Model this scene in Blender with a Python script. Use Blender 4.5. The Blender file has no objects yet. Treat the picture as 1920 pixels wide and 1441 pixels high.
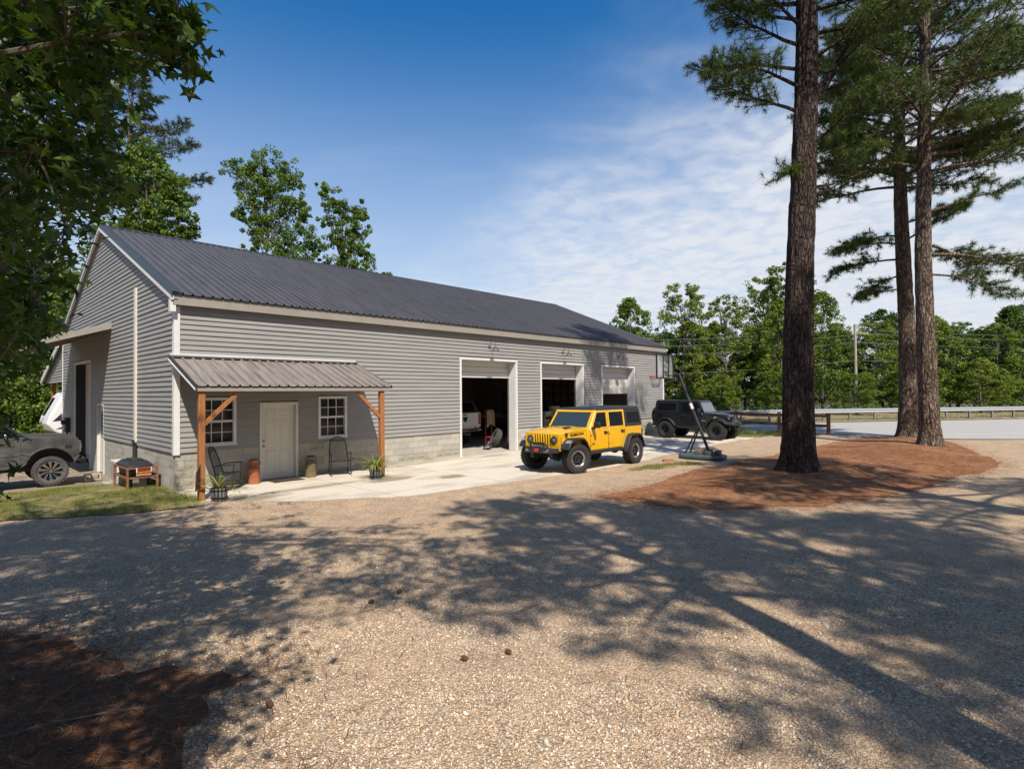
import bpy, bmesh, math, random
import numpy as np
from mathutils import Vector, Matrix
R = math.radians
SC = bpy.context.scene
COL = SC.collection
# ------------------------------------------------------------------ camera
CAM_H = 2.3307
cam_data = bpy.data.cameras.new('camera'); cam = bpy.data.objects.new('camera', cam_data); COL.objects.link(cam)
cam_data.sensor_width = 36.0; cam_data.lens = 1045.1 / 1920 * 36; cam_data.clip_start = 0.05; cam_data.clip_end = 2000
_p, _r = .0149, -.0075
_fw = Vector((0, math.cos(_p), math.sin(_p))); _u0 = Vector((0, -math.sin(_p), math.cos(_p)))
_rt = Vector((1, 0, 0)) * math.cos(_r) + _u0 * math.sin(_r); _up = -Vector((1, 0, 0)) * math.sin(_r) + _u0 * math.cos(_r)
cam.matrix_world = Matrix(((_rt.x, _up.x, -_fw.x, 0), (_rt.y, _up.y, -_fw.y, 0), (_rt.z, _up.z, -_fw.z, CAM_H), (0, 0, 0, 1)))
SC.camera = cam
# ------------------------------------------------------------------ sky and sun
SUN = Vector((.322, -1.115, 1.45)).normalized()          # towards the sun
elev = math.asin(SUN.z); az = math.atan2(SUN.x, SUN.y)    # clockwise from +Y
world = bpy.data.worlds.new('World'); SC.world = world; world.use_nodes = True
nt = world.node_tree; nt.nodes.clear()
def wn(t, **k):
    n = nt.nodes.new(t)
    for a, b in k.items(): setattr(n, a, b)
    return n
def wmath(op, a, b=None, c=None, clamp=False):
    n = wn('ShaderNodeMath', operation=op); n.use_clamp = clamp
    for i, q in enumerate((a, b, c)):
        if q is None: continue
        if isinstance(q, (int, float)): n.inputs[i].default_value = q
        else: nt.links.new(q, n.inputs[i])
    return n.outputs[0]
out = wn('ShaderNodeOutputWorld'); bg = wn('ShaderNodeBackground'); bg.inputs['Strength'].default_value = .055
sky = wn('ShaderNodeTexSky', sky_type='NISHITA'); sky.sun_disc = False
sky.sun_elevation = elev; sky.sun_rotation = az; sky.altitude = 100; sky.air_density = 1.0; sky.dust_density = .7; sky.ozone_density = 2.2
tc = wn('ShaderNodeTexCoord'); sep = wn('ShaderNodeSeparateXYZ'); nt.links.new(tc.outputs['Generated'], sep.inputs[0])
X, Y, Z = sep.outputs
zz = wmath('ADD', wmath('MAXIMUM', Z, 0.0), .09)
qx = wmath('DIVIDE', X, zz); qy = wmath('DIVIDE', Y, zz)
comb = wn('ShaderNodeCombineXYZ'); nt.links.new(qx, comb.inputs[0]); nt.links.new(qy, comb.inputs[1])
def noise(scale, detail=5, rough=.55, dist=0.0, vec=None, sx=1, sy=1, rz=0):
    mp = wn('ShaderNodeMapping'); mp.inputs['Scale'].default_value = (sx, sy, 1); mp.inputs['Rotation'].default_value = (0, 0, rz)
    nt.links.new(comb.outputs[0], mp.inputs[0])
    n = wn('ShaderNodeTexNoise'); n.inputs['Scale'].default_value = scale; n.inputs['Detail'].default_value = detail
    n.inputs['Roughness'].default_value = rough; n.inputs['Distortion'].default_value = dist
    nt.links.new(mp.outputs[0], n.inputs['Vector']); return n.outputs[0]
def ramp(v, a, b):
    n = wn('ShaderNodeMapRange', interpolation_type='SMOOTHSTEP'); n.inputs['From Min'].default_value = a; n.inputs['From Max'].default_value = b
    nt.links.new(v, n.inputs[0]); return n.outputs[0]
bank = wmath('ADD', wmath('MULTIPLY', wmath('SUBTRACT', qx, .30), 1.0), wmath('MULTIPLY', wmath('SUBTRACT', qy, 1.75), .42))
big = noise(.55, 4, .55, .4)
edge = wmath('ADD', bank, wmath('MULTIPLY', wmath('SUBTRACT', big, .5), 3.0))
bank_m = ramp(edge, -.35, 1.1)
mack = noise(8.0, 5, .55, .35, sx=1.0, sy=1.0, rz=.5)
mack_m = ramp(mack, .32, .66)
soft = ramp(noise(1.5, 6, .6, .3, sx=.8, sy=1.1), .18, .58)
fine = wmath('ADD', wmath('MULTIPLY', mack_m, .5), wmath('MULTIPLY', soft, .55))
clouds = wmath('MULTIPLY', bank_m, fine)
wisp = wmath('MULTIPLY', ramp(noise(.8, 7, .62, .6, sx=.35, sy=1.6, rz=-.75), .46, .82), .30)
cl = wmath('MINIMUM', wmath('ADD', clouds, wisp), .9)
cl = wmath('MULTIPLY', cl, ramp(Z, -.02, .05))
haze = wmath('MULTIPLY', ramp(wmath('MULTIPLY', Z, -1.0), -.60, -.02), .80)
hsv = wn('ShaderNodeHueSaturation'); hsv.inputs['Saturation'].default_value = 1.42; hsv.inputs['Value'].default_value = 2.25; nt.links.new(sky.outputs[0], hsv.inputs['Color'])
mixh = wn('ShaderNodeMix', data_type='RGBA'); nt.links.new(haze, mixh.inputs[0]); nt.links.new(hsv.outputs[0], mixh.inputs[6]); mixh.inputs[7].default_value = (9.5, 10.3, 11.6, 1)
mixc = wn('ShaderNodeMix', data_type='RGBA'); nt.links.new(cl, mixc.inputs[0]); nt.links.new(mixh.outputs[2], mixc.inputs[6]); mixc.inputs[7].default_value = (11.3, 11.7, 12.5, 1)
nt.links.new(mixc.outputs[2], bg.inputs[0]); nt.links.new(bg.outputs[0], out.inputs[0])
sd = bpy.data.lights.new('sun', 'SUN'); sd.energy = 5.0; sd.angle = R(.53); sd.color = (1, .93, .83)
sun = bpy.data.objects.new('sun', sd); COL.objects.link(sun); sun.location = (10, -30, 40)
sun.rotation_euler = (-SUN).to_track_quat('-Z', 'Y').to_euler()
SC.view_settings.view_transform = 'Standard'; SC.view_settings.look = 'None'; SC.view_settings.exposure = .35; SC.view_settings.gamma = 1
SC.render.engine = 'CYCLES'
SC.cycles.use_denoising = True; SC.cycles.max_bounces = 7; SC.cycles.transparent_max_bounces = 12; SC.cycles.diffuse_bounces = 2
SC.cycles.sample_clamp_indirect = 6
# ------------------------------------------------------------------ helpers
rng = np.random.default_rng(11)
random.seed(5)
def thing(name, label, cat, loc=(0, 0, 0), rz=0.0, group=None):
    o = bpy.data.objects.new(name, None); COL.objects.link(o); o.empty_display_size = .2
    o.location = loc; o.rotation_euler = (0, 0, rz); o['label'] = label; o['category'] = cat
    if group: o['group'] = group
    return o
def tag(o, label, cat, group=None):
    o['label'] = label; o['category'] = cat
    if group: o['group'] = group
    return o
def kind(o, k, label=None, cat=None):
    o['kind'] = k
    if label: o['label'] = label
    if cat: o['category'] = cat
    return o
def link(name, me, mat, parent=None):
    o = bpy.data.objects.new(name, me); COL.objects.link(o)
    if mat is not None and len(me.materials) == 0: me.materials.append(mat)
    if parent: o.parent = parent
    return o
class MB:
    def __init__(s): s.v = []; s.f = []
    def add(s, vs, fs):
        b = len(s.v); s.v += [tuple(p) for p in vs]; s.f += [tuple(b + i for i in f) for f in fs]; return s
    def hexa(s, p):  # bottom 4 ccw, top 4 ccw
        return s.add(p, [(3, 2, 1, 0), (4, 5, 6, 7), (0, 1, 5, 4), (1, 2, 6, 5), (2, 3, 7, 6), (3, 0, 4, 7)])
    def box(s, x0, x1, y0, y1, z0, z1):
        return s.hexa([(x0, y0, z0), (x1, y0, z0), (x1, y1, z0), (x0, y1, z0), (x0, y0, z1), (x1, y0, z1), (x1, y1, z1), (x0, y1, z1)])
    def cbox(s, c, d, rot=None):
        m = rot or Matrix.Identity(3); P = []
        for z in (-1, 1):
            for x, y in ((-1, -1), (1, -1), (1, 1), (-1, 1)):
                P.append(Vector(c) + m @ Vector((x * d[0] / 2, y * d[1] / 2, z * d[2] / 2)))
        return s.hexa(P)
    def prism(s, poly, axis, a, b):  # poly ccw
        n = len(poly)
        mk = {'y': lambda p, t: (p[0], t, p[1]), 'x': lambda p, t: (t, p[0], p[1]), 'z': lambda p, t: (p[0], p[1], t)}[axis]
        vs = [mk(p, a) for p in poly] + [mk(p, b) for p in poly]
        return s.add(vs, [tuple(range(n))[::-1], tuple(range(n, 2 * n))] + [(i, (i + 1) % n, n + (i + 1) % n, n + i) for i in range(n)])
    def tube(s, pts, r, n=8, cap=True):
        pts = [Vector(p) for p in pts]; k = len(pts)
        rr = r if isinstance(r, (list, tuple)) else [r] * k
        prev = None; rings = []
        for i, p in enumerate(pts):
            d = (pts[min(i + 1, k - 1)] - pts[max(i - 1, 0)])
            d = d.normalized() if d.length > 1e-9 else Vector((0, 0, 1))
            if prev is None:
                prev = d.orthogonal().normalized()
            else:
                prev = (prev - d * prev.dot(d)); prev = prev.normalized() if prev.length > 1e-6 else d.orthogonal().normalized()
            q = d.cross(prev)
            rings.append([p + (prev * math.cos(2 * math.pi * j / n) + q * math.sin(2 * math.pi * j / n)) * rr[i] for j in range(n)])
        vs = [v for rg in rings for v in rg]
        fs = [(i * n + j, i * n + (j + 1) % n, (i + 1) * n + (j + 1) % n, (i + 1) * n + j) for i in range(k - 1) for j in range(n)]
        if cap: fs += [tuple(range(n))[::-1], tuple((k - 1) * n + j for j in range(n))]
        return s.add(vs, fs)
    def bar(s, a, b, w, h, up=(0, 0, 1)):
        a = Vector(a); b = Vector(b); d = (b - a).normalized(); u = Vector(up); u = (u - d * u.dot(d)).normalized(); q = d.cross(u)
        P = []
        for e in (a, b):
            pass
        c = [q * w / 2, -q * w / 2]; t = [u * h / 2, -u * h / 2]
        P = [a + c[0] + t[1], a + c[1] + t[1], b + c[1] + t[1], b + c[0] + t[1], a + c[0] + t[0], a + c[1] + t[0], b + c[1] + t[0], b + c[0] + t[0]]
        return s.hexa(P)
    def lathe(s, prof, n=16, c=(0, 0, 0), axis='z', cap=True):
        def mk(r, h, a):
            x, y = r * math.cos(a), r * math.sin(a)
            if axis == 'z': q = (x, y, h)
            elif axis == 'y': q = (x, h, y)
            else: q = (h, x, y)
            return (q[0] + c[0], q[1] + c[1], q[2] + c[2])
        k = len(prof)
        vs = [mk(r, h, 2 * math.pi * j / n) for r, h in prof for j in range(n)]
        fs = [(i * n + j, i * n + (j + 1) % n, (i + 1) * n + (j + 1) % n, (i + 1) * n + j) for i in range(k - 1) for j in range(n)]
        if cap: fs += [tuple(range(n))[::-1], tuple((k - 1) * n + j for j in range(n))]
        return s.add(vs, fs)
    def mesh(s, name, smooth=False):
        me = bpy.data.meshes.new(name); me.from_pydata(s.v, [], s.f); 
        bm = bmesh.new(); bm.from_mesh(me); bmesh.ops.recalc_face_normals(bm, faces=bm.faces); bm.to_mesh(me); bm.free()
        if smooth:
            for p in me.polygons: p.use_smooth = True
        return me
    def build(s, name, mat, parent=None, smooth=False, bevel=0, seg=2):
        me = s.mesh(name, smooth or bevel > 0); o = link(name, me, mat, parent)
        if smooth and not bevel: 
            try: me.set_sharp_from_angle(angle=R(42))
            except Exception: pass
        if bevel:
            m = o.modifiers.new('bevel', 'BEVEL'); m.width = bevel; m.segments = seg; m.limit_method = 'ANGLE'; m.angle_limit = R(35); m.harden_normals = False
            try: me.set_sharp_from_angle(angle=R(50))
            except Exception: pass
        return o
def np_mesh(name, V, F, tint=None, smooth=False):
    V = np.asarray(V, np.float32); F = np.asarray(F, np.int32); k = F.shape[1]; n = len(F)
    me = bpy.data.meshes.new(name); me.vertices.add(len(V)); me.vertices.foreach_set('co', V.ravel())
    me.loops.add(n * k); me.loops.foreach_set('vertex_index', F.ravel())
    me.polygons.add(n); me.polygons.foreach_set('loop_start', np.arange(0, n * k, k, dtype=np.int32))
    try: me.polygons.foreach_set('loop_total', np.full(n, k, np.int32))
    except Exception: pass
    if smooth: me.polygons.foreach_set('use_smooth', np.ones(n, bool))
    if tint is not None:
        a = me.attributes.new('tint', 'FLOAT', 'POINT'); a.data.foreach_set('value', np.asarray(tint, np.float32))
    me.update(calc_edges=True); return me
def _h(ix, iy, iz, seed):
    n = (ix * 374761393 + iy * 668265263 + iz * 2147483647 + seed * 1274126177) & 0xffffffff
    n = ((n ^ (n >> 13)) * 1274126177) & 0xffffffff
    return ((n ^ (n >> 16)) & 0xffff) / 65535.0
def vnoise(x, y, z=0.0, seed=0):
    x, y, z = np.broadcast_arrays(np.asarray(x, float), np.asarray(y, float), np.asarray(z, float))
    ix, iy, iz = [np.floor(q).astype(np.int64) for q in (x, y, z)]
    fx, fy, fz = x - ix, y - iy, z - iz
    fx, fy, fz = [q * q * (3 - 2 * q) for q in (fx, fy, fz)]
    r = 0
    for dx in (0, 1):
        for dy in (0, 1):
            for dz in (0, 1):
                r = r + _h(ix + dx, iy + dy, iz + dz, seed) * (fx if dx else 1 - fx) * (fy if dy else 1 - fy) * (fz if dz else 1 - fz)
    return r
def rand_unit(n, g=rng):
    v = g.normal(size=(n, 3)); return v / np.linalg.norm(v, axis=1, keepdims=True)
# ------------------------------------------------------------------ materials
def mat(name, col, rough=.6, metal=0.0, var=.0, scale=4.0, col2=None, bump=0.0, bscale=40.0, spec=.5, coat=0.0, stretch=(1, 1, 1), lo=.35, hi=.65, detail=6, trans=0.0, bdist=.02):
    m = bpy.data.materials.new(name); m.use_nodes = True; t = m.node_tree; b = t.nodes['Principled BSDF']
    b.inputs['Roughness'].default_value = rough; b.inputs['Metallic'].default_value = metal
    b.inputs['Specular IOR Level'].default_value = spec; b.inputs['Coat Weight'].default_value = coat; b.inputs['Coat Roughness'].default_value = .08
    c = (*col, 1)
    b.inputs['Base Color'].default_value = c
    tcn = mp = None
    if var or col2 or bump:
        tcn = t.nodes.new('ShaderNodeTexCoord'); mp = t.nodes.new('ShaderNodeMapping'); mp.inputs['Scale'].default_value = stretch
        t.links.new(tcn.outputs['Object'], mp.inputs[0])
    if var or col2:
        n = t.nodes.new('ShaderNodeTexNoise'); n.inputs['Scale'].default_value = scale; n.inputs['Detail'].default_value = detail; n.inputs['Roughness'].default_value = .62
        t.links.new(mp.outputs[0], n.inputs['Vector'])
        r = t.nodes.new('ShaderNodeMapRange'); r.inputs['From Min'].default_value = lo; r.inputs['From Max'].default_value = hi
        t.links.new(n.outputs[0], r.inputs[0])
        mx = t.nodes.new('ShaderNodeMix'); mx.data_type = 'RGBA'; t.links.new(r.outputs[0], mx.inputs[0])
        a = tuple(min(1, q * (1 - var)) for q in col); d = col2 if col2 else tuple(min(1, q * (1 + var)) for q in col)
        mx.inputs[6].default_value = (*a, 1); mx.inputs[7].default_value = (*d, 1); t.links.new(mx.outputs[2], b.inputs['Base Color'])
    if bump:
        n = t.nodes.new('ShaderNodeTexNoise'); n.inputs['Scale'].default_value = bscale; n.inputs['Detail'].default_value = 5
        t.links.new(mp.outputs[0], n.inputs['Vector'])
        bp = t.nodes.new('ShaderNodeBump'); bp.inputs['Strength'].default_value = bump; bp.inputs['Distance'].default_value = bdist
        t.links.new(n.outputs[0], bp.inputs['Height']); t.links.new(bp.outputs[0], b.inputs['Normal'])
    return m
def leaf_mat(name, dark, light, trans=.35, rough=.5, tcol=None):
    m = bpy.data.materials.new(name); m.use_nodes = True; t = m.node_tree; b = t.nodes['Principled BSDF']; o = t.nodes['Material Output']
    a = t.nodes.new('ShaderNodeAttribute'); a.attribute_name = 'tint'
    mx = t.nodes.new('ShaderNodeMix'); mx.data_type = 'RGBA'; t.links.new(a.outputs['Fac'], mx.inputs[0])
    mx.inputs[6].default_value = (*dark, 1); mx.inputs[7].default_value = (*light, 1)
    t.links.new(mx.outputs[2], b.inputs['Base Color']); b.inputs['Roughness'].default_value = rough; b.inputs['Specular IOR Level'].default_value = .35
    if trans:
        tr = t.nodes.new('ShaderNodeBsdfTranslucent'); ms = t.nodes.new('ShaderNodeMixShader'); ms.inputs[0].default_value = trans
        m2 = t.nodes.new('ShaderNodeMix'); m2.data_type = 'RGBA'; m2.blend_type = 'MULTIPLY'; m2.inputs[0].default_value = 1
        t.links.new(mx.outputs[2], m2.inputs[6]); m2.inputs[7].default_value = (*(tcol or (1.3, 1.25, .6)), 1)
        t.links.new(m2.outputs[2], tr.inputs[0]); t.links.new(b.outputs[0], ms.inputs[1]); t.links.new(tr.outputs[0], ms.inputs[2]); t.links.new(ms.outputs[0], o.inputs[0])
    return m
def glass_mat(name, tintc=(.02, .025, .03), rough=.03):
    m = bpy.data.materials.new(name); m.use_nodes = True; b = m.node_tree.nodes['Principled BSDF']
    b.inputs['Base Color'].default_value = (*tintc, 1); b.inputs['Roughness'].default_value = rough; b.inputs['Specular IOR Level'].default_value = .7
    return m
def clear_glass(name, alpha=.25, col=(.6, .65, .65)):
    m = bpy.data.materials.new(name); m.use_nodes = True; t = m.node_tree; b = t.nodes['Principled BSDF']
    b.inputs['Base Color'].default_value = (*col, 1); b.inputs['Roughness'].default_value = .04; b.inputs['Alpha'].default_value = alpha; b.inputs['Specular IOR Level'].default_value = .6
    return m
def tint_mat(name, ramp_cols, rough=.85, bump=0, bscale=60):
    m = bpy.data.materials.new(name); m.use_nodes = True; t = m.node_tree; b = t.nodes['Principled BSDF']
    a = t.nodes.new('ShaderNodeAttribute'); a.attribute_name = 'tint'; r = t.nodes.new('ShaderNodeValToRGB'); t.links.new(a.outputs['Fac'], r.inputs[0])
    e = r.color_ramp.elements
    for i, (p, c) in enumerate(ramp_cols):
        q = e[i] if i < 2 else e.new(p)
        q.position = p; q.color = (*c, 1)
    t.links.new(r.outputs[0], b.inputs['Base Color']); b.inputs['Roughness'].default_value = rough; b.inputs['Specular IOR Level'].default_value = .25
    return m
white_trim = mat('white_trim', (.66, .65, .63), .5, var=.06, scale=2)
siding_m = mat('grey_vinyl_siding', (.272, .260, .243), .55, var=.07, scale=1.3, stretch=(.4, 1, 6), bump=.08, bscale=30)
block_ms = [mat('concrete_block_%d' % i, c, .95, var=.20, scale=6, bump=.5, bscale=120, bdist=.006) for i, c in enumerate([(.385, .36, .305), (.42, .39, .325), (.35, .33, .285)])]
block_stain = mat('stained_concrete_block', (.385, .35, .275), .95, scale=2.2, col2=(.17, .15, .11), lo=.42, hi=.72, bump=.4, bscale=120, bdist=.006)
mortar_m = mat('mortar', (.30, .29, .27), .95, var=.1)
roof_m = mat('charcoal_metal_roof', (.074, .070, .075), .48, .0, var=.16, scale=2.0, stretch=(3, .35, .35), spec=.5, bump=.05, bscale=6)
galv_m = mat('weathered_porch_metal', (.14, .115, .10), .6, .15, scale=3, col2=(.30, .265, .235), stretch=(5, .4, .4), lo=.3, hi=.7, bump=.1)
fascia_m = mat('taupe_fascia', (.28, .255, .215), .6, var=.06)
dark_trim = mat('dark_trim', (.03, .03, .032), .5)
wood_post = mat('stained_cedar', (.27, .10, .03), .65, scale=7, col2=(.36, .15, .05), stretch=(6, 6, .5), bump=.15)
door_m = mat('white_door_paint', (.62, .585, .515), .45, var=.03)
chrome = mat('chrome', (.65, .65, .66), .18, 1.0)
steel = mat('dull_steel', (.30, .30, .31), .45, .8, var=.15)
black_plastic = mat('black_plastic', (.018, .018, .02), .5)
black_paint = mat('black_paint', (.008, .009, .012), .22, coat=.6)
rubber = mat('tyre_rubber', (.022, .021, .02), .85, var=.2, bump=.2)
rubber_dusty = mat('dusty_tyre_rubber', (.07, .065, .06), .9, var=.25)
yellow_paint = mat('yellow_paint', (.72, .385, .005), .25, coat=.7, spec=.5, var=.05, scale=2.5)
veh_glass = glass_mat('vehicle_glass', (.006, .007, .008)); veh_glass.node_tree.nodes['Principled BSDF'].inputs['Specular IOR Level'].default_value = .07
window_glass = glass_mat('window_glass', (.012, .013, .014))
concrete_dark = mat('shop_floor', (.40, .36, .30), .8, var=.15)
inner_wall = mat('shop_inner_wall', (.46, .40, .34), .9, var=.1)
rust = mat('rusty_steel', (.16, .065, .035), .8, scale=14, col2=(.27, .11, .05), bump=.3)
iron = mat('black_iron', (.02, .018, .016), .55, .3)
red_m = mat('red_paint', (.55, .03, .02), .4)
blue_m = mat('blue_lift_paint', (.02, .05, .16), .4)
cardboard = mat('tan_canvas', (.42, .30, .17), .9, var=.15)
# ------------------------------------------------------------------ ground heights
CX, CY, YAW = -8.2355, 13.6248, .8144
CU, SU = math.cos(YAW), math.sin(YAW)
BL, BW = 24.38, 15.63            # workshop length and depth
def to_local(x, y):
    dx, dy = x - CX, y - CY
    return dx * CU + dy * SU, -dx * SU + dy * CU
def to_world(s, t, z=0.0): return (CX + CU * s - SU * t, CY + SU * s + CU * t, z)
def sstep(a, b, x):
    q = np.clip((np.asarray(x, float) - a) / (b - a), 0, 1); return q * q * (3 - 2 * q)
def drop(x, y):  # yard falls away beside the gable
    s, t = to_local(np.asarray(x, float), np.asarray(y, float))
    return -.33 * sstep(.8, 7.4, t) * (1 - sstep(0, 6, s))
def grid(name, x0, x1, y0, y1, nx, ny, zf, m):
    xs = np.linspace(x0, x1, nx); ys = np.linspace(y0, y1, ny); A, B = np.meshgrid(xs, ys)
    V = np.stack([A, B, zf(A, B)], -1).reshape(-1, 3)
    i = np.arange(ny - 1)[:, None] * nx + np.arange(nx - 1)[None]; i = i.ravel()
    F = np.stack([i, i + 1, i + nx + 1, i + nx], -1)
    return link(name, np_mesh(name, V, F, smooth=True), m)
def poly_sheet(name, poly, zf, m, cell=1.0):
    bm = bmesh.new(); bm.faces.new([bm.verts.new((p[0], p[1], 0)) for p in poly])
    xs = [p[0] for p in poly]; ys = [p[1] for p in poly]
    for ax, (lo, hi) in enumerate(((min(xs), max(xs)), (min(ys), max(ys)))):
        q = lo + cell
        while q < hi - 1e-3:
            co = [0, 0, 0]; no = [0, 0, 0]; co[ax] = q; no[ax] = 1
            bmesh.ops.bisect_plane(bm, geom=bm.verts[:] + bm.edges[:] + bm.faces[:], plane_co=co, plane_no=no); q += cell
    bmesh.ops.triangulate(bm, faces=bm.faces)
    V = np.array([v.co[:] for v in bm.verts]); zz_ = zf(V[:, 0], V[:, 1])
    for v, z in zip(bm.verts, zz_): v.co.z = z
    me = bpy.data.meshes.new(name); bmesh.ops.recalc_face_normals(bm, faces=bm.faces); bm.to_mesh(me); bm.free()
    for p in me.polygons: p.use_smooth = True
    if sum(p.normal.z for p in me.polygons) < 0: me.flip_normals()
    return link(name, me, m)
def organic(poly, n=160, amp=.15, seed=0, scale=1.3):
    P = np.array(poly, float); k = len(P); t = np.linspace(0, k, n, endpoint=False); i = t.astype(int); f = (t - i)[:, None]
    p0, p1, p2, p3 = P[(i - 1) % k], P[i % k], P[(i + 1) % k], P[(i + 2) % k]
    Q = .5 * ((2 * p1) + (-p0 + p2) * f + (2 * p0 - 5 * p1 + 4 * p2 - p3) * f ** 2 + (-p0 + 3 * p1 - 3 * p2 + p3) * f ** 3)
    Q[:, 0] += (vnoise(Q[:, 0] * scale, Q[:, 1] * scale, 0, seed) - .5) * 2 * amp + (vnoise(Q[:, 0] * 6, Q[:, 1] * 6, 0, seed + 5) - .5) * amp
    Q[:, 1] += (vnoise(Q[:, 0] * scale, Q[:, 1] * scale, 3, seed + 1) - .5) * 2 * amp + (vnoise(Q[:, 0] * 6, Q[:, 1] * 6, 2, seed + 6) - .5) * amp
    return [tuple(q) for q in Q]
def inside(poly, x, y):
    P = np.array(poly); c = np.zeros(len(x), bool); n = len(P)
    for i in range(n):
        x1, y1 = P[i]; x2, y2 = P[(i + 1) % n]
        if y1 == y2: continue
        c ^= ((y1 > y) != (y2 > y)) & (x < (x2 - x1) * (y - y1) / (y2 - y1) + x1)
    return c
def edge_dist(poly, x, y):
    P = np.array(poly); d = np.full(len(x), 1e9); n = len(P)
    for i in range(n):
        a = P[i]; b = P[(i + 1) % n]; ab = b - a; L2 = ab @ ab + 1e-12
        t = np.clip(((x - a[0]) * ab[0] + (y - a[1]) * ab[1]) / L2, 0, 1)
        d = np.minimum(d, np.hypot(x - a[0] - t * ab[0], y - a[1] - t * ab[1]))
    return d
# ------------------------------------------------------------------ ground materials
def gravel_material():
    m = bpy.data.materials.new('gravel'); m.use_nodes = True; t = m.node_tree; b = t.nodes['Principled BSDF']; L = t.links.new
    c = t.nodes.new('ShaderNodeTexCoord')
    def vor(s):
        v = t.nodes.new('ShaderNodeTexVoronoi'); v.inputs['Scale'].default_value = s; L(c.outputs['Object'], v.inputs['Vector']); return v
    def noi(s, d=5, r=.6):
        v = t.nodes.new('ShaderNodeTexNoise'); v.inputs['Scale'].default_value = s; v.inputs['Detail'].default_value = d; v.inputs['Roughness'].default_value = r; L(c.outputs['Object'], v.inputs['Vector']); return v
    v1 = vor(42); v2 = vor(95)
    def stone(v, cols):
        sp = t.nodes.new('ShaderNodeSeparateColor'); L(v.outputs['Color'], sp.inputs[0]); r = t.nodes.new('ShaderNodeValToRGB'); r.color_ramp.interpolation = 'CONSTANT'; L(sp.outputs[0], r.inputs[0])
        e = r.color_ramp.elements
        for i, (p, q) in enumerate(cols):
            k = e[i] if i < 2 else e.new(p); k.position = p; k.color = (min(.8, q[0] * 1.22), min(.75, q[1] * 1.10), q[2] * .97, 1)
        return r.outputs[0]
    cols = [(0, (.46, .36, .26)), (.22, (.59, .47, .34)), (.45, (.35, .295, .235)), (.6, (.62, .525, .42)), (.75, (.49, .34, .21)), (.87, (.22, .20, .18)), (.95, (.68, .61, .52))]
    a = stone(v1, cols); d = stone(v2, cols)
    mx = t.nodes.new('ShaderNodeMix'); mx.data_type = 'RGBA'; mx.inputs[0].default_value = .45; L(a, mx.inputs[6]); L(d, mx.inputs[7])
    # dust and fines
    n1 = noi(.55, 6); r1 = t.nodes.new('ShaderNodeMapRange'); r1.inputs[1].default_value = .4; r1.inputs[2].default_value = .68; L(n1.outputs[0], r1.inputs[0])
    m2 = t.nodes.new('ShaderNodeMix'); m2.data_type = 'RGBA'; L(mx.outputs[2], m2.inputs[6]); m2.inputs[7].default_value = (.66, .47, .30, 1)
    k = t.nodes.new('ShaderNodeMath'); k.operation = 'MULTIPLY'; k.inputs[1].default_value = .55; L(r1.outputs[0], k.inputs[0]); L(k.outputs[0], m2.inputs[0])
    # darker gaps between stones
    g = t.nodes.new('ShaderNodeMapRange'); g.inputs[1].default_value = .25; g.inputs[2].default_value = .65; g.inputs[3].default_value = 1; g.inputs[4].default_value = .62; L(v1.outputs['Distance'], g.inputs[0])
    n2 = noi(2.3, 5); r2 = t.nodes.new('ShaderNodeMapRange'); r2.inputs[1].default_value = .3; r2.inputs[2].default_value = .7; r2.inputs[3].default_value = .82; r2.inputs[4].default_value = 1.12; L(n2.outputs[0], r2.inputs[0])
    q = t.nodes.new('ShaderNodeMath'); q.operation = 'MULTIPLY'; L(g.outputs[0], q.inputs[0]); L(r2.outputs[0], q.inputs[1])
    hs = t.nodes.new('ShaderNodeHueSaturation'); L(m2.outputs[2], hs.inputs['Color']); L(q.outputs[0], hs.inputs['Value'])
    L(hs.outputs[0], b.inputs['Base Color']); b.inputs['Roughness'].default_value = .92; b.inputs['Specular IOR Level'].default_value = .2
    ad = t.nodes.new('ShaderNodeMath'); ad.operation = 'ADD'; L(v1.outputs['Distance'], ad.inputs[0]); L(v2.outputs['Distance'], ad.inputs[1])
    bp = t.nodes.new('ShaderNodeBump'); bp.invert = True; bp.inputs['Strength'].default_value = .9; bp.inputs['Distance'].default_value = .014; L(ad.outputs[0], bp.inputs['Height']); L(bp.outputs[0], b.inputs['Normal'])
    return m
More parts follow.
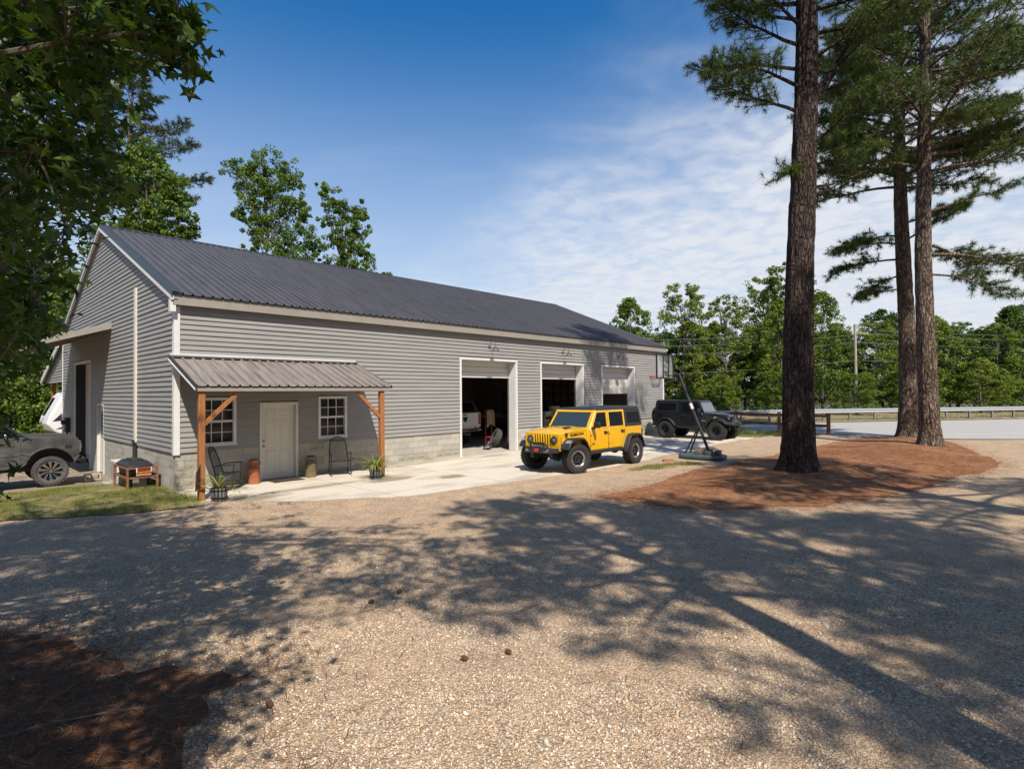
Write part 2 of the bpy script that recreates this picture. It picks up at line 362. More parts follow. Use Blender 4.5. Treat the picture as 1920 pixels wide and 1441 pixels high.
def concrete_material(name, base, stain, spots=()):
    m = bpy.data.materials.new(name); m.use_nodes = True; t = m.node_tree; b = t.nodes['Principled BSDF']; L = t.links.new
    c = t.nodes.new('ShaderNodeTexCoord')
    def noi(s, d=6, sx=1, sy=1):
        mp = t.nodes.new('ShaderNodeMapping'); mp.inputs['Scale'].default_value = (sx, sy, 1); L(c.outputs['Object'], mp.inputs[0])
        v = t.nodes.new('ShaderNodeTexNoise'); v.inputs['Scale'].default_value = s; v.inputs['Detail'].default_value = d; v.inputs['Roughness'].default_value = .62; L(mp.outputs[0], v.inputs['Vector']); return v.outputs[0]
    def mr(v, a, bb, c0=0, c1=1):
        r = t.nodes.new('ShaderNodeMapRange'); r.inputs[1].default_value = a; r.inputs[2].default_value = bb; r.inputs[3].default_value = c0; r.inputs[4].default_value = c1; L(v, r.inputs[0]); return r.outputs[0]
    mx = t.nodes.new('ShaderNodeMix'); mx.data_type = 'RGBA'; L(mr(noi(.9, 7, .5, 1.4), .50, .74, 0, .7), mx.inputs[0]); mx.inputs[6].default_value = (*base, 1); mx.inputs[7].default_value = (*stain, 1)
    col_ = mx.outputs[2]
    for (sx_, sy_, rx_, ry_, am) in spots:
        mp = t.nodes.new('ShaderNodeMapping'); mp.vector_type = 'POINT'; mp.inputs['Location'].default_value = (-sx_ / rx_, -sy_ / ry_, 0); mp.inputs['Scale'].default_value = (1 / rx_, 1 / ry_, 0); L(c.outputs['Object'], mp.inputs[0])
        ln = t.nodes.new('ShaderNodeVectorMath'); ln.operation = 'LENGTH'; L(mp.outputs[0], ln.inputs[0])
        ad_ = t.nodes.new('ShaderNodeMath'); ad_.operation = 'MULTIPLY_ADD'; L(noi(2.6, 6), ad_.inputs[0]); ad_.inputs[1].default_value = 1.1; L(ln.outputs['Value'], ad_.inputs[2])
        m_ = t.nodes.new('ShaderNodeMix'); m_.data_type = 'RGBA'; L(mr(ad_.outputs[0], 1.75, 1.25, 0, am), m_.inputs[0]); L(col_, m_.inputs[6]); m_.inputs[7].default_value = (*[q * .8 for q in stain], 1); col_ = m_.outputs[2]
    hs = t.nodes.new('ShaderNodeHueSaturation'); L(col_, hs.inputs['Color']); L(mr(noi(14, 6), .3, .7, .9, 1.08), hs.inputs['Value'])
    L(hs.outputs[0], b.inputs['Base Color']); b.inputs['Roughness'].default_value = .85
    bp = t.nodes.new('ShaderNodeBump'); bp.inputs['Strength'].default_value = .25; bp.inputs['Distance'].default_value = .004; L(noi(90, 4), bp.inputs['Height']); L(bp.outputs[0], b.inputs['Normal'])
    return m
SPOTS = [(5.95, -3.35, .42, .30, .8), (4.55, -2.45, .75, .35, .75), (.75, -2.45, .9, .35, .8), (2.4, -2.05, 1.5, .22, .5), (10.5, -.55, .8, .3, .5), (7.3, -.25, 2.2, .2, .45)]
gravel_m = gravel_material()
slab_m = concrete_material('apron_concrete', (.56, .50, .40), (.22, .165, .10), SPOTS)

road_m = concrete_material('pale_road', (.36, .345, .32), (.30, .285, .265))
floor_wood = mat('forest_floor', (.06, .05, .03), .95, scale=.8, col2=(.07, .09, .025), bump=.5, bscale=8)
straw_m = mat('pine_straw_bed', (.12, .046, .020), .95, scale=5, col2=(.36, .155, .06), lo=.3, hi=.7, bump=.9, bscale=55, detail=9)
turf_m = mat('turf_soil', (.13, .13, .035), .95, scale=2.2, col2=(.32, .22, .10), lo=.42, hi=.68, bump=.5, bscale=40)
# ------------------------------------------------------------------ ground
ground = kind(grid('ground', -320, 320, -200, 420, 161, 156, lambda x, y: -.16 + drop(x, y), floor_wood), 'structure')
gravel = kind(grid('gravel_yard', -40, 60, -30, 36, 251, 166, lambda x, y: -.035 + drop(x, y) + .035 * (vnoise(x * .45, y * .45, 0, 3) - .5) * sstep(60, 10, np.hypot(x, y)), gravel_m), 'structure')
def gz(x, y): return -.035 + drop(x, y) + .035 * (vnoise(np.asarray(x) * .45, np.asarray(y) * .45, 0, 3) - .5)
road_poly = [(-40, 31.5), (-5, 36.2), (8, 37.0), (13.9, 34.5), (15.6, 32.5), (17.25, 30.0), (18.8, 27.7), (21.2, 26.3), (24, 26.0), (34, 25.4), (60, 24), (95, 22), (95, 55), (60, 47), (38, 43.2), (25.4, 41.0), (16.5, 39.2), (8, 37.9), (-5, 37.0), (-40, 33)]
road = kind(poly_sheet('road', road_poly, lambda x, y: -.004 + 0 * x, road_m, 6), 'structure')
# painted edge line of the road
mk = MB()
for a, b in (((19.5, 28.6), (27, 29.4)), ((27, 29.4), (45, 30.8)), ((45, 30.8), (80, 33.5))):
    d = Vector((b[0] - a[0], b[1] - a[1], 0)).normalized(); nn = Vector((-d.y, d.x, 0)) * .06
    mk.add([(a[0] - nn.x, a[1] - nn.y, 0), (b[0] - nn.x, b[1] - nn.y, 0), (b[0] + nn.x, b[1] + nn.y, 0), (a[0] + nn.x, a[1] + nn.y, 0)], [(0, 1, 2, 3)])
kind(mk.build('road_line', mat('road_paint', (.62, .61, .58), .7, var=.1), road), 'structure')
verge_poly = [(-45, 33.2), (-5, 37.2), (8, 38.1), (16.5, 39.4), (25.4, 41.2), (38, 43.4), (60, 47.2), (95, 55.2), (95, 66), (40, 58), (-5, 56), (-45, 52)]
verge = kind(poly_sheet('verge', verge_poly, lambda x, y: .01 + .22 * sstep(0, 2.5, edge_dist(road_poly, x, y)), mat('verge_soil', (.13, .12, .05), .95, scale=1.5, col2=(.27, .21, .12), bump=.4, bscale=20), 2.5), 'structure')
# apron of cast slabs in front of the workshop
apron = thing('concrete_apron', 'pale concrete apron of cast slabs along the front of the grey workshop', 'apron', (CX, CY, 0), YAW); del apron['category']; del apron['label']; apron['kind'] = 'structure'
def slab(poly):
    bm = bmesh.new(); f = bm.faces.new([bm.verts.new((p[0], p[1], 0)) for p in poly])
    e = bmesh.ops.extrude_face_region(bm, geom=[f]); 
    for v in e['geom']:
        if isinstance(v, bmesh.types.BMVert): v.co.z = -.14
    bmesh.ops.recalc_face_normals(bm, faces=bm.faces); me = bpy.data.meshes.new('concrete_slab'); bm.to_mesh(me); bm.free()
    return link('concrete_slab', me, slab_m, apron)
g = .012
jx = [-.05, 3.2, 6.3, 9.2, 13.0, 17.5, 21.4, 25.6]
for i in range(7):
    a, b = jx[i] + g, jx[i + 1] - g
    slab([(a, -2.0), (b, -2.0), (b, -.012), (a, -.012)] if i else [(a, -2.1), (b, -2.0), (b, -.012), (a, -.012)])
outer = [[(-.04, -2.15), (.5, -2.75), (1.2, -3.45), (2.2, -4.35), (3.188, -4.95), (3.188, -2.024), (-.04, -2.12)]]
for i in range(1, 7):
    a, b = jx[i] + g, jx[i + 1] - g; e0 = {1: -4.95, 2: -5.45, 3: -5.8, 4: -5.85, 5: -5.5, 6: -5.3}[i]; e1 = {1: -5.45, 2: -5.8, 3: -5.85, 4: -5.5, 5: -5.3, 6: -5.3}[i]
    outer.append([(a, e0), (b, e1), (b, -2.024), (a, -2.024)])
for q in outer: slab(q)
slab([(25.62, -5.3), (30, -5.2), (30, -.5), (25.62, -.5)])
# gravel spilled over the slab's outer edge, turf beside the gable, straw island
slab_edge = [to_world(*p)[:2] for p in [(-.05, -2.15), (.5, -2.75), (1.2, -3.45), (2.2, -4.35), (3.19, -4.95), (6.3, -5.45), (9.2, -5.8), (13, -5.85), (17.5, -5.5), (21.4, -5.3), (30, -5.2), (30, -.4), (-.05, -.4)]]
spill = organic([to_world(*p)[:2] for p in [(-.25, -2.35), (.3, -2.45), (1.3, -3.4), (3.2, -4.8), (6, -5.25), (9, -5.6), (12, -5.6), (16, -5.3), (19, -5.1), (24, -5.05), (29, -5.0), (29, -7.6), (12, -8.2), (3, -7.8), (-1.2, -4.8)]], 220, .10, 4)
def spill_z(x, y):
    d = edge_dist(slab_edge, x, y) * np.where(inside(slab_edge, x, y), 0, 1)
    return .010 * (1 - sstep(0, .7, d)) + (gz(x, y) - .03 * sstep(.9, 1.8, d) + .004) * sstep(0, .7, d)
kind(poly_sheet('gravel_spill', spill, spill_z, gravel_m, .4), 'structure')
turf_poly = organic([(-16, 10.0), (-12, 10.15), (-9.8, 10.6), (-8.28, 11.0), (-6.75, 11.62), (-6.55, 11.95), (-7.2, 12.7), (-7.95, 13.35), (-9.2, 14.7), (-10.6, 15.5), (-11.6, 15.1), (-12.6, 13.9), (-15, 12.3), (-17, 11.4)], 150, .10, 9)
turf = kind(poly_sheet('turf_patch', turf_poly, lambda x, y: gz(x, y) + .018 + .02 * sstep(0, .6, edge_dist(turf_poly, x, y)), turf_m, .5), 'structure')
isl_poly = organic([(2.15, 12.64), (3.01, 11.75), (4.05, 11.2), (5.65, 11.35), (7.2, 11.8), (9.18, 13.0), (11.7, 14.8), (13.94, 16.4), (16.1, 18.7), (17.9, 22.1), (19.8, 25.4), (20.5, 28.2), (19, 28.4), (16.79, 27.2), (14.48, 25.2), (9.88, 20.7), (6.62, 17.8), (3.73, 14.6)], 200, .16, 21)
def isl_z(x, y):
    d = edge_dist(isl_poly, x, y); ins = inside(isl_poly, np.asarray(x), np.asarray(y))
    d = np.where(ins, d, 0)
    return gz(x, y) + .01 + .15 * sstep(0, 2.4, d) + .03 * (vnoise(np.asarray(x) * 1.4, np.asarray(y) * 1.4, 0, 8) - .5) * sstep(0, .8, d)
island = kind(poly_sheet('pine_straw_island', isl_poly, isl_z, straw_m, .4), 'structure')
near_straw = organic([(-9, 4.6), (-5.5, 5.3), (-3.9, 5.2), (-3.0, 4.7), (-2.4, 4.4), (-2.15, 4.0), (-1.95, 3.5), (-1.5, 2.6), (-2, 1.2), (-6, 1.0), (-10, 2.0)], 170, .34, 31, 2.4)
kind(poly_sheet('pine_straw_bed', near_straw, lambda x, y: gz(x, y) + .012 + .03 * sstep(0, 1, edge_dist(near_straw, x, y)), mat('shaded_straw_bed', (.05, .022, .012), .95, scale=6, col2=(.17, .075, .032), lo=.3, hi=.7, bump=.9, bscale=55), .4), 'structure')  # straw bed colour darkened to carry the shade at the near left
dirt_strip = organic([(-30, 13.5), (-16.5, 12.0), (-12.7, 13.9), (-11.7, 15.15), (-10.9, 15.7), (-10.2, 15.9), (-13, 20), (-20, 27), (-32, 27)], 90, .08, 41)
kind(poly_sheet('dirt_parking_strip', dirt_strip, lambda x, y: gz(x, y) + .014, mat('packed_dirt', (.17, .13, .09), .95, scale=1.5, col2=(.30, .24, .17), bump=.4, bscale=30), 1.0), 'structure')
# ------------------------------------------------------------------ loose cover: stones, straw needles, grass
def scatter_tri_needles(name, P, length, width, z, m, lift=.3, parent=None, patch=0.0):
    n = len(P); a = rng.uniform(0, 2 * np.pi, n); L = length * rng.uniform(.6, 1.2, n); e = rng.normal(0, lift, n) * .25 + .04
    d = np.stack([np.cos(a), np.sin(a), e], 1); side = np.stack([-np.sin(a), np.cos(a), 0 * a], 1) * (width * rng.uniform(.7, 1.3, n))[:, None] / 2
    c = np.stack([P[:, 0], P[:, 1], z], 1)
    u = side / np.linalg.norm(side, axis=1, keepdims=True); mid = c + d * L[:, None] * .5 + u * (L * rng.normal(0, .10, n))[:, None]; tip = c + d * L[:, None]
    V = np.stack([c - side, c + side, mid + side, mid - side, tip + side * .4, tip - side * .4], 1).reshape(-1, 3)
    F = (np.arange(n)[:, None, None] * 6 + np.array([[0, 1, 2, 3], [3, 2, 4, 5]])[None]).reshape(-1, 4)
    t = np.repeat(np.clip(rng.uniform(0, 1, n) + patch * (vnoise(P[:, 0] * .9, P[:, 1] * .9, 0, 91) + vnoise(P[:, 0] * 2.6, P[:, 1] * 2.6, 0, 92) - 1.0), 0, 1), 6)
    return link(name, np_mesh(name, V, F, t), m, parent)
needle_m = tint_mat('straw_needles', [(0, (.12, .04, .016)), (.5, (.31, .125, .045)), (.85, (.42, .20, .08)), (1, (.50, .31, .16))])
pts = rng.uniform((2, 11), (21, 29), (150000, 2)); dens = np.clip(1.15 - (pts[:, 1] - 11) / 26, .25, 1)
keep = inside(isl_poly, pts[:, 0], pts[:, 1]) & (rng.uniform(0, 1, len(pts)) < dens); ip = pts[keep]
kind(scatter_tri_needles('pine_straw', ip, .17, .007, isl_z(ip[:, 0], ip[:, 1]) + .004, needle_m, patch=.9), 'stuff', 'orange brown pine straw covering the tree island', 'pine straw')
# stray needles on gravel
sp_ = rng.uniform((-6, 3.2), (13, 14), (26000, 2)); cl_ = vnoise(sp_[:, 0] * .9, sp_[:, 1] * .9, 0, 77)
ie = np.array(isl_poly)[rng.integers(0, len(isl_poly), 9000)] + rng.normal(0, .28, (9000, 2)); ie = ie[~inside(isl_poly, ie[:, 0], ie[:, 1])]; kind(scatter_tri_needles('edge_straw', ie, .17, .007, gz(ie[:, 0], ie[:, 1]) + .012, needle_m), 'stuff', 'loose pine straw straying over the gravel around the island edge', 'pine straw')
ed = edge_dist(isl_poly, sp_[:, 0], sp_[:, 1])
k2 = (rng.uniform(0, 1, len(sp_)) < np.clip((cl_ - .45) * 1.6, .03, .6) + .8 * np.exp(-ed / .35)) ; sp_ = sp_[k2]
kind(scatter_tri_needles('stray_pine_needles', sp_, .15, .004, gz(sp_[:, 0], sp_[:, 1]) + .014, needle_m), 'stuff', 'stray orange pine needles scattered over the gravel', 'pine needles')
shaded_needle_m = tint_mat('shaded_straw_needles', [(0, (.05, .02, .010)), (.5, (.16, .065, .028)), (.85, (.25, .115, .05)), (1, (.34, .20, .11))])  # darker copy of the straw needles, shade put into the colour
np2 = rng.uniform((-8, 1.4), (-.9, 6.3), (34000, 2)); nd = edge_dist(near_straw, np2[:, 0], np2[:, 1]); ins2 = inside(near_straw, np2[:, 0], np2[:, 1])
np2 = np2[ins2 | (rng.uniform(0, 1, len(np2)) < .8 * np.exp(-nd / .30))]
kind(scatter_tri_needles('fallen_straw', np2, .17, .004, gz(np2[:, 0], np2[:, 1]) + .022 + .03 * sstep(0, 1, edge_dist(near_straw, np2[:, 0], np2[:, 1])) * inside(near_straw, np2[:, 0], np2[:, 1]), shaded_needle_m), 'stuff', 'dark fallen pine straw in the shade at the near left', 'pine straw')
stone_m = tint_mat('gravel_stones', [(0, (.18, .165, .15)), (.13, (.39, .35, .30)), (.36, (.67, .52, .37)), (.6, (.57, .39, .235)), (.78, (.70, .58, .44)), (1, (.78, .70, .58))])
def stones(n, box, smin, smax, far):
    P = rng.uniform((box[0], box[2]), (box[1], box[3]), (n, 2))
    keep = (np.abs(P[:, 0]) < P[:, 1] * 1.02 + .6) & (rng.uniform(0, 1, n) < np.clip(far / P[:, 1] ** 2, 0, 1) * sstep(9.4, 6.2, P[:, 1])) & (vnoise(P[:, 0] * .8, P[:, 1] * .8, 0, 55) + vnoise(P[:, 0] * 3, P[:, 1] * 3, 0, 56) * .5 > .62 - .25 * (P[:, 1] < 4.6))
    lane = np.exp(-((P[:, 1] - 6.7 - .07 * P[:, 0]) / .30) ** 2) + np.exp(-((P[:, 1] - 5.0 - .07 * P[:, 0]) / .26) ** 2); keep &= rng.uniform(0, 1, n) > .7 * lane
    ins = inside(near_straw, P[:, 0], P[:, 1]); keep &= ~(ins & (rng.uniform(0, 1, n) < .97)); P = P[keep]; n = len(P)
    base = np.array([[1, 0, 0], [.1, 1, 0], [-1, .1, 0], [0, -1, 0], [.15, .1, .75], [0, 0, -.5]])
    F0 = np.array([[0, 1, 4], [1, 2, 4], [2, 3, 4], [3, 0, 4], [1, 0, 5], [2, 1, 5], [3, 2, 5], [0, 3, 5]])
    s = smin + (smax - smin) * rng.uniform(0, 1, n) ** 2.2
    B = base[None] * (1 + rng.normal(0, .22, (n, 6, 3))) * s[:, None, None] * np.stack([rng.uniform(.8, 1.4, n), rng.uniform(.6, 1.0, n), rng.uniform(.5, .95, n)], 1)[:, None, :]
    a = rng.uniform(0, 2 * np.pi, n); ca, sa = np.cos(a)[:, None], np.sin(a)[:, None]
    x = B[:, :, 0] * ca - B[:, :, 1] * sa; y = B[:, :, 0] * sa + B[:, :, 1] * ca
    tl = rng.normal(0, .25, (n, 1)); z = B[:, :, 2] + tl * x
    V = np.stack([x + P[:, :1], y + P[:, 1:], z + (gz(P[:, 0], P[:, 1]) + s * .12)[:, None]], -1).reshape(-1, 3)
    F = (np.arange(n)[:, None, None] * 6 + F0[None]).reshape(-1, 3)
    o = link('gravel_stones', np_mesh('gravel_stones', V, F, np.repeat(rng.uniform(0, 1, n), 6)), stone_m)
    return kind(o, 'stuff', 'loose crushed gravel stones over the yard', 'gravel')
stones(200000, (-7, 9, 3.1, 9.5), .005, .0155, 26)
stones(600, (-5, 8, 3.2, 9.0), .02, .034, 40)
blade_m = leaf_mat('grass_blades', (.07, .115, .016), (.34, .32, .085), .3)
def grass(name, label, poly, n, zf, hmin=.03, hmax=.08, w=.006, dens=None):
    P0 = np.array(poly); p = rng.uniform(P0.min(0), P0.max(0), (n, 2)); k = inside(poly, p[:, 0], p[:, 1])
    d = vnoise(p[:, 0] * 1.6, p[:, 1] * 1.6, 0, 61) * .7 + vnoise(p[:, 0] * 5, p[:, 1] * 5, 0, 62) * .3
    k &= rng.uniform(.25, .62, n) < d
    p = p[k]; d = d[k]; n = len(p); a = rng.uniform(0, 2 * np.pi, n); h = rng.uniform(hmin, hmax, n) * (.6 + d)
    dx = np.stack([np.cos(a), np.sin(a), 0 * a], 1) * w / 2; base = np.stack([p[:, 0], p[:, 1], zf(p[:, 0], p[:, 1])], 1)
    tip = base + np.stack([rng.normal(0, .4, n) * h, rng.normal(0, .4, n) * h, h], 1)
    V = np.stack([base - dx, base + dx, tip], 1).reshape(-1, 3); F = np.arange(3 * n).reshape(-1, 3)
    return kind(link(name, np_mesh(name, V, F, np.repeat(np.clip(rng.normal(.5, .25, n), 0, 1), 3)), blade_m), 'stuff', label, 'grass')
grass('grass', 'sunlit patchy lawn grass beside the workshop gable', turf_poly, 120000, lambda x, y: gz(x, y) + .03)
vg = [(-20, 36.5), (-5, 37.6), (8, 38.4), (16.5, 39.7), (25.4, 41.5), (38, 43.8), (60, 47.6), (60, 51), (38, 47), (16, 43.5), (-5, 41), (-20, 40)]
grass('grass', 'dry roadside grass along the far side of the road below the guardrail', vg, 40000, lambda x, y: 0 * x + .05, .10, .35, .03)
fg = organic([(10.2, 29.5), (12.2, 27.9), (14.5, 29.0), (16.2, 29.6), (15.2, 31.6), (13.4, 33.7), (10.5, 33.5)], 60, .25, 51)
kind(poly_sheet('turf_by_fence', fg, lambda x, y: gz(x, y) + .015, turf_m, 1.0), 'structure')
grass('grass', 'shaded grass between the black off roader and the rail fence', fg, 22000, lambda x, y: gz(x, y) + .02, .05, .16, .015)
hg = organic([(3.6, 16.6), (5.2, 17.5), (6.2, 18.2), (5.6, 18.5), (4.2, 17.6), (3.4, 16.9)], 50, .15, 52)
grass('grass', 'small green weeds in the gravel near the basketball hoop base', hg, 9000, lambda x, y: gz(x, y), .03, .10, .012)
# ------------------------------------------------------------------ workshop
W = thing('workshop', 'long grey sided metal roofed workshop with three open garage bays', 'workshop', (CX, CY, 0), YAW)
for q_ in (roof_m, galv_m): [setattr(n_, 'object', W) for n_ in q_.node_tree.nodes if n_.bl_idname == 'ShaderNodeTexCoord']
Z1 = .915; RV = .127; ZF = 4.53; EV = -.20; ZE = 4.80; ZR = 8.10; HY = BW / 2; SL = (ZR - ZE) / (HY - EV)
def roof_z(t): return ZE + SL * (min(t, BW - t) - EV)
GAR = [(9.28, 12.20, 3.57), (13.80, 16.73, 3.57), (18.34, 21.23, 3.57)]
WALK = (2.09, 3.03, 2.05); WINS = [(.50, 1.42, 1.04, 2.27), (3.71, 4.64, 1.04, 2.27)]
TW = .082
ex_front = [(a - TW, b + TW, -1, z + TW) for a, b, z in GAR] + [(WALK[0] - .07, WALK[1] + .07, -1, WALK[2] + .07)] + WINS
G_BIG = (9.85, 12.75, 3.57); G_WALK = (7.70, 8.62, 2.0)
ex_gable = [(G_BIG[0] - TW, G_BIG[1] + TW, -1, G_BIG[2] + TW), (G_WALK[0] - .07, G_WALK[1] + .07, -1, G_WALK[2] + .07)]
def cuts(a, b, z0, z1, ex):
    iv = [(a, b)]
    for e in ex:
        if e[3] <= z0 + .012 or e[2] >= z1 - .012: continue
        nv = []
        for p, q in iv:
            if e[1] <= p or e[0] >= q: nv.append((p, q)); continue
            if e[0] > p: nv.append((p, e[0]))
            if e[1] < q: nv.append((e[1], q))
        iv = nv
    return [i for i in iv if i[1] - i[0] > .03]
def board(parent, a0, b0, a1, b1, z0, face, seed, r=RV):
    k = max(2, int((b0 - a0) / .9) + 2); vs = []
    for i in range(k):
        f = i / (k - 1); tb = a0 + (b0 - a0) * f; tt = a1 + (b1 - a1) * f
        j = float(vnoise(tb * .8, z0 * 9.1, seed, 5) - .5) * .009; zj = float(vnoise(tb * .35, z0 * 7.7, seed, 6) - .5) * .008
        for t, d, z in ((tb, .0, z0 + zj), (tb, .033 + j, z0 + zj), (tb, .0325 + j, z0 + .016 + zj), (tt, .006, z0 + r + .004), (tt, 0, z0 + r + .004)):
            vs.append((t, -d, z) if face == 'f' else (-d, t, z))
    fs = []
    for i in range(k - 1):
        for q in range(5):
            A = i * 5 + q; B = i * 5 + (q + 1) % 5; fs.append((A, B, B + 5, A + 5))
    fs += [tuple(range(5)), tuple((k - 1) * 5 + q for q in range(5))]
    m = MB(); m.add(vs, fs); return m.build('siding_board', siding_m, parent)
# front wall core
core = MB(); zc = 3.66
for a, b in cuts(.03, BL, .0, zc, [(e[0] + (TW - .02 if i < 3 else .05), e[1] - (TW - .02 if i < 3 else .05), -1, 9) for i, e in enumerate(ex_front)]):
    core.box(a, b, .02, .35, -.4, zc)
core.box(.03, BL, .02, .35, zc, 4.75)
for a, b, z in GAR: core.box(a - .07, b + .07, .025, .345, z + .03, zc - .004)
core.box(WALK[0] - .06, WALK[1] + .06, .025, .3, WALK[2] + .03, zc - .004)
for a, b, c, d in WINS:
    core.box(a + .03, b - .03, .025, .3, d - .04, zc - .004); core.box(a + .03, b - .03, .025, .3, -.4, c + .03)
front = core.build('front_wall', mortar_m, W)
i = 0; z = Z1
while z < 4.56:
    for a, b in cuts(.09, BL - .09, z, z + RV, ex_front): board(front, a, b, a, b, z, 'f', i)
    z += RV; i += 1
# gable wall core
gc = MB()
for a, b in cuts(.36, BW, 0, zc, [(G_BIG[0] - .02, G_BIG[1] + .02, -1, 9), (G_WALK[0] - .02, G_WALK[1] + .02, -1, 9)]):
    gc.box(.02, .3, a, b, -.8, zc)
gc.box(.025, .295, G_WALK[0] - .02, G_WALK[1] + .02, G_WALK[2] + .03, zc - .004); gc.box(.025, .295, G_BIG[0] - .02, G_BIG[1] + .02, G_BIG[2] + .03, zc - .004)
gc.prism([(.36, zc), (BW, zc), (BW, roof_z(BW) - .12), (HY, ZR - .12), (.36, roof_z(.36) - .12)], 'x', .02, .3)
gable = gc.build('gable_wall', mortar_m, W)
z = Z1; i = 100
def tmin(z): return max(.09, (z - (ZE - .10)) / SL + EV)
while z < 7.85:
    for a, b in cuts(0, BW, z, z + RV, ex_gable):
        a0, a1 = max(a, tmin(z)), max(a, tmin(z + RV)); b0, b1 = min(b, BW - tmin(z)), min(b, BW - tmin(z + RV))
        if b0 - a0 > .1 and b1 > a1: board(gable, a0, b0, a1, b1, z, 'g', i)
    z += RV; i += 1
# rear and far walls
fw_ = MB(); fw_.box(.3, BL, BW - .2, BW, -.8, roof_z(BW) - .12); fw_.build('rear_wall', siding_m, W)
fw_ = MB(); fw_.prism([(.36, -.5), (BW - .21, -.5), (BW - .21, roof_z(BW - .21) - .13), (HY, ZR - .13), (.36, roof_z(.36) - .13)], 'x', BL - .2, BL); far_wall = fw_.build('far_gable_wall', siding_m, W)
# inside lining, floor
inn = MB(); inn.box(.32, BL - .22, BW - .24, BW - .205, 0, 4.5); inn.box(BL - .24, BL - .205, .4, BW - .25, 0, 4.6); inn.box(.31, .34, .4, BW - .25, 0, 4.6); inn.box(6.9, 7.0, .4, BW - .25, 0, 4.6)
inn.build('inner_lining', inner_wall, W)
inn = MB(); inn.box(.34, BL - .25, .0, BW - .25, -.2, -.004); inn.build('shop_floor', concrete_dark, W)
# foundation blocks
fd = MB(); fd.box(.03, BL - .03, .06, .34, -.45, -.21); foundation = fd.build('foundation', mortar_m, W)
for a, b in cuts(.0, BL, 0, Z1, [(e[0], e[1], -1, 9) for e in ex_front[:4]]):
    fd = MB(); fd.box(a + .01, b, .012, .019, -.4, Z1 - .006); fd.build('mortar_bed', mortar_m, foundation)
for a, b in cuts(.0, BW, 0, Z1, [(e[0], e[1], -1, 9) for e in ex_gable]):
    fd = MB(); fd.box(.012, .019, a + .02, b, -.8, Z1 - .006); fd.build('mortar_bed', mortar_m, foundation)
BLK = []
for mm in block_ms + [block_stain]:
    b_ = MB(); b_.box(-.5, .5, 0, .08, -.5, .5); me = b_.mesh('concrete_block'); me.materials.append(mm); BLK.append(me)
def block(x, y, z, L, rz, me, parent=foundation, h=.196):
    o = bpy.data.objects.new('concrete_block', me); COL.objects.link(o); o.parent = parent; o.location = (x, y, z); o.rotation_euler = (0, 0, rz); o.scale = (L, 1, h); return o
rest = MB(); nblk = 0
for c in range(5):
    zt = Z1 - .203 * c; zb = zt - .203
    for a, b in cuts(.0, BL, 0, Z1, [(e[0], e[1], -1, 9) for e in ex_front[:4]]):
        x = a; first = True
        while x < b - .02:
            L = .406 if not (first and c % 2) else .203
            e = min(x + L, b)
            if x > 12.0 or True:
                pr_ = random.random(); me = BLK[3] if (c >= 3 and pr_ < .55) or pr_ < .05 else BLK[random.randrange(3)]
                block((x + e) / 2, .004 + random.uniform(-.0015, .0015), (zt + zb) / 2, e - x - .009, 0, me); nblk += 1
            x = e; first = False
for c in range(7):
    zt = Z1 - .203 * c; zb = zt - .203
    for a, b in cuts(.0, BW, 0, Z1, [(e[0], e[1], -1, 9) for e in ex_gable]):
        x = a + (.086 if a == 0 else 0); first = True
        while x < b - .02:
            L = .406 if not (first and c % 2 == 0) else .203
            e = min(x + L, b)
            if x < 5.4 and c < 6 and nblk < 296:
                block(.004, (x + e) / 2, (zt + zb) / 2, e - x - .009, -math.pi / 2, BLK[random.randrange(3)] if random.random() < .85 else BLK[3]); nblk += 1
            else: rest.box(.004, .05, x + .005, e - .005, zb + .004, zt - .004)
            x = e; first = False
kind(rest.build('rear_foundation_blocks', block_ms[0], foundation), 'stuff')
# the hollow of the block top covered by siding starter
# trims
cb = MB(); cb.box(-.042, .095, -.042, .0, Z1 - .045, ZF - .02); cb.box(-.042, .0, .0, .095, Z1 - .045, roof_z(0) - .12); cb.build('corner_board', white_trim, W)
cb = MB(); cb.box(BL - .09, BL + .03, -.042, 0, Z1 - .045, ZF - .02); cb.build('corner_board', white_trim, W)
cb = MB(); cb.box(-.042, 0, BW - .09, BW + .03, Z1 - .3, roof_z(BW) - .12); cb.build('corner_board', white_trim, W)
fa = MB(); fa.box(-.10, BL + .12, -.18, -.155, ZF, 4.775); fa.build('fascia', fascia_m, W)
so = MB(); so.box(-.03, BL + .03, -.153, .018, ZF + .012, ZF + .03); so.build('soffit', fascia_m, W)
# roof
deck = MB(); deck.prism([(EV + .03, ZE - .035), (HY, ZR - .03), (BW - EV - .03, ZE - .035), (BW - EV - .03, ZE - .10), (HY, ZR - .11), (EV + .03, ZE - .10)][::-1], 'x', -.05, BL + .12)
roof = deck.build('roof', mat('roof_deck', (.05, .04, .03), .9), W)
def rib_profile(width, rib, h):
    P = []; n = int(round(width / rib))
    for k in range(n):
        x = k * rib
        P += [(x, h), (x + .014, h), (x + .026, 0), (x + rib * .5, .0), (x + rib - .026, 0), (x + rib - .014, h)]
    P.append((width, h)); return P
def rib_panel(width, rib, h, y0, z0, y1, z1, m):
    P = rib_profile(width, rib, h); n = len(P); L = math.hypot(y1 - y0, z1 - z0); ny, nz = -(z1 - z0) / L, (y1 - y0) / L
    vs = [(x, y0 + ny * q, z0 + nz * q) for x, q in P] + [(x, y1 + ny * q, z1 + nz * q) for x, q in P]
    b = MB(); b.add(vs, [(i, i + 1, n + i + 1, n + i) for i in range(n - 1)]); me = b.mesh('roof_panel'); me.materials.append(m); return me
rp = rib_panel(.9144, .2286, .046, EV - .03, ZE - .012, HY - .05, ZR + .0, roof_m)
if sum(p.normal.z for p in rp.polygons) < 0: rp.flip_normals()
NP = 27
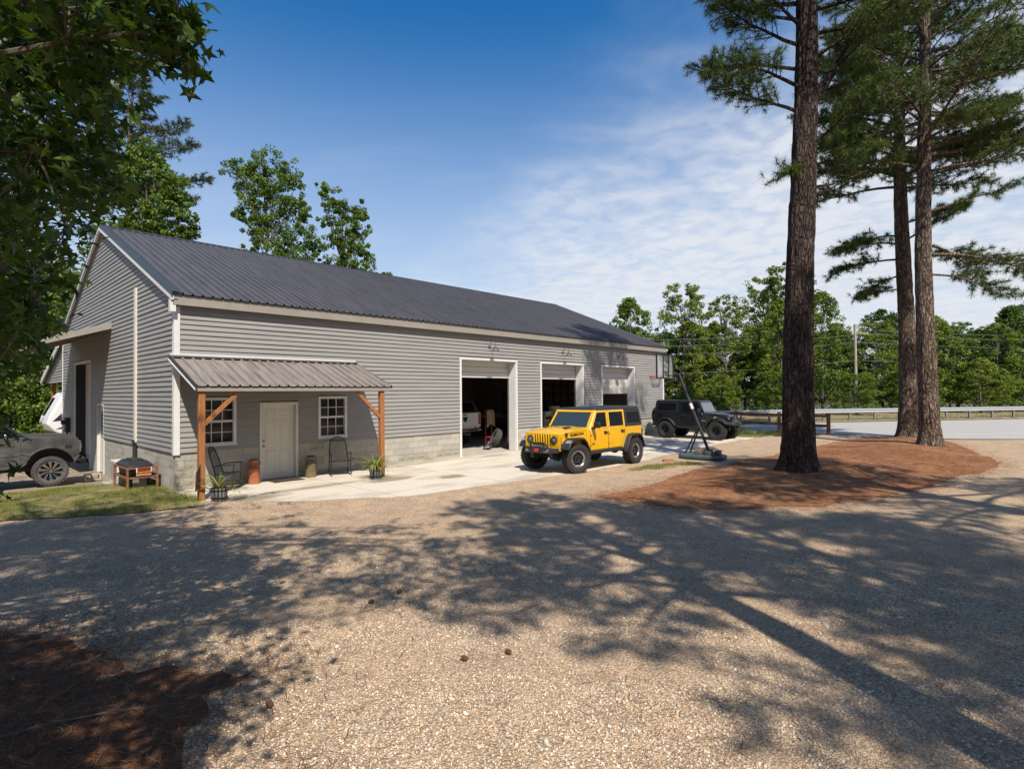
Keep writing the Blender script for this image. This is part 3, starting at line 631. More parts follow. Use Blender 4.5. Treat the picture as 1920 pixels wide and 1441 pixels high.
for k in range(NP):
    o = bpy.data.objects.new('roof_panel', rp); COL.objects.link(o); o.parent = roof; o.location = (-.13 + k * .9144 * .9985, 0, 0)
rr = rib_panel(NP * .9144, .2286, .022, BW - EV + .03, ZE - .012, HY + .05, ZR, roof_m); kind(link('rear_roof_panels', rr, roof_m, roof), 'stuff')
rc = MB(); x0, x1 = -.16, BL + .18
rc.prism([(HY - .17, ZR - .03), (HY, ZR + .055), (HY + .17, ZR - .03), (HY + .17, ZR - .015), (HY, ZR + .07), (HY - .17, ZR - .015)], 'x', x0, x1); rc.build('ridge_cap', dark_trim, roof)
for sx in (-.15, BL + .15):
    s_ = 1 if sx < 0 else -1
    fl = MB()
    for yy0, yy1 in ((EV - .03, HY), (BW - EV + .03, HY)):
        za, zb = ZE + .005, ZR + .025
        fl.hexa([(sx, yy0, za - .10), (sx + s_ * .03, yy0, za - .10), (sx + s_ * .03, yy1, zb - .10), (sx, yy1, zb - .10), (sx, yy0, za + .03), (sx + s_ * .03, yy0, za + .03), (sx + s_ * .03, yy1, zb + .03), (sx, yy1, zb + .03)])
        fl.hexa([(sx, yy0, za + .032), (sx + s_ * .2, yy0, za + .032), (sx + s_ * .2, yy1, zb + .032), (sx, yy1, zb + .032), (sx, yy0, za + .038), (sx + s_ * .2, yy0, za + .038), (sx + s_ * .2, yy1, zb + .038), (sx, yy1, zb + .038)])
    fl.build('rake_flashing', mat('rake_dark', (.045, .05, .052), .4), roof)
    rk = MB()
    for yy0, yy1 in ((EV - .01, HY), (BW - EV + .01, HY)):
        za, zb = ZE - .10, ZR - .08; xa, xb = sx + s_ * .028, sx + s_ * .06
        rk.hexa([(sx - s_ * .004, yy0, za - .06), (xb, yy0, za - .06), (xb, yy1, zb - .06), (sx - s_ * .004, yy1, zb - .06), (sx - s_ * .004, yy0, za + .03), (xb, yy0, za + .03), (xb, yy1, zb + .03), (sx - s_ * .004, yy1, zb + .03)])
    rk.build('rake_board', white_trim, roof)
    rs = MB()
    for yy0, yy1 in ((EV, HY), (BW - EV, HY)):
        za, zb = ZE - .115, ZR - .115; xb = sx + s_ * .145
        rs.hexa([(sx, yy0, za - .02), (xb, yy0, za - .02), (xb, yy1, zb - .02), (sx, yy1, zb - .02), (sx, yy0, za), (xb, yy0, za), (xb, yy1, zb), (sx, yy1, zb)])
    rs.build('rake_soffit', fascia_m, roof)
# gutter end box at the near eave corner
eb = MB(); eb.box(-.155, -.032, -.17, -.03, 4.36, 4.66); eb.build('eave_return', white_trim, W)
# ---- windows
slat_m = mat('blind_slats', (.30, .28, .25), .6)
def window(a, b, z0, z1, kx):
    fm = MB()
    for x0, x1, q0, q1 in ((a, a + .075, z0, z1), (b - .075, b, z0, z1), (a + .075, b - .075, z1 - .075, z1), (a + .075, b - .075, z0, z0 + .075)):
        fm.box(x0, x1, -.042, .10, q0, q1)
    mz = (z0 + z1) / 2; fm.box(a + .075, b - .075, -.012, .085, mz - .03, mz + .03)
    fm.box(a - .02, b + .02, -.06, -.043, z0 - .012, z0 + .03)
    w = fm.build('window', white_trim, W, bevel=.006, seg=1)
    ia, ib = a + .075, b - .075
    for (q0, q1, dep) in ((mz + .03, z1 - .075, .0), (z0 + .075, mz - .03, .025)):
        mm = MB(); cw = (ib - ia) / 3; ch = (q1 - q0) / 2
        for k in (1, 2): mm.box(ia + cw * k - .009, ia + cw * k + .009, .010 + dep, .03 + dep, q0, q1)
        for k in range(3): mm.box(ia + cw * k + .0095, ia + cw * (k + 1) - .0095, .0115 + dep, .0285 + dep, q0 + ch - .009, q0 + ch + .009)
        mm.build('muntin', white_trim, w)
        for k in range(3):
            for r_ in range(2):
                p = MB(); p.box(ia + cw * k + .001, ia + cw * (k + 1) - .001, .034 + dep, .040 + dep, q0 + ch * r_ + .001, q0 + ch * (r_ + 1) - .001)
                p.build('pane', pane_glass, w)
    bl = MB(); q = z0 + .09
    while q < z1 - .08:
        bl.add([(ia, .09, q), (ib, .09, q), (ib, .115, q + .022), (ia, .115, q + .022)], [(0, 1, 2, 3)]); q += .042
    bl.build('window_blind', slat_m, w)
    bk = MB(); bk.box(ia - .02, ib + .02, .16, .17, z0 + .05, z1 - .05); bk.build('window_backing', inner_wall, w)
pane_glass = clear_glass('pane_glass', .45, (.01, .011, .012))
for k, (a, b, c, d) in enumerate(WINS): window(a, b, c, d, k)
# ---- entry door
a, b, zt = WALK
fr = MB(); fr.box(a - .07, a, -.04, .13, 0, zt + .07); fr.box(b, b + .07, -.04, .13, 0, zt + .07); fr.box(a, b, -.04, .13, zt, zt + .07); fr.build('door_frame', door_m, W, bevel=.006, seg=1)
dm = MB(); dm.box(a + .002, b - .002, .075, .118, .02, zt - .002); door = dm.build('entry_door', door_m, W)
wd = b - a
for (u0, u1) in ((.14, .44), (.56, .86)):
    for (q0, q1) in ((.14, .82), (.98, 1.62), (1.74, 1.94)):
        x0, x1 = a + wd * u0, a + wd * u1; pm = MB()
        for e, y in ((0, .075), (.02, .068), (.045, .077), (.07, .070)): pass
        # moulding ring and raised field
        def ring(e0, y0, e1, y1):
            A = [(x0 + e0, y0, q0 + e0), (x1 - e0, y0, q0 + e0), (x1 - e0, y0, q1 - e0), (x0 + e0, y0, q1 - e0)]; B = [(x0 + e1, y1, q0 + e1), (x1 - e1, y1, q0 + e1), (x1 - e1, y1, q1 - e1), (x0 + e1, y1, q1 - e1)]
            pm.add(A + B, [(i, (i + 1) % 4, 4 + (i + 1) % 4, 4 + i) for i in range(4)])
        ring(0, .0745, .012, .066); ring(.012, .066, .026, .0735); ring(.026, .0735, .05, .0665)
        e1 = .05; pm.add([(x0 + e1, .0665, q0 + e1), (x1 - e1, .0665, q0 + e1), (x1 - e1, .0665, q1 - e1), (x0 + e1, .0665, q1 - e1)], [(0, 1, 2, 3)])
        pm.build('door_panel', door_m, door)
for zk in (.92, 1.06):
    kb = MB(); kb.lathe([(.0, -.0), (.032, -.0), (.032, -.012), (.014, -.02), (.014, -.04), (.028, -.052), (.026, -.07), (.0, -.075)], 12, (a + .075, .075, zk), 'y'); kb.build('door_knob' if zk < 1 else 'deadbolt', steel, door, smooth=True)
th = MB(); th.box(a, b, -.02, .13, .0, .018); th.build('threshold', steel, W)
# ---- garage bays
sect_m = mat('overhead_door_steel', (.60, .57, .52), .5, var=.04, stretch=(.3, 1, 8))
for k, (a, b, z) in enumerate(GAR):
    tr = MB(); tr.box(a - TW, a, -.044, .0, 0, z + TW); tr.box(b, b + TW, -.044, 0, 0, z + TW); tr.box(a, b, -.044, 0, z, z + TW); tr.build('bay_trim', white_trim, W)
    jb = MB(); jb.box(a - .014, a + .012, .002, .36, 0, z); jb.box(b - .012, b + .014, .002, .36, 0, z); jb.box(a + .012, b - .012, .002, .36, z - .014, z + .01); jb.build('bay_jamb', white_trim, W)
    gd = MB(); gd.box(a + .014, b - .014, .385, .40, z - .02, z - .01); gd.box(a - .03, a + .0, .37, .45, .3, z); gd.box(b, b + .03, .37, .45, .3, z)
    gdo = gd.build('overhead_door', steel, W)
    nsec, hh, bot = ((3, .215, 0), (3, .215, 0), (5, .265, 0))[k]
    for q in range(nsec):
        zt_ = z - .016 - q * hh; sm = MB(); x0, x1 = a + .016, b - .016
        sm.prism([(.375, zt_ - hh + .012), (.368, zt_ - hh + .02), (.368, zt_ - hh * .5 - .008), (.374, zt_ - hh * .5), (.368, zt_ - hh * .5 + .008), (.368, zt_ - .006), (.376, zt_), (.415, zt_), (.415, zt_ - hh + .012)], 'x', x0, x1)
        sm.build('door_section', sect_m, gdo)
# ---- gable doors, awning, service runs
a, b, z = G_BIG
tr = MB(); tr.box(-.03, 0, a - TW, a, -.35, z + TW); tr.box(-.03, 0, b, b + TW, -.35, z + TW); tr.box(-.03, 0, a, b, z, z + TW); tr.build('bay_trim', white_trim, W)
jb = MB(); jb.box(.0, .42, b - .014, b + .014, -.35, z); jb.build('bay_jamb', dark_trim, W)  # jamb coloured dark in place of the deep shade on it
gd = MB(); gd.box(.44, .46, a - .1, b + .1, -.35, z + .02); gdo = gd.build('overhead_door', steel, W)
for q in range(7):
    sm = MB(); sm.box(.405, .438, a - .02, b + .02, -.33 + q * .56, -.33 + q * .56 + .545); sm.build('door_section', sect_m, gdo)
a, b, z = G_WALK
fr = MB(); fr.box(-.03, .12, a - .07, a, -.33, z + .07); fr.box(-.03, .12, b, b + .07, -.33, z + .07); fr.box(-.03, .12, a, b, z, z + .07); fr.build('door_frame', door_m, W)
dm = MB(); dm.box(.06, .10, a, b, -.31, z); sd_ = dm.build('side_door', door_m, W); dm = MB(); dm.box(.05, .0585, a + .18, b - .18, .9, 1.8); dm.build('pane', window_glass, sd_)
aw = MB(); t0, t1 = 6.5, 13.6
aw.hexa([(-2.05, t0, 3.93), (0, t0, 4.66), (0, t1, 4.66), (-2.05, t1, 3.93), (-2.05, t0, 3.96), (0, t0, 4.69), (0, t1, 4.69), (-2.05, t1, 3.96)]); awn = aw.build('side_awning', roof_m, W)
am = MB()
for tt in (t0 - .022, t1):
    am.hexa([(-2.06, tt, 3.80), (-.031, tt, 4.51), (-.031, tt + .02, 4.51), (-2.06, tt + .02, 3.80), (-2.06, tt, 3.985), (-.031, tt, 4.715), (-.031, tt + .02, 4.715), (-2.06, tt + .02, 3.985)])
am.box(-2.085, -2.062, t0 - .02, t1 + .02, 3.78, 3.975); am.build('awning_fascia', fascia_m, awn)
am = MB(); am.hexa([(-2.05, t0 + .01, 3.80), (-.035, t0 + .01, 4.52), (-.035, t1 - .01, 4.52), (-2.05, t1 - .01, 3.80), (-2.05, t0 + .01, 3.82), (-.035, t0 + .01, 4.54), (-.035, t1 - .01, 4.54), (-2.05, t1 - .01, 3.82)]); am.build('awning_ceiling', mat('awning_boards', (.12, .06, .035), .8), awn)
cd = MB(); cd.box(-.075, -.026, 3.38, 3.56, 1.0, 5.42); cd.build('service_conduit_cover', mat('cream_cover', (.62, .58, .49), .6, var=.06), W)
cd = MB(); cd.tube([(-.06, 3.47, 1.05), (-.06, 3.47, .35)], .055, 10); cd.box(-.12, -.01, 3.40, 3.54, .95, 1.06); cd.build('service_pipe', black_plastic, W)
cd = MB(); cd.tube([(-.08, 3.60, 1.18), (-.03, 3.60, 1.18)], .035, 8); cd.build('hose_bib', steel, W)
mb = MB(); mb.box(-.18, -.026, 13.75, 14.15, .85, 1.45); mb.lathe([(0, -.30), (.09, -.30), (.09, -.18), (0, -.17)], 12, (0, 13.95, 1.25), 'x'); mb.tube([(-.1, 13.95, .9), (-.1, 13.95, -.2)], .035, 8); mb.build('meter_box', dark_trim, W)
# lean-to at the back
lt = MB(); y0, y1 = BW + .02, 20.7; za, zb = 4.68, 3.12
lt.hexa([(-.15, y0, za - .05), (-.15, y1, zb - .05), (12, y1, zb - .05), (12, y0, za - .05), (-.15, y0, za), (-.15, y1, zb), (12, y1, zb), (12, y0, za)]); lean = lt.build('lean_to_roof', roof_m, W)
lt = MB(); lt.hexa([(-.2, y0, za - .22), (-.155, y0, za - .22), (-.155, y1, zb - .2), (-.2, y1, zb - .2), (-.2, y0, za + .02), (-.155, y0, za + .02), (-.155, y1, zb + .02), (-.2, y1, zb + .02)]); lt.build('lean_to_rake', white_trim, lean)
z = 2.95; i = 300
while z < 4.3:
    b0 = y0 + (za - .2 - z) / (za - zb) * (y1 - y0); b1 = y0 + (za - .2 - z - RV) / (za - zb) * (y1 - y0)
    if b1 > y0 + .1: board(lean, y0 + .03, min(b0, 20.3), y0 + .03, min(b1, 20.3), z, 'g', i)
    z += RV; i += 1
for xx in (.2, 4.0, 8.0, 11.8):
    lt = MB(); lt.box(xx - .08, xx + .08, 19.75, 19.91, -.4, 3.15); lt.build('lean_to_post', wood_post, W)
# ---- porch
PS0, PS1, PN, PZT, PZF = -.12, 4.93, 1.93, 3.27, 2.53
porch = MB(); porch.hexa([(PS0 + .02, -PN + .04, PZF - .03), (PS1 - .02, -PN + .04, PZF - .03), (PS1 - .02, -.03, PZT - .03), (PS0 + .02, -.03, PZT - .03), (PS0 + .02, -PN + .04, PZF - .008), (PS1 - .02, -PN + .04, PZF - .008), (PS1 - .02, -.03, PZT - .008), (PS0 + .02, -.03, PZT - .008)])
porch = porch.build('porch_roof', mat('porch_boards', (.10, .07, .05), .9), W)
pp = rib_panel(.9144, .2286, .042, -PN, PZF, -.032, PZT, galv_m)
if sum(p.normal.z for p in pp.polygons) < 0: pp.flip_normals()
pw = (PS1 - PS0) / .9144 / 5.5
for k in range(5):
    o = bpy.data.objects.new('roof_panel', pp); COL.objects.link(o); o.parent = porch; o.location = (PS0 + k * .9144 * pw, 0, 0); o.scale = (pw, 1, 1)
ph = rib_panel(.4572, .2286, .042, -PN, PZF, -.032, PZT, galv_m)
if sum(p.normal.z for p in ph.polygons) < 0: ph.flip_normals()
o = bpy.data.objects.new('roof_panel', ph); COL.objects.link(o); o.parent = porch; o.location = (PS0 + 5 * .9144 * pw, 0, 0); o.scale = (pw, 1, 1)
pt = MB(); pt.box(PS0, PS1, -.05, -.027, PZT - .01, PZT + .085); pt.build('wall_flashing', white_trim, porch)
pt = MB(); pt.box(PS0, PS1, -.052, -.0515, 0, 0.0001)
pt = MB(); pt.hexa([(PS0, -.18, PZT - .02), (PS1, -.18, PZT - .02), (PS1, -.052, PZT + .03), (PS0, -.052, PZT + .03), (PS0, -.18, PZT - .012), (PS1, -.18, PZT - .012), (PS1, -.052, PZT + .038), (PS0, -.052, PZT + .038)]); pt.build('upper_flashing', dark_trim, porch)
for xx in (PS0 - .03, PS1):
    pt = MB(); pt.hexa([(xx, -PN - .02, PZF - .05), (xx + .03, -PN - .02, PZF - .05), (xx + .03, -.03, PZT - .05), (xx, -.03, PZT - .05), (xx, -PN - .02, PZF + .028), (xx + .03, -PN - .02, PZF + .028), (xx + .03, -.03, PZT + .03), (xx, -.03, PZT + .03)]); pt.build('edge_flashing', dark_trim, porch)
pt = MB(); xx = PS0 - .034; pt.hexa([(xx - .01, -PN, PZF - .085), (xx + .02, -PN, PZF - .085), (xx + .02, -.03, PZT - .085), (xx - .01, -.03, PZT - .085), (xx - .01, -PN, PZF - .052), (xx + .02, -PN, PZF - .052), (xx + .02, -.03, PZT - .052), (xx - .01, -.03, PZT - .052)]); pt.build('edge_strip', white_trim, porch)
pt = MB(); pt.box(PS0, PS1 - .03, -PN + .03, -PN + .06, PZF - .115, PZF - .032); pt.build('front_fascia', fascia_m, porch)
pt = MB(); pt.box(.0, 4.74, -1.84, -1.72, PZF - .13, PZF - .035); pt.build('porch_beam', wood_post, W)
for sx, ex in ((.02, .80), (4.70, 3.92)):
    pt = MB(); pt.box(sx - .066, sx + .066, -1.856, -1.724, -.02, PZF - .132); pt.build('porch_post', wood_post, W, bevel=.008, seg=1)
    pt = MB(); s_ = 1 if ex > sx else -1; pt.bar((sx + s_ * .06, -1.79, 1.68), (ex, -1.79, PZF - .14), .075, .085); pt.build('brace', wood_post, W)
# ---- gooseneck wall lamps
lamp_m = mat('lamp_enamel', (.12, .12, .13), .35, .3)
def goose(s):
    m = MB(); m.lathe([(0, -.022), (.055, -.022), (.055, -.05), (0, -.055)], 12, (s, 0, 4.10), 'y'); o = m.build('wall_lamp', lamp_m, W, smooth=True)
    m = MB(); P = [(s, -.05, 4.10), (s, -.10, 4.16), (s, -.16, 4.27), (s, -.25, 4.31), (s, -.34, 4.27), (s, -.38, 4.18), (s, -.38, 4.08)]; m.tube(P, .013, 8); m.build('lamp_arm', lamp_m, o, smooth=True)
    m = MB(); m.lathe([(.035, 4.10), (.045, 4.06), (.05, 4.02), (.11, 3.985), (.15, 3.945), (.152, 3.925), (.14, 3.93), (.04, 3.99)], 20, (s, -.38, 0), 'z', cap=False); m.build('lamp_shade', lamp_m, o, smooth=True)
for s in (10.70, 15.24, 19.80): goose(s)
# ------------------------------------------------------------------ vehicles (x forward, y left, z up)
def text_mesh(txt, size, depth=.003, bold=0.0, shear=0.0):
    cu = bpy.data.curves.new('txt', 'FONT'); cu.body = txt; cu.size = size; cu.extrude = depth; cu.offset = bold; cu.shear = shear; cu.align_x = 'CENTER'; cu.align_y = 'CENTER'
    o = bpy.data.objects.new('txt', cu); COL.objects.link(o); bpy.context.view_layer.update()
    me = bpy.data.meshes.new_from_object(o.evaluated_get(bpy.context.evaluated_depsgraph_get())); bpy.data.objects.remove(o); bpy.data.curves.remove(cu); me.materials.clear(); return me
def place_text(name, txt, size, m, parent, origin, xdir, up, depth=.003, bold=0.0, sx=1.0, shear=0.0):
    me = text_mesh(txt, size, depth, bold, shear); X_ = Vector(xdir).normalized(); Zn = X_.cross(Vector(up)).normalized(); Y_ = Zn.cross(X_)
    M4 = Matrix((( X_.x * sx, Y_.x, Zn.x, origin[0]), (X_.y * sx, Y_.y, Zn.y, origin[1]), (X_.z * sx, Y_.z, Zn.z, origin[2]), (0, 0, 0, 1)))
    me.transform(M4); return link(name, me, m, parent)
rim_dark = mat('rim_dark', (.02, .02, .022), .4, .4); rim_silver = mat('rim_machined', (.52, .52, .53), .28, .9)
def wheel(parent, x, y, r, w, rr, style, steer=0.0, tyre_m=rubber, name='wheel'):
    side = 1 if y > 0 else -1
    m = MB(); h = w / 2
    prof = [(rr * .98, -h * .75), (rr + .02, -h * .92), ((r + rr) / 2, -h), (r - .045, -h * .98), (r - .018, -h * .86), (r - .012, -h * .3), (r - .018, 0), (r - .012, h * .3), (r - .018, h * .86), (r - .045, h * .98), ((r + rr) / 2, h), (rr + .02, h * .92), (rr * .98, h * .75)]
    m.lathe(prof, 40, axis='y', cap=False)
    nb = 30
    for k in range(nb):
        for sgn, off in ((-1, 0), (1, .5)):
            a = 2 * math.pi * (k + off) / nb
            for (y0, y1, rad0, rad1) in ((h * .45, h * .99, r - .03, r), (.02, h * .38, r - .03, r - .002)):
                da = math.pi / nb * .62
                P = []
                for rad in (rad0, rad1):
                    for (yy, aa) in ((y0 * sgn, a - da), (y1 * sgn, a - da), (y1 * sgn, a + da), (y0 * sgn, a + da)):
                        P.append((rad * math.cos(aa), yy, rad * math.sin(aa)))
                m.hexa(P)
    o = m.build(name, tyre_m, parent, smooth=True); o.location = (x, y, r); o.rotation_euler = (0, 0, steer)
    ys = side
    rm = MB()
    # barrel and back disc
    rm.lathe([(rr * .96, -h * .7), (rr * .97, h * .7), (rr * .90, h * .66), (rr * .88, h * .1), (.06, 0.0), (.06, -.02), (rr * .85, -.03)], 36, axis='y', cap=False) if ys > 0 else rm.lathe([(rr * .96, h * .7), (rr * .97, -h * .7), (rr * .90, -h * .66), (rr * .88, -h * .1), (.06, 0), (.06, .02), (rr * .85, .03)], 36, axis='y', cap=False)
    rim = rm.build('rim', rim_dark, o, smooth=True)
    f = ys * h
    if style == 'five':
        q = MB(); q.lathe([(rr * .80, f * .50), (rr * .96, f * .66), (rr * 1.0, f * .80), (rr * .93, f * .82), (rr * .84, f * .70), (rr * .80, f * .50)], 40, axis='y', cap=False); q.build('rim_ring', rim_silver, o, smooth=True)
        for k in range(5):
            a = 2 * math.pi * k / 5 + .3; q = MB()
            for (ra, rb, wa, wb, ya, yb, ) in ((.05, rr * .88, .055, .035, f * .40, f * .66),):
                c, s = math.cos(a), math.sin(a); P = []
                for yy in (0, 1):
                    for (rad, ww) in ((ra, -wa), (ra, wa), (rb, wb), (rb, -wb)):
                        yv = (ya if rad == ra else yb) - ys * (.05 if yy == 0 else 0); P.append((rad * c - ww * s, yv, rad * s + ww * c))
                q.hexa(P)
            q.build('rim_spoke', rim_dark, o)
            # silver wedge between spokes at the rim
            a2 = a + math.pi / 5; q = MB(); c, s = math.cos(a2), math.sin(a2); P = []
            for yy in (0, 1):
                for (rad, ww) in ((rr * .70, -.01), (rr * .70, .01), (rr * .90, .085), (rr * .90, -.085)):
                    P.append((rad * c - ww * s, f * .60 - ys * (.03 if yy == 0 else 0), rad * s + ww * c))
            q.hexa(P); q.build('rim_web', rim_silver, o)
        q = MB(); q.lathe([(0, f * .55), (.05, f * .55), (.06, f * .40), (.06, f * .2)], 14, axis='y'); q.build('hub_cap', rim_dark, o, smooth=True)
        for k in range(5):
            a = 2 * math.pi * k / 5 + .93; q = MB(); q.lathe([(0, f * .5), (.012, f * .5), (.012, f * .3)], 6, (.085 * math.cos(a), 0, .085 * math.sin(a)), 'y'); q.build('lug_nut', rim_silver, o)
    elif style == 'chrome':
        q = MB(); q.lathe([(rr * .84, f * .45), (rr * .97, f * .70), (rr * 1.0, f * .84), (rr * .94, f * .86), (rr * .84, f * .45)], 40, axis='y', cap=False); q.build('rim_ring', chrome, o, smooth=True)
        for k in range(10):
            a = 2 * math.pi * k / 10; q = MB()
            for tw in (.0, .16):
                P = []
                for yy in (0, 1):
                    for (rad, off) in ((.06, -.06 + tw), (.06, .12 + tw), (rr * .92, .36 + tw), (rr * .92, .255 + tw)):
                        P.append((rad * math.cos(a + off), f * (.35 if rad < .1 else .62) - ys * (.03 if yy == 0 else 0), rad * math.sin(a + off)))
                q.hexa(P)
            q.build('rim_spoke', chrome, o)
        q = MB(); q.lathe([(0, f * .55), (.045, f * .55), (.055, f * .35), (.055, f * .1)], 14, axis='y'); q.build('hub_cap', chrome, o, smooth=True)
    else:
        q = MB(); q.lathe([(rr * .5, f * .25), (rr * .85, f * .35), (rr * .98, f * .7), (rr * .9, f * .72), (rr * .7, f * .15), (rr * .5, f * .10)], 36, axis='y', cap=False)
        q.lathe([(0, f * .5), (.06, f * .5), (.08, f * .1)], 12, axis='y'); q.build('rim_ring', rim_dark, o, smooth=True)
        for k in range(8):
            a = 2 * math.pi * k / 8; q = MB(); q.lathe([(0, f * .32), (.03, f * .32), (.03, f * .25)], 8, (rr * .68 * math.cos(a), 0, rr * .68 * math.sin(a)), 'y'); q.build('rim_bolt', rim_dark, o)
    return o
def arch_pts(cx, cz, r, a0, a1, n=10): return [(cx + r * math.cos(R(a0 + (a1 - a0) * k / n)), cz + r * math.sin(R(a0 + (a1 - a0) * k / n))) for k in range(n + 1)]
def offroader(root, d):
    paint = d['paint']; fx, rx = d['wb'] / 2, -d['wb'] / 2; hw = d['hw']; r = d['r']; zb = d['zb']; zbelt = d['belt']; zt = d['top']; xr = d['xr']; xc = d['xc']; xf = d['xf']; lift = d.get('lift', 0)
    ar = r + .075
    # ladder frame and axles
    m = MB(); m.box(xr + .1, xf + .1, -.42, -.30, zb - .14, zb + .02); m.box(xr + .1, xf + .1, .30, .42, zb - .14, zb + .02)
    for xx in (fx, rx): m.tube([(xx, -d['tr'] + .1, r), (xx, d['tr'] - .1, r)], .05, 8); m.lathe([(0, -.13), (.12, -.1), (.14, 0), (.12, .1), (0, .13)], 10, (xx, .1, r), 'x')
    m.build('chassis', black_plastic, root, smooth=True)
    # tub with rear wheel arch
    prof = [(xr, zb + .06), (rx - ar - .02, zb + .06)] + [(x_, max(z_, zb)) for x_, z_ in arch_pts(rx, r + .06, ar, 170, 10)] + [(rx + ar + .02, zb), (xc, zb), (xc, zbelt), (xr + .03, zbelt), (xr - .01, zbelt - .12)]
    m = MB(); m.prism(prof, 'y', -hw, hw); body = m.build('body', paint, root, bevel=.025)
    # inner wheel wells
    m = MB()
    for s_ in (-1, 1): m.box(rx - ar, rx + ar, s_ * (hw - .26) - .02, s_ * (hw - .26) + .02, zb, zb + .45)
    m.build('wheel_well', black_plastic, root)
    # engine bay sides, hood, grille
    g0 = d['gw']; zh0, zh1 = d['hood0'], d['hood1']; zg = d['gb']
    m = MB(); m.hexa([(xc + .002, -hw + .03, zb + .06), (xf - .035, -g0, zg + .06), (xf - .035, g0, zg + .06), (xc + .002, hw - .03, zb + .06), (xc + .002, -hw + .03, zh0 - .09), (xf - .035, -g0, zh1 - .10), (xf - .035, g0, zh1 - .10), (xc + .002, hw - .03, zh0 - .09)])
    m.build('engine_bay', paint, root, bevel=.012)
    m = MB(); n = 7; vs = []; rows = ((xc + .004, hw - .025, zh0), (xc + (xf - xc) * .5, (hw + g0) / 2 - .01, (zh0 + zh1) / 2 + .015), (xf - .10, g0 + .01, zh1), (xf + .015, g0, zh1 - .075))
    for (x_, wv, z_) in rows:
        for k in range(n):
            f = -1 + 2 * k / (n - 1); vs.append((x_, wv * f, z_ - .045 * abs(f) ** 3.0 + (.018 if abs(f) < .5 else 0)))
    base = len(vs)
    for (x_, wv, z_) in rows:
        for k in range(n):
            f = -1 + 2 * k / (n - 1); vs.append((x_, wv * f, z_ - .088))
    fs = []
    for i in range(len(rows) - 1):
        for k in range(n - 1):
            A = i * n + k; fs.append((A, A + 1, A + n + 1, A + n)); fs.append((base + A, base + A + n, base + A + n + 1, base + A + 1))
    for i in range(len(rows) - 1):
        for k in (0, n - 1): A = i * n + k; fs.append((A, A + n, base + A + n, base + A))
    for k in range(n - 1):
        fs.append((k, base + k, base + k + 1, k + 1)); A = (len(rows) - 1) * n + k; fs.append((A, A + 1, base + A + 1, base + A))
    m.add(vs, fs); hood = m.build('hood', paint, root, smooth=True)
    if d.get('vents'):
        for s_ in (-1, 1):
            q = MB(); q.hexa([(xc + .30, s_ * .30, zh0 + .006), (xc + .62, s_ * .34, zh0 - .004), (xc + .60, s_ * .45, zh0 - .016), (xc + .30, s_ * .42, zh0 - .006), (xc + .30, s_ * .30, zh0 + .022), (xc + .62, s_ * .34, zh0 + .014), (xc + .60, s_ * .45, zh0 + .004), (xc + .30, s_ * .42, zh0 + .014)]); q.build('hood_vent', black_plastic, hood)
    q = MB()
    for s_ in (-1, 1): q.box(xf - .22, xf - .15, s_ * (g0 + .03) - .012, s_ * (g0 + .03) + .03 * s_, zh1 - .14, zh1 - .02)
    q = MB(); q.cbox((xf - .2, g0 + .035, zh1 - .09), (.08, .035, .10)); q.build('hood_latch', black_plastic, hood); q = MB(); q.cbox((xf - .2, -g0 - .035, zh1 - .09), (.08, .035, .10)); q.build('hood_latch', black_plastic, hood)
    # grille: dark backing, frame rails and bars between seven slots
    zt0, zt1 = zg + .10, zh1 - .10; sw = d.get('slot', .66)
    q = MB(); q.box(xf - .03, xf - .002, -g0 + .02, g0 - .02, zg + .05, zh1 - .09); gb = q.build('grille', black_plastic, root)
    q = MB(); q.box(xf - .03, xf + .055, -g0, g0, zt1, zh1 - .062); q.box(xf - .03, xf + .055, -g0, g0, zg, zt0); q.box(xf + .013, xf + .055, -g0, -sw / 2 - .02, zt0, zt1); q.box(xf + .013, xf + .055, sw / 2 + .02, g0, zt0, zt1); q.build('grille_surround', paint, gb, bevel=.01)
    for k in range(8):
        yy = -sw / 2 + sw * k / 7; q = MB(); q.box(xf + .013, xf + .06, yy - .0165, yy + .0165, zt0 - .003, zt1 + .003); q.build('grille_bar', paint, gb, bevel=.006, seg=1)
    for s_ in (-1, 1):
        yy = s_ * (sw / 2 + .125); zc_ = (zt0 + zt1) / 2 + .035; rl = .098
        q = MB(); q.lathe([(rl - .005, xf + .05), (rl + .014, xf + .06), (rl + .014, xf + .078), (rl - .01, xf + .08), (rl - .014, xf + .06)], 24, (0, yy, zc_), 'x', cap=False); hl = q.build('headlight', black_plastic, root, smooth=True)
        q = MB(); q.lathe([(.0, xf + .085), (rl * .5, xf + .08), (rl - .01, xf + .064), (rl - .01, xf + .05), (0, xf + .05)], 24, (0, yy, zc_), 'x', cap=False); q.build('lens', glass_mat('headlight_lens', (.10, .11, .12), .05), hl, smooth=True)
        q = MB(); q.lathe([(.0, xf + .088), (rl * .36, xf + .086), (rl * .4, xf + .082), (0, xf + .081)], 20, (0, yy, zc_), 'x', cap=False); q.build('lamp_element', steel, hl, smooth=True)
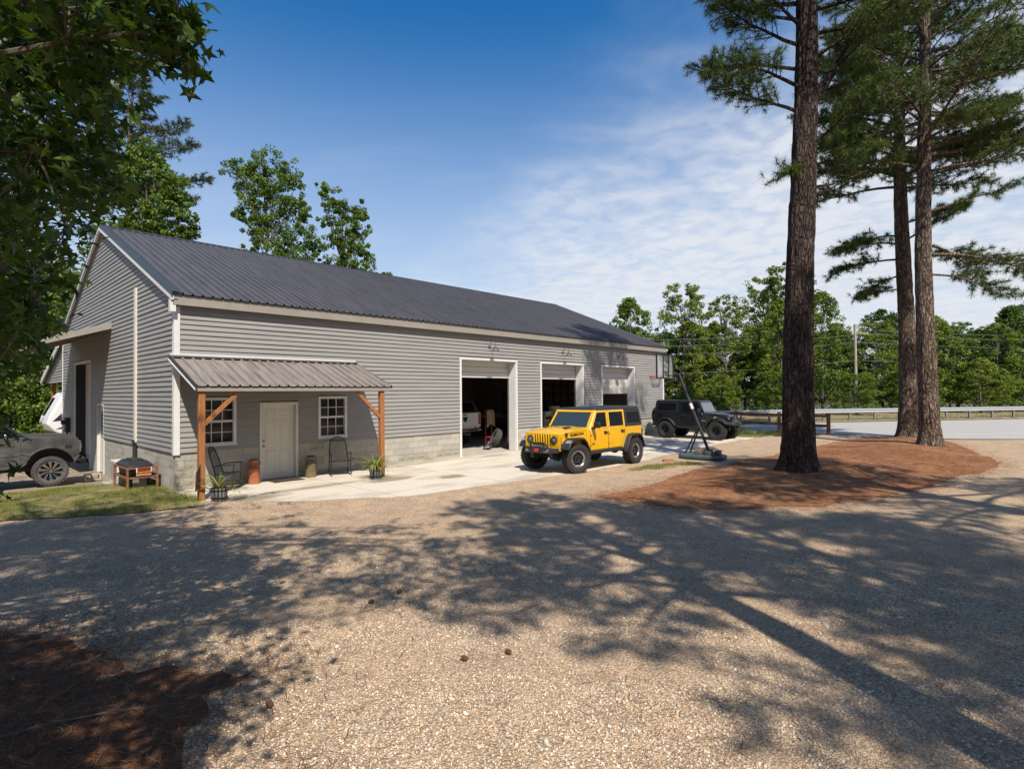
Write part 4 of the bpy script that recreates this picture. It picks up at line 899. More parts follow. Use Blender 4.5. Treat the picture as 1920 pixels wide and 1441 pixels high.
    # fender flares
    for s_ in (-1, 1):
        for (cx_, front) in ((fx, True), (rx, False)):
            c0 = r + (.06 if not front else .03 + lift)
            if d['flare'] == 'flat':
                P = [(cx_ - ar - .10, c0 - .02), (cx_ - ar * .72, c0 + ar * .78), (cx_ - ar * .42, c0 + ar * 1.02), (cx_ + ar * .55, c0 + ar * 1.02), (cx_ + ar * .88, c0 + ar * .80), (cx_ + ar + .06, c0 + .22)] if front else [(cx_ - ar - .06, c0 + .02), (cx_ - ar * .82, c0 + ar * .75), (cx_ - ar * .45, c0 + ar * 1.0), (cx_ + ar * .5, c0 + ar * 1.0), (cx_ + ar * .80, c0 + ar * .78), (cx_ + ar + .10, c0 - .05)]
            else:
                P = [(cx_ - ar - .06, c0 - .0)] + arch_pts(cx_, c0, ar + .03, 165, 30 if front else 15, 7)
                if front: P += [(cx_ + ar + .08, c0 + ar * .5)]
            y0 = (g0 if front else hw - .02) if front else hw - .02
            yi = (g0 - .02) if front else hw - .03
            yo = d['fw']
            m = MB(); th = .06; k = len(P); vs = []
            for (x_, z_) in P:
                dx, dz = x_ - cx_, z_ - c0; L_ = math.hypot(dx, dz); ux, uz = dx / L_, dz / L_
                for (yy, e) in ((yi, 0), (yo - .05, 0), (yo, -.012), (yo, -.065), (yo - .03, -.065), (yi, -.03)):
                    vs.append((x_ + ux * e, yy * s_, z_ + uz * e))
            fs = [(i * 6 + j, i * 6 + (j + 1) % 6, (i + 1) * 6 + (j + 1) % 6, (i + 1) * 6 + j) for i in range(k - 1) for j in range(6)] + [tuple(range(6)), tuple((k - 1) * 6 + j for j in range(6))]
            m.add(vs, fs); fl = m.build('fender_flare', d['flare_m'], root, bevel=.015)
            if front and d.get('drl'):
                q = MB(); q.hexa([(cx_ + ar * .70, s_ * (yo - .19), c0 + ar * .885), (cx_ + ar * .885, s_ * (yo - .19), c0 + ar * .735), (cx_ + ar * .885, s_ * (yo - .02), c0 + ar * .735), (cx_ + ar * .70, s_ * (yo - .02), c0 + ar * .885)] + [(cx_ + ar * .70 + .02, s_ * (yo - .19), c0 + ar * .885 + .02), (cx_ + ar * .885 + .02, s_ * (yo - .19), c0 + ar * .735 + .02), (cx_ + ar * .885 + .02, s_ * (yo - .02), c0 + ar * .735 + .02), (cx_ + ar * .70 + .02, s_ * (yo - .02), c0 + ar * .885 + .02)]); q.build('running_light', mat('drl_lens', (.22, .23, .24), .25), fl)
    # doors and windows
    xw0, xw1 = d['ws_base'], d['ws_top']; hwt = hw - .07
    def yat(z): return hw + .012 - (hw - hwt) * max(0, (z - zbelt) / (zt - .08 - zbelt))
    def side_quad(mb, pts, s_, off, th):
        # polygon panel following the tumblehome
        n_ = len(pts); vs = [(x_, s_ * (yat(z_) + off), z_) for x_, z_ in pts] + [(x_, s_ * (yat(z_) + off - th), z_) for x_, z_ in pts]
        mb.add(vs, [tuple(range(n_)), tuple(range(2 * n_ - 1, n_ - 1, -1))] + [(i, (i + 1) % n_, n_ + (i + 1) % n_, n_ + i) for i in range(n_)])
    ztop = zt - .10
    for s_ in (-1, 1):
        for (nm, low, up, win) in d['doors']:
            m = MB(); side_quad(m, low, s_, .0, .03); dr = m.build('door', paint, root, bevel=.008, seg=1)
            cxm = sum(p[0] for p in low) / len(low); czm = sum(p[1] for p in low) / len(low); m = MB(); side_quad(m, [(p[0] + (.014 if p[0] > cxm else -.014), p[1] + (.0 if p[1] > czm else -.014)) for p in low], s_, -.0075, .02); m.build('door_seal', black_plastic, dr)
            # window frame as four bars
            m = MB(); k = len(up)
            for i in range(k):
                a_, b_ = up[i], up[(i + 1) % k]; c_, e_ = win[(i + 1) % k], win[i]; side_quad(m, [a_, b_, c_, e_], s_, .0, .04)
            m.build('window_frame', paint, dr)
            m = MB(); side_quad(m, win, s_, -.02, .012); m.build('window_pane', veh_glass, dr)
            hx = min(p[0] for p in low) + .09
            m = MB(); m.cbox((hx + .05, s_ * (hw + .045), zbelt - .13), (.19, .035, .035)); m.cbox((hx + .10, s_ * (hw + .02), zbelt - .13), (.09, .05, .075)); m.build('door_handle', black_plastic, dr, bevel=.006, seg=1)
            for zz_ in (zbelt - .16, zbelt - .45):
                xx_ = max(p[0] for p in low) - .02; m = MB(); m.cbox((xx_, s_ * (hw + .02), zz_), (.07, .03, .045)); m.build('hinge', paint, dr)
        # mirror
        m = MB(); mx_ = xw0 - .14; m.cbox((mx_, s_ * (hw + .19), zbelt + .12), (.10, .20, .17)); m.cbox((mx_ + .02, s_ * (hw + .07), zbelt + .02), (.05, .14, .06)); m.build('wing_mirror', black_plastic, root, bevel=.02)
        # hardtop quarter with glass
        q0, q1 = d['quarter']
        m = MB(); out = [(xr + .0, zbelt + .003), (q1, zbelt + .003), (q1, ztop), (xr + .07, ztop)]; win = d['qwin']
        for i in range(4): side_quad(m, [out[i], out[(i + 1) % 4], win[(i + 1) % 4], win[i]], s_, .0, .04)
        qt = m.build('hardtop_side', d['top_m'], root); m = MB(); side_quad(m, win, s_, -.012, .012); m.build('quarter_glass', veh_glass, qt)
        # tail light
        m = MB(); m.cbox((xr - .02, s_ * (hw - .07), zbelt - .24), (.09, .15, .24)); tl = m.build('tail_light', black_plastic, root, bevel=.015); m = MB(); m.cbox((xr - .035, s_ * (hw - .07), zbelt - .24), (.075, .10, .18)); m.build('lens', mat('tail_lens', (.35, .01, .01), .2), tl)
        # rocker rail
        m = MB(); m.box(rx + ar + .02, fx - ar - .02, s_ * (hw + .02) - .045, s_ * (hw + .02) + .045, zb - .07, zb + .015); m.build('rocker_rail', black_plastic, root, bevel=.015)
        # A pillar
        m = MB(); m.hexa([(xw0 - .05, s_ * (hw - .02), zbelt - .02), (xw0 + .06, s_ * (hw - .02), zbelt - .02), (xw0 + .06, s_ * (hw - .10), zbelt - .02), (xw0 - .05, s_ * (hw - .10), zbelt - .02), (xw1 - .05, s_ * (hwt - .0), zt - .085), (xw1 + .04, s_ * (hwt - .0), zt - .085), (xw1 + .04, s_ * (hwt - .08), zt - .085), (xw1 - .05, s_ * (hwt - .08), zt - .085)]); m.build('windshield_pillar', paint, root)
    # windshield
    m = MB()
    for z0_, z1_ in ((0, .10), (.90, 1)):
        P = []
        for f in (z0_, z1_):
            x_ = xw0 + .055 + (xw1 - xw0) * f; z_ = zbelt - .01 + (zt - .09 - zbelt + .01) * f; hh_ = hw - .05 - (hw - hwt) * f
            P += [(x_, -hh_, z_), (x_ + .012, -hh_, z_), (x_ + .012, hh_, z_), (x_, hh_, z_)]
        m.hexa(P[:4] + P[4:])
    ws = m.build('windshield_frame', paint, root)
    m = MB(); P = []
    for f in (.09, .92):
        x_ = xw0 + .05 + (xw1 - xw0) * f; z_ = zbelt - .01 + (zt - .09 - zbelt + .01) * f; hh_ = hw - .09 - (hw - hwt) * f; P += [(x_, -hh_, z_), (x_ + .008, -hh_, z_), (x_ + .008, hh_, z_), (x_, hh_, z_)]
    m.hexa(P); m.build('windshield_glass', d['ws_m'], ws)
    for yy in (-.25, .35):
        m = MB(); m.tube([(xw0 + .10, yy, zbelt + .015), (xw0 + .07, yy - .35, zbelt + .07)], .009, 5); m.build('wiper', black_plastic, ws)
    # hard top
    m = MB(); hh_ = hwt + .015
    m.hexa([(xr + .05, -hh_, ztop), (xw1 + .05, -hh_, ztop + .0), (xw1 + .05, hh_, ztop + .0), (xr + .05, hh_, ztop), (xr + .10, -hh_ + .05, zt), (xw1 - .02, -hh_ + .05, zt - .025), (xw1 - .02, hh_ - .05, zt - .025), (xr + .10, hh_ - .05, zt)]); top = m.build('hardtop', d['top_m'], root, bevel=.03, seg=3)
    m = MB(); m.hexa([(xr - .0, -hw + .05, zbelt + .003), (xr + .03, -hw + .05, zbelt + .003), (xr + .03, hw - .05, zbelt + .003), (xr - .0, hw - .05, zbelt + .003), (xr + .055, -hwt + .03, ztop), (xr + .085, -hwt + .03, ztop), (xr + .085, hwt - .03, ztop), (xr + .055, hwt - .03, ztop)]); m.build('rear_glass', veh_glass, root)
    # dark cabin: seats and wheel
    for (sx_, sy_) in d['seats']:
        m = MB(); m.cbox((sx_, sy_, zb + .42), (.5, .48, .16)); m.hexa([(sx_ - .30, sy_ - .23, zb + .45), (sx_ - .16, sy_ - .23, zb + .45), (sx_ - .16, sy_ + .23, zb + .45), (sx_ - .30, sy_ + .23, zb + .45), (sx_ - .42, sy_ - .19, zb + 1.02), (sx_ - .31, sy_ - .19, zb + 1.02), (sx_ - .31, sy_ + .19, zb + 1.02), (sx_ - .42, sy_ + .19, zb + 1.02)]); m.build('seat', black_plastic, root, bevel=.03)
    # bumpers
    bw = d['bump']; zbm = d['bz']
    m = MB(); m.hexa([(xf + .08, -bw, zbm - .07), (xf + .08, bw, zbm - .07), (xf + .30, bw * .62, zbm - .09), (xf + .30, -bw * .62, zbm - .09), (xf + .08, -bw, zbm + .07), (xf + .08, bw, zbm + .07), (xf + .30, bw * .62, zbm + .09), (xf + .30, -bw * .62, zbm + .09)]); bp = m.build('front_bumper', d['bump_m'], root, bevel=.015)
    m = MB(); m.tube([(xf + .18, -.34, zbm + .08), (xf + .26, -.26, zbm + .20), (xf + .26, .26, zbm + .20), (xf + .18, .34, zbm + .08)], .028, 8); m.build('winch_hoop', d['bump_m'], bp, smooth=True)
    m = MB(); m.tube([(xf + .22, -.2, zbm + .12), (xf + .22, .2, zbm + .12)], .055, 10); m.build('winch_drum', steel, bp, smooth=True)
    if d.get('hook'):
        m = MB(); m.cbox((xf + .325, .0, zbm - .0), (.05, .15, .085)); m.build('tow_hook', red_m, bp, bevel=.015)
    for s_ in (-1, 1):
        m = MB(); m.tube([(xf + .30, s_ * .30, zbm - .03), (xf + .37, s_ * .32, zbm - .03), (xf + .37, s_ * .38, zbm - .03), (xf + .30, s_ * .40, zbm - .03)], .016, 6); m.build('tow_ring', steel if d.get('hook') else black_plastic, bp, smooth=True)
        m = MB(); m.lathe([(0, xf + .31), (.045, xf + .305), (.05, xf + .28), (0, xf + .27)], 12, (0, s_ * bw * .58, zbm), 'x'); m.build('fog_light', chrome if d.get('hook') else steel, bp, smooth=True)
    m = MB(); m.box(xr - .16, xr - .02, -hw + .02, hw - .02, zb - .02, zb + .16); m.build('rear_bumper', black_plastic, root, bevel=.02)
    # spare
    m = MB(); m.box(xr - .14, xr - .02, -.1, .1, zb + .35, zb + .62); m.build('spare_bracket', black_plastic, root)
    sp = wheel(root, xr - .22, .0001, r * .97, .24, d['rr'], d['rim'], 0, name='spare_wheel'); sp.location = (xr - .23, 0, zb + .48); sp.rotation_euler = (0, 0, math.pi / 2)
    # wheels
    for s_ in (-1, 1):
        wheel(root, fx, s_ * d['tr'], r, d['tw'], d['rr'], d['rim'], d.get('steer', 0)); wheel(root, rx, s_ * d['tr'], r, d['tw'], d['rr'], d['rim'])
    return hood
hv = Vector((-.695, -.718)); yj = thing('off_road_vehicle', 'bright yellow four door off roader with black hardtop parked on the apron', 'car', (2.31, 17.73, .002), math.atan2(hv.y, hv.x))
blt = 1.235; ztp = 1.87; zts = ztp - .10
D = dict(paint=yellow_paint, wb=3.02, hw=.79, r=.425, zb=.56, belt=blt, top=ztp, xr=-2.08, xc=.94, xf=2.02, tr=.80, gw=.66, hood0=1.29, hood1=1.205, gb=.66, fw=.96, tw=.285, rr=.235, rim='five', steer=-.32, lift=.05,
         flare='flat', flare_m=black_plastic, drl=True, vents=True, hook=True, ws_base=.86, ws_top=.46, quarter=(-2.0, -1.10), bump=.66, bz=.68, bump_m=black_plastic, top_m=mat('black_hardtop', (.022, .022, .024), .55), ws_m=glass_mat('windshield_glass', (.03, .045, .05), .05),
         qwin=[(-1.98, blt + .09), (-1.20, blt + .09), (-1.20, zts - .09), (-1.90, zts - .09)],
         seats=[(.15, .38), (.15, -.38), (-.75, .38), (-.75, -.38)],
         doors=[('f', [(.80, .60), (.80, blt), (-.12, blt), (-.12, .60)], [(.80, blt + .004), (.45, zts), (-.12, zts), (-.12, blt + .004)], [(.68, blt + .03), (.41, zts - .06), (-.06, zts - .06), (-.06, blt + .03)]),
                ('r', [(-.145, .60), (-.145, blt), (-1.06, blt), (-1.06, 1.0), (-.90, .72), (-.86, .60)], [(-.145, blt + .004), (-.145, zts), (-1.06, zts), (-1.06, blt + .004)], [(-.21, blt + .03), (-.21, zts - .06), (-.99, zts - .06), (-.99, blt + .03)])])
hood = offroader(yj, D)
dk = mat('dark_lettering', (.02, .012, .01), .5)
place_text('lettering', 'RUBICON', .095, dk, hood, (1.36, .727, 1.105), (-1, .093, .05), (0, 0, 1), bold=.003, sx=1.35)
place_text('lettering', 'Jeep', .07, dk, yj, (.70, .818, .80), (-1, 0, 0), (0, 0, 1), bold=.002, sx=1.3)
hb = thing('off_road_vehicle', 'black two door off roader with large tyres parked beside the far end of the workshop', 'car', (9.31, 28.02, -.02), math.atan2(-.681, .732))
bb = 1.30; bt = 1.93; bs = bt - .10
D2 = dict(paint=black_paint, wb=2.62, hw=.74, r=.44, zb=.62, belt=bb, top=bt, xr=-1.98, xc=.70, xf=1.66, tr=.80, gw=.58, hood0=1.34, hood1=1.27, gb=.74, fw=.93, tw=.32, rr=.20, rim='steel', lift=.08,
          flare='round', flare_m=black_plastic, ws_base=.62, ws_top=.36, quarter=(-1.9, -.62), bump=.70, bz=.80, bump_m=black_plastic, top_m=mat('gloss_black_top', (.012, .013, .016), .35), ws_m=glass_mat('pale_windshield', (.10, .13, .14), .06), slot=.54,
          qwin=[(-1.84, bb + .10), (-.80, bb + .10), (-.80, bs - .08), (-1.76, bs - .08)],
          seats=[(-.05, .36), (-.05, -.36)],
          doors=[('f', [(.58, .68), (.58, bb), (-.56, bb), (-.56, .95), (-.42, .68)], [(.58, bb + .004), (.34, bs), (-.56, bs), (-.56, bb + .004)], [(.47, bb + .03), (.30, bs - .05), (-.50, bs - .05), (-.50, bb + .03)])])
offroader(hb, D2)
badge = mat('pale_badge', (.42, .42, .40), .5)
m = MB(); m.prism([(1.06, 1.02), (1.17, 1.13), (1.28, 1.13), (1.24, 1.04), (1.13, .97)], 'y', -.735, -.728); bq = m.build('fender_badge', badge, hb); bq.rotation_euler = (0, 0, 0)
place_text('lettering', 'Jeep', .075, badge, hb, (.645, -.758, .93), (1, 0, 0), (0, 0, 1), bold=.002, sx=1.3)
# ---- grey vintage truck, nose towards the gable
tx = to_world(-1.70, 5.36 + .84, 0); gt = thing('pickup_truck', 'satin grey vintage truck with chrome wheels, nose towards the side of the workshop', 'truck', (tx[0], tx[1], -.235), YAW)
grey_paint = mat('satin_grey_paint', (.085, .082, .08), .42, .35, var=.3, scale=3.5, col2=(.13, .126, .12), bump=.02); grey_dark = mat('cab_black', (.01, .01, .011), .3)
# origin at front axle on the ground; body x forward
r = .42; ar = .50
prof = [(-3.95, .62), (-3.35, .62)] + [(a, max(b, .55)) for a, b in arch_pts(-2.85, .50, ar, 175, 5)] + [(-2.30, .52), (-.68, .56)] + [(a, b) for a, b in arch_pts(0, .50, .56, 165, 12, 12)] + [(.60, .72), (.66, .78), (.66, 1.24), (.60, 1.36), (.2, 1.40), (-.60, 1.415), (-3.95, 1.38)]
m = MB(); m.prism(prof, 'y', -.92, .92); tb = m.build('body', grey_paint, gt, bevel=.045, seg=3)
m = MB(); m.hexa([(-.62, -.84, 1.39), (.55, -.80, 1.345), (.55, .80, 1.345), (-.62, .84, 1.39), (-.62, -.66, 1.46), (.50, -.62, 1.42), (.50, .62, 1.42), (-.62, .66, 1.46)]); m.build('hood', grey_paint, gt, bevel=.03)
for s_ in (-1, 1):
    m = MB(); vs = []; P = [(-.75, .93)] ; 
    pts_ = [(-3.9, .93), (-.80, .93), (-.62, .96)] + arch_pts(0, .50, .60, 140, 30, 8) + [(.56, .88), (.66, .90)]
    m.tube([(x_, s_ * .925, z_) for x_, z_ in pts_], .018, 6); m.build('body_crease', grey_paint, gt, smooth=True)
    m = MB(); m.cbox((.40, s_ * .925, 1.10), (.16, .012, .075)); m.build('side_marker', black_plastic, gt)
    m = MB(); m.box(.64, .70, s_ * .72 - .17, s_ * .72 + .17, .92, 1.26); hbz = m.build('headlight_bezel', chrome, gt, bevel=.02)
    m = MB(); m.lathe([(0, .74), (.07, .735), (.09, .70), (0, .69)], 16, (0, s_ * .72, 1.09), 'x'); m.build('headlight', glass_mat('old_headlight', (.4, .4, .38), .1), hbz, smooth=True)
    m = MB(); m.box(-1.955, -.655, s_ * .925 - .006, s_ * .925 + .006, .66, 1.385); dr = m.build('door', grey_paint, gt, bevel=.01, seg=1); m = MB(); m.cbox((-1.75, s_ * .945, 1.22), (.16, .03, .03)); m.build('door_handle', chrome, dr)
    wheel(gt, 0, s_ * .82, .42, .30, .285, 'chrome', tyre_m=rubber_dusty); wheel(gt, -2.85, s_ * .82, .42, .30, .285, 'chrome', tyre_m=rubber_dusty)
    # A pillar, side glass
    m = MB(); m.hexa([(-.64, s_ * .86, 1.40), (-.52, s_ * .86, 1.40), (-.52, s_ * .80, 1.40), (-.64, s_ * .80, 1.40), (-1.12, s_ * .74, 1.86), (-1.04, s_ * .74, 1.86), (-1.04, s_ * .69, 1.86), (-1.12, s_ * .69, 1.86)]); m.build('windshield_pillar', grey_dark, gt)
    m = MB(); P = [(-.72, 1.41), (-1.13, 1.83), (-2.0, 1.83), (-2.05, 1.41)]; n_ = 4; vs = [(x_, s_ * (.84 if z_ < 1.6 else .73), z_) for x_, z_ in P] + [(x_, s_ * ((.84 if z_ < 1.6 else .73) - .01), z_) for x_, z_ in P]
    m.add(vs, [(0, 1, 2, 3), (7, 6, 5, 4), (0, 1, 5, 4), (1, 2, 6, 5), (2, 3, 7, 6), (3, 0, 4, 7)]); m.build('window_pane', veh_glass, gt)
    m = MB(); m.cbox((-.98, s_ * 1.0, 1.46), (.05, .20, .14)); m.build('wing_mirror', chrome, gt, bevel=.015)
m = MB(); m.hexa([(-.60, -.80, 1.41), (-.585, -.80, 1.41), (-.585, .80, 1.41), (-.60, .80, 1.41), (-1.08, -.70, 1.85), (-1.065, -.70, 1.85), (-1.065, .70, 1.85), (-1.08, .70, 1.85)]); m.build('windshield_glass', glass_mat('truck_windshield', (.03, .05, .06), .05), gt)
m = MB(); m.hexa([(-2.10, -.75, 1.845), (-1.06, -.75, 1.845), (-1.06, .75, 1.845), (-2.10, .75, 1.845), (-2.05, -.68, 1.92), (-1.15, -.68, 1.92), (-1.15, .68, 1.92), (-2.05, .68, 1.92)]); m.build('cab_roof', grey_dark, gt, bevel=.03)
m = MB(); m.box(-2.12, -2.06, -.80, .80, 1.40, 1.86); m.build('cab_back', grey_dark, gt)
m = MB(); m.box(.66, .69, -.55, .55, .90, 1.24); gr = m.build('grille', black_plastic, gt)
for k in range(4): m = MB(); m.box(.691, .71, -.55, .55, .93 + k * .085, .955 + k * .085); m.build('grille_bar', chrome, gr)
m = MB(); m.box(.70, .82, -.93, .93, .60, .76); m.build('front_bumper', grey_dark, gt, bevel=.03)
m = MB(); m.box(-3.9, .5, -.45, -.33, .42, .56); m.box(-3.9, .5, .33, .45, .42, .56); m.tube([(0, -.75, .42), (0, .75, .42)], .05, 8); m.tube([(-2.85, -.75, .42), (-2.85, .75, .42)], .05, 8); m.build('chassis', black_plastic, gt)
m = MB(); m.box(-1.6, -.6, -.7, .7, .58, .95); m.build('cab_floor', black_plastic, gt)
m = MB(); m.box(-.595, .58, -.58, .58, .60, 1.36); m.box(-3.5, -2.2, -.58, .58, .6, 1.3); m.build('inner_fender', black_plastic, gt)
# ---- white pickup inside the first bay, tail to the door
wt = to_world(11.9, 2.75); wp = thing('pickup_truck', 'white pickup inside the first garage bay with its tailgate towards the door', 'truck', (wt[0], wt[1], 0), YAW + math.pi / 2)
white_paint = mat('white_paint', (.80, .77, .70), .35, coat=.4)
# x forward is into the shop; tail at x=0
prof = [(0, .78), (.55, .72)] + arch_pts(1.15, .62, .50, 170, 10) + [(1.75, .66), (4.0, .66)] + arch_pts(4.55, .62, .5, 170, 10) + [(5.1, .72), (5.45, .76), (5.45, 1.28), (5.25, 1.42), (4.1, 1.48), (.0, 1.48)]
m = MB(); m.prism(prof, 'y', -.98, .98); m.build('body', white_paint, wp, bevel=.03)
m = MB(); m.box(-.045, -.002, -.78, .78, .88, 1.47); tg = m.build('tailgate', white_paint, wp, bevel=.012)
m = MB(); m.prism([(-.12, 1.30), (.12, 1.30), (.12, 1.16), (0, 1.06), (-.12, 1.16)], 'x', -.055, -.047); m.build('emblem', dark_trim, tg)
m = MB(); m.box(-.058, -.046, -.10, .10, 1.37, 1.42); m.build('tailgate_handle', dark_trim, tg)
for s_ in (-1, 1):
    m = MB(); m.box(-.04, .06, s_ * .88 - .085, s_ * .88 + .085, .96, 1.42); m.build('tail_light', mat('red_lens', (.38, .02, .015), .25), wp, bevel=.02)
    wheel(wp, 1.15, s_ * .84, .42, .28, .22, 'five'); wheel(wp, 4.55, s_ * .84, .42, .28, .22, 'five')
m = MB(); m.tube([(.02, -.95, .86), (-.16, -.80, .72), (-.20, 0, .70), (-.16, .80, .72), (.02, .95, .86)], .05, 8); m.tube([(-.1, -.55, .86), (-.2, -.45, .70)], .025, 6); m.tube([(-.1, .55, .86), (-.2, .45, .70)], .025, 6); m.build('rear_bumper', chrome, wp, smooth=True)
m = MB(); m.tube([(-.28, 0, .55), (.4, 0, .55)], .04, 8); m.build('tow_hitch', steel, wp)
m = MB(); m.hexa([(1.9, -.90, 1.49), (4.1, -.90, 1.49), (4.1, .90, 1.49), (1.9, .90, 1.49), (2.1, -.75, 1.98), (3.5, -.75, 1.98), (3.5, .75, 1.98), (2.1, .75, 1.98)]); m.build('cab', white_paint, wp, bevel=.03)
m = MB(); m.hexa([(.05, -.90, 1.49), (1.85, -.90, 1.49), (1.85, .90, 1.49), (.05, .90, 1.49), (.22, -.74, 1.98), (1.85, -.74, 1.98), (1.85, .74, 1.98), (.22, .74, 1.98)]); cap = m.build('bed_cap', dark_trim, wp, bevel=.02)
m = MB(); m.hexa([(.055, -.70, 1.54), (.06, -.70, 1.54), (.06, .70, 1.54), (.055, .70, 1.54), (.19, -.60, 1.92), (.195, -.60, 1.92), (.195, .60, 1.92), (.19, .60, 1.92)]); m.build('cap_window', veh_glass, cap)
m = MB(); m.box(.1, 5.2, -.5, -.38, .5, .64); m.box(.1, 5.2, .38, .5, .5, .64); m.build('chassis', black_plastic, wp)
# ---- camper under the lean-to
cp = to_world(0, 17.35); ct = thing('camper_trailer', 'white camper trailer with dark swoosh graphics parked under the rear lean to', 'camper', (cp[0], cp[1], -.33), YAW)
camp_w = mat('camper_white', (.74, .74, .75), .3, var=.02)
# x = s (front faces -x), y across
prof = [(.35, .72), (-.25, 1.10), (-.50, 1.42), (-.42, 1.75), (-.05, 2.55), (.25, 2.95), (.75, 3.12), (7.6, 3.12), (7.6, .72)]
m = MB(); m.prism(prof[::-1], 'y', -1.2, 1.2); m.build('camper_body', camp_w, ct, bevel=.09, seg=4)
cg = mat('camper_graphic', (.03, .03, .035), .3)
def on_front(y0, y1, f0, f1, w0):  # strip on the raked front between profile points
    a = Vector((-.42, 1.75)); b = Vector((-.05, 2.55)); P = []
    for (f, y_) in ((f0, y0), (f0, y1), (f1, y1 + w0), (f1, y0 + w0)):
        q = a + (b - a) * f; P.append((q.x - .006, y_, q.y))
    return P
m = MB(); P = on_front(.15, 1.0, .05, 1.05, -.05); m.add(P + [(p[0] + .004, p[1], p[2]) for p in P], [(0, 1, 2, 3), (7, 6, 5, 4), (0, 1, 5, 4), (1, 2, 6, 5), (2, 3, 7, 6), (3, 0, 4, 7)]); m.build('front_window', veh_glass, ct)
m = MB(); m.add([(-.506, .9, 1.45), (-.506, .5, 1.42), (-.40, -.1, 1.83), (-.506, .45, 1.50)], [(0, 1, 2, 3)]); m.build('swoosh_graphic', cg, ct)
m = MB(); m.add([(-.30, -1.208, 1.55), (.4, -1.208, 1.62), (1.0, -1.208, 2.6), (.1, -1.208, 2.0)], [(0, 1, 2, 3)]); m.add([(-.2, -1.208, 1.2), (.6, -1.208, 1.25), (1.4, -1.208, 1.9), (.4, -1.208, 1.5)], [(0, 1, 2, 3)]); m.build('swoosh_graphic', cg, ct)
m = MB(); m.hexa([(-.245, -1.15, 1.085), (-.24, 1.15, 1.085), (.3, 1.15, .74), (.3, -1.15, .74), (-.26, -1.15, 1.075), (-.255, 1.15, 1.075), (.28, 1.15, .725), (.28, -1.15, .725)]); m.build('lower_skirt', mat('camper_brown', (.10, .045, .04), .5), ct)
m = MB(); m.box(-.45, .5, -1.1, 1.1, .66, .71); m.build('hitch_step', chrome, ct)
m = MB(); m.tube([(.3, -.5, .6), (-1.1, 0, .55), (.3, .5, .6)], .05, 6); m.tube([(-.9, 0, .6), (-.9, 0, .03)], .04, 6); m.build('tow_tongue', black_plastic, ct)
for s_ in (-1, 1):
    for xx in (4.2, 5.0): wheel(ct, xx, s_ * 1.02, .34, .2, .19, 'steel')
# ------------------------------------------------------------------ porch things
def world_thing(name, label, cat, s, t, z=0.0, rz=0.0, group=None):
    p = to_world(s, t); return thing(name, label, cat, (p[0], p[1], z), YAW + rz, group)
def milk_can(label, s, t, m, m2, h):
    o = world_thing('milk_can', label, 'milk can', s, t, .002)
    b = MB(); b.lathe([(0, 0), (.150, 0), (.158, .012), (.158, .03), (.152, .035), (.155, h * .60), (.160, h * .615), (.150, h * .64), (.105, h * .80), (.095, h * .84), (.095, h * .93), (.12, h * .97), (.12, h * .985)], 28, cap=False); b.build('can_body', m, o, smooth=True)
    b = MB(); b.lathe([(0, h * .96), (.105, h * .965), (.128, h * .985), (.128, h * 1.01), (.10, h * 1.02), (.085, h * 1.0), (0, h * 1.0)], 24, cap=False); b.build('lid', m2, o, smooth=True)
    for s_ in (-1, 1):
        b = MB(); b.tube([(s_ * .12, 0, h * .76), (s_ * .165, 0, h * .80), (s_ * .165, 0, h * .90), (s_ * .10, 0, h * .93)], .011, 6); b.build('handle', m2, o, smooth=True)
red_rust = mat('red_rust_can', (.30, .085, .035), .75, scale=6, col2=(.42, .15, .06), bump=.2); can_dark = mat('can_dark_rust', (.13, .045, .025), .8, scale=9, col2=(.22, .08, .04))
olive = mat('olive_rust_can', (.12, .10, .06), .8, scale=6, col2=(.22, .15, .07), bump=.2); olive_d = mat('olive_can_lid', (.05, .042, .03), .8, var=.3)
milk_can('rust red milk can standing left of the white entry door', 1.76, -.30, red_rust, can_dark, .62)
milk_can('olive brown milk can standing right of the white entry door', 3.32, -.34, olive, olive_d, .58)
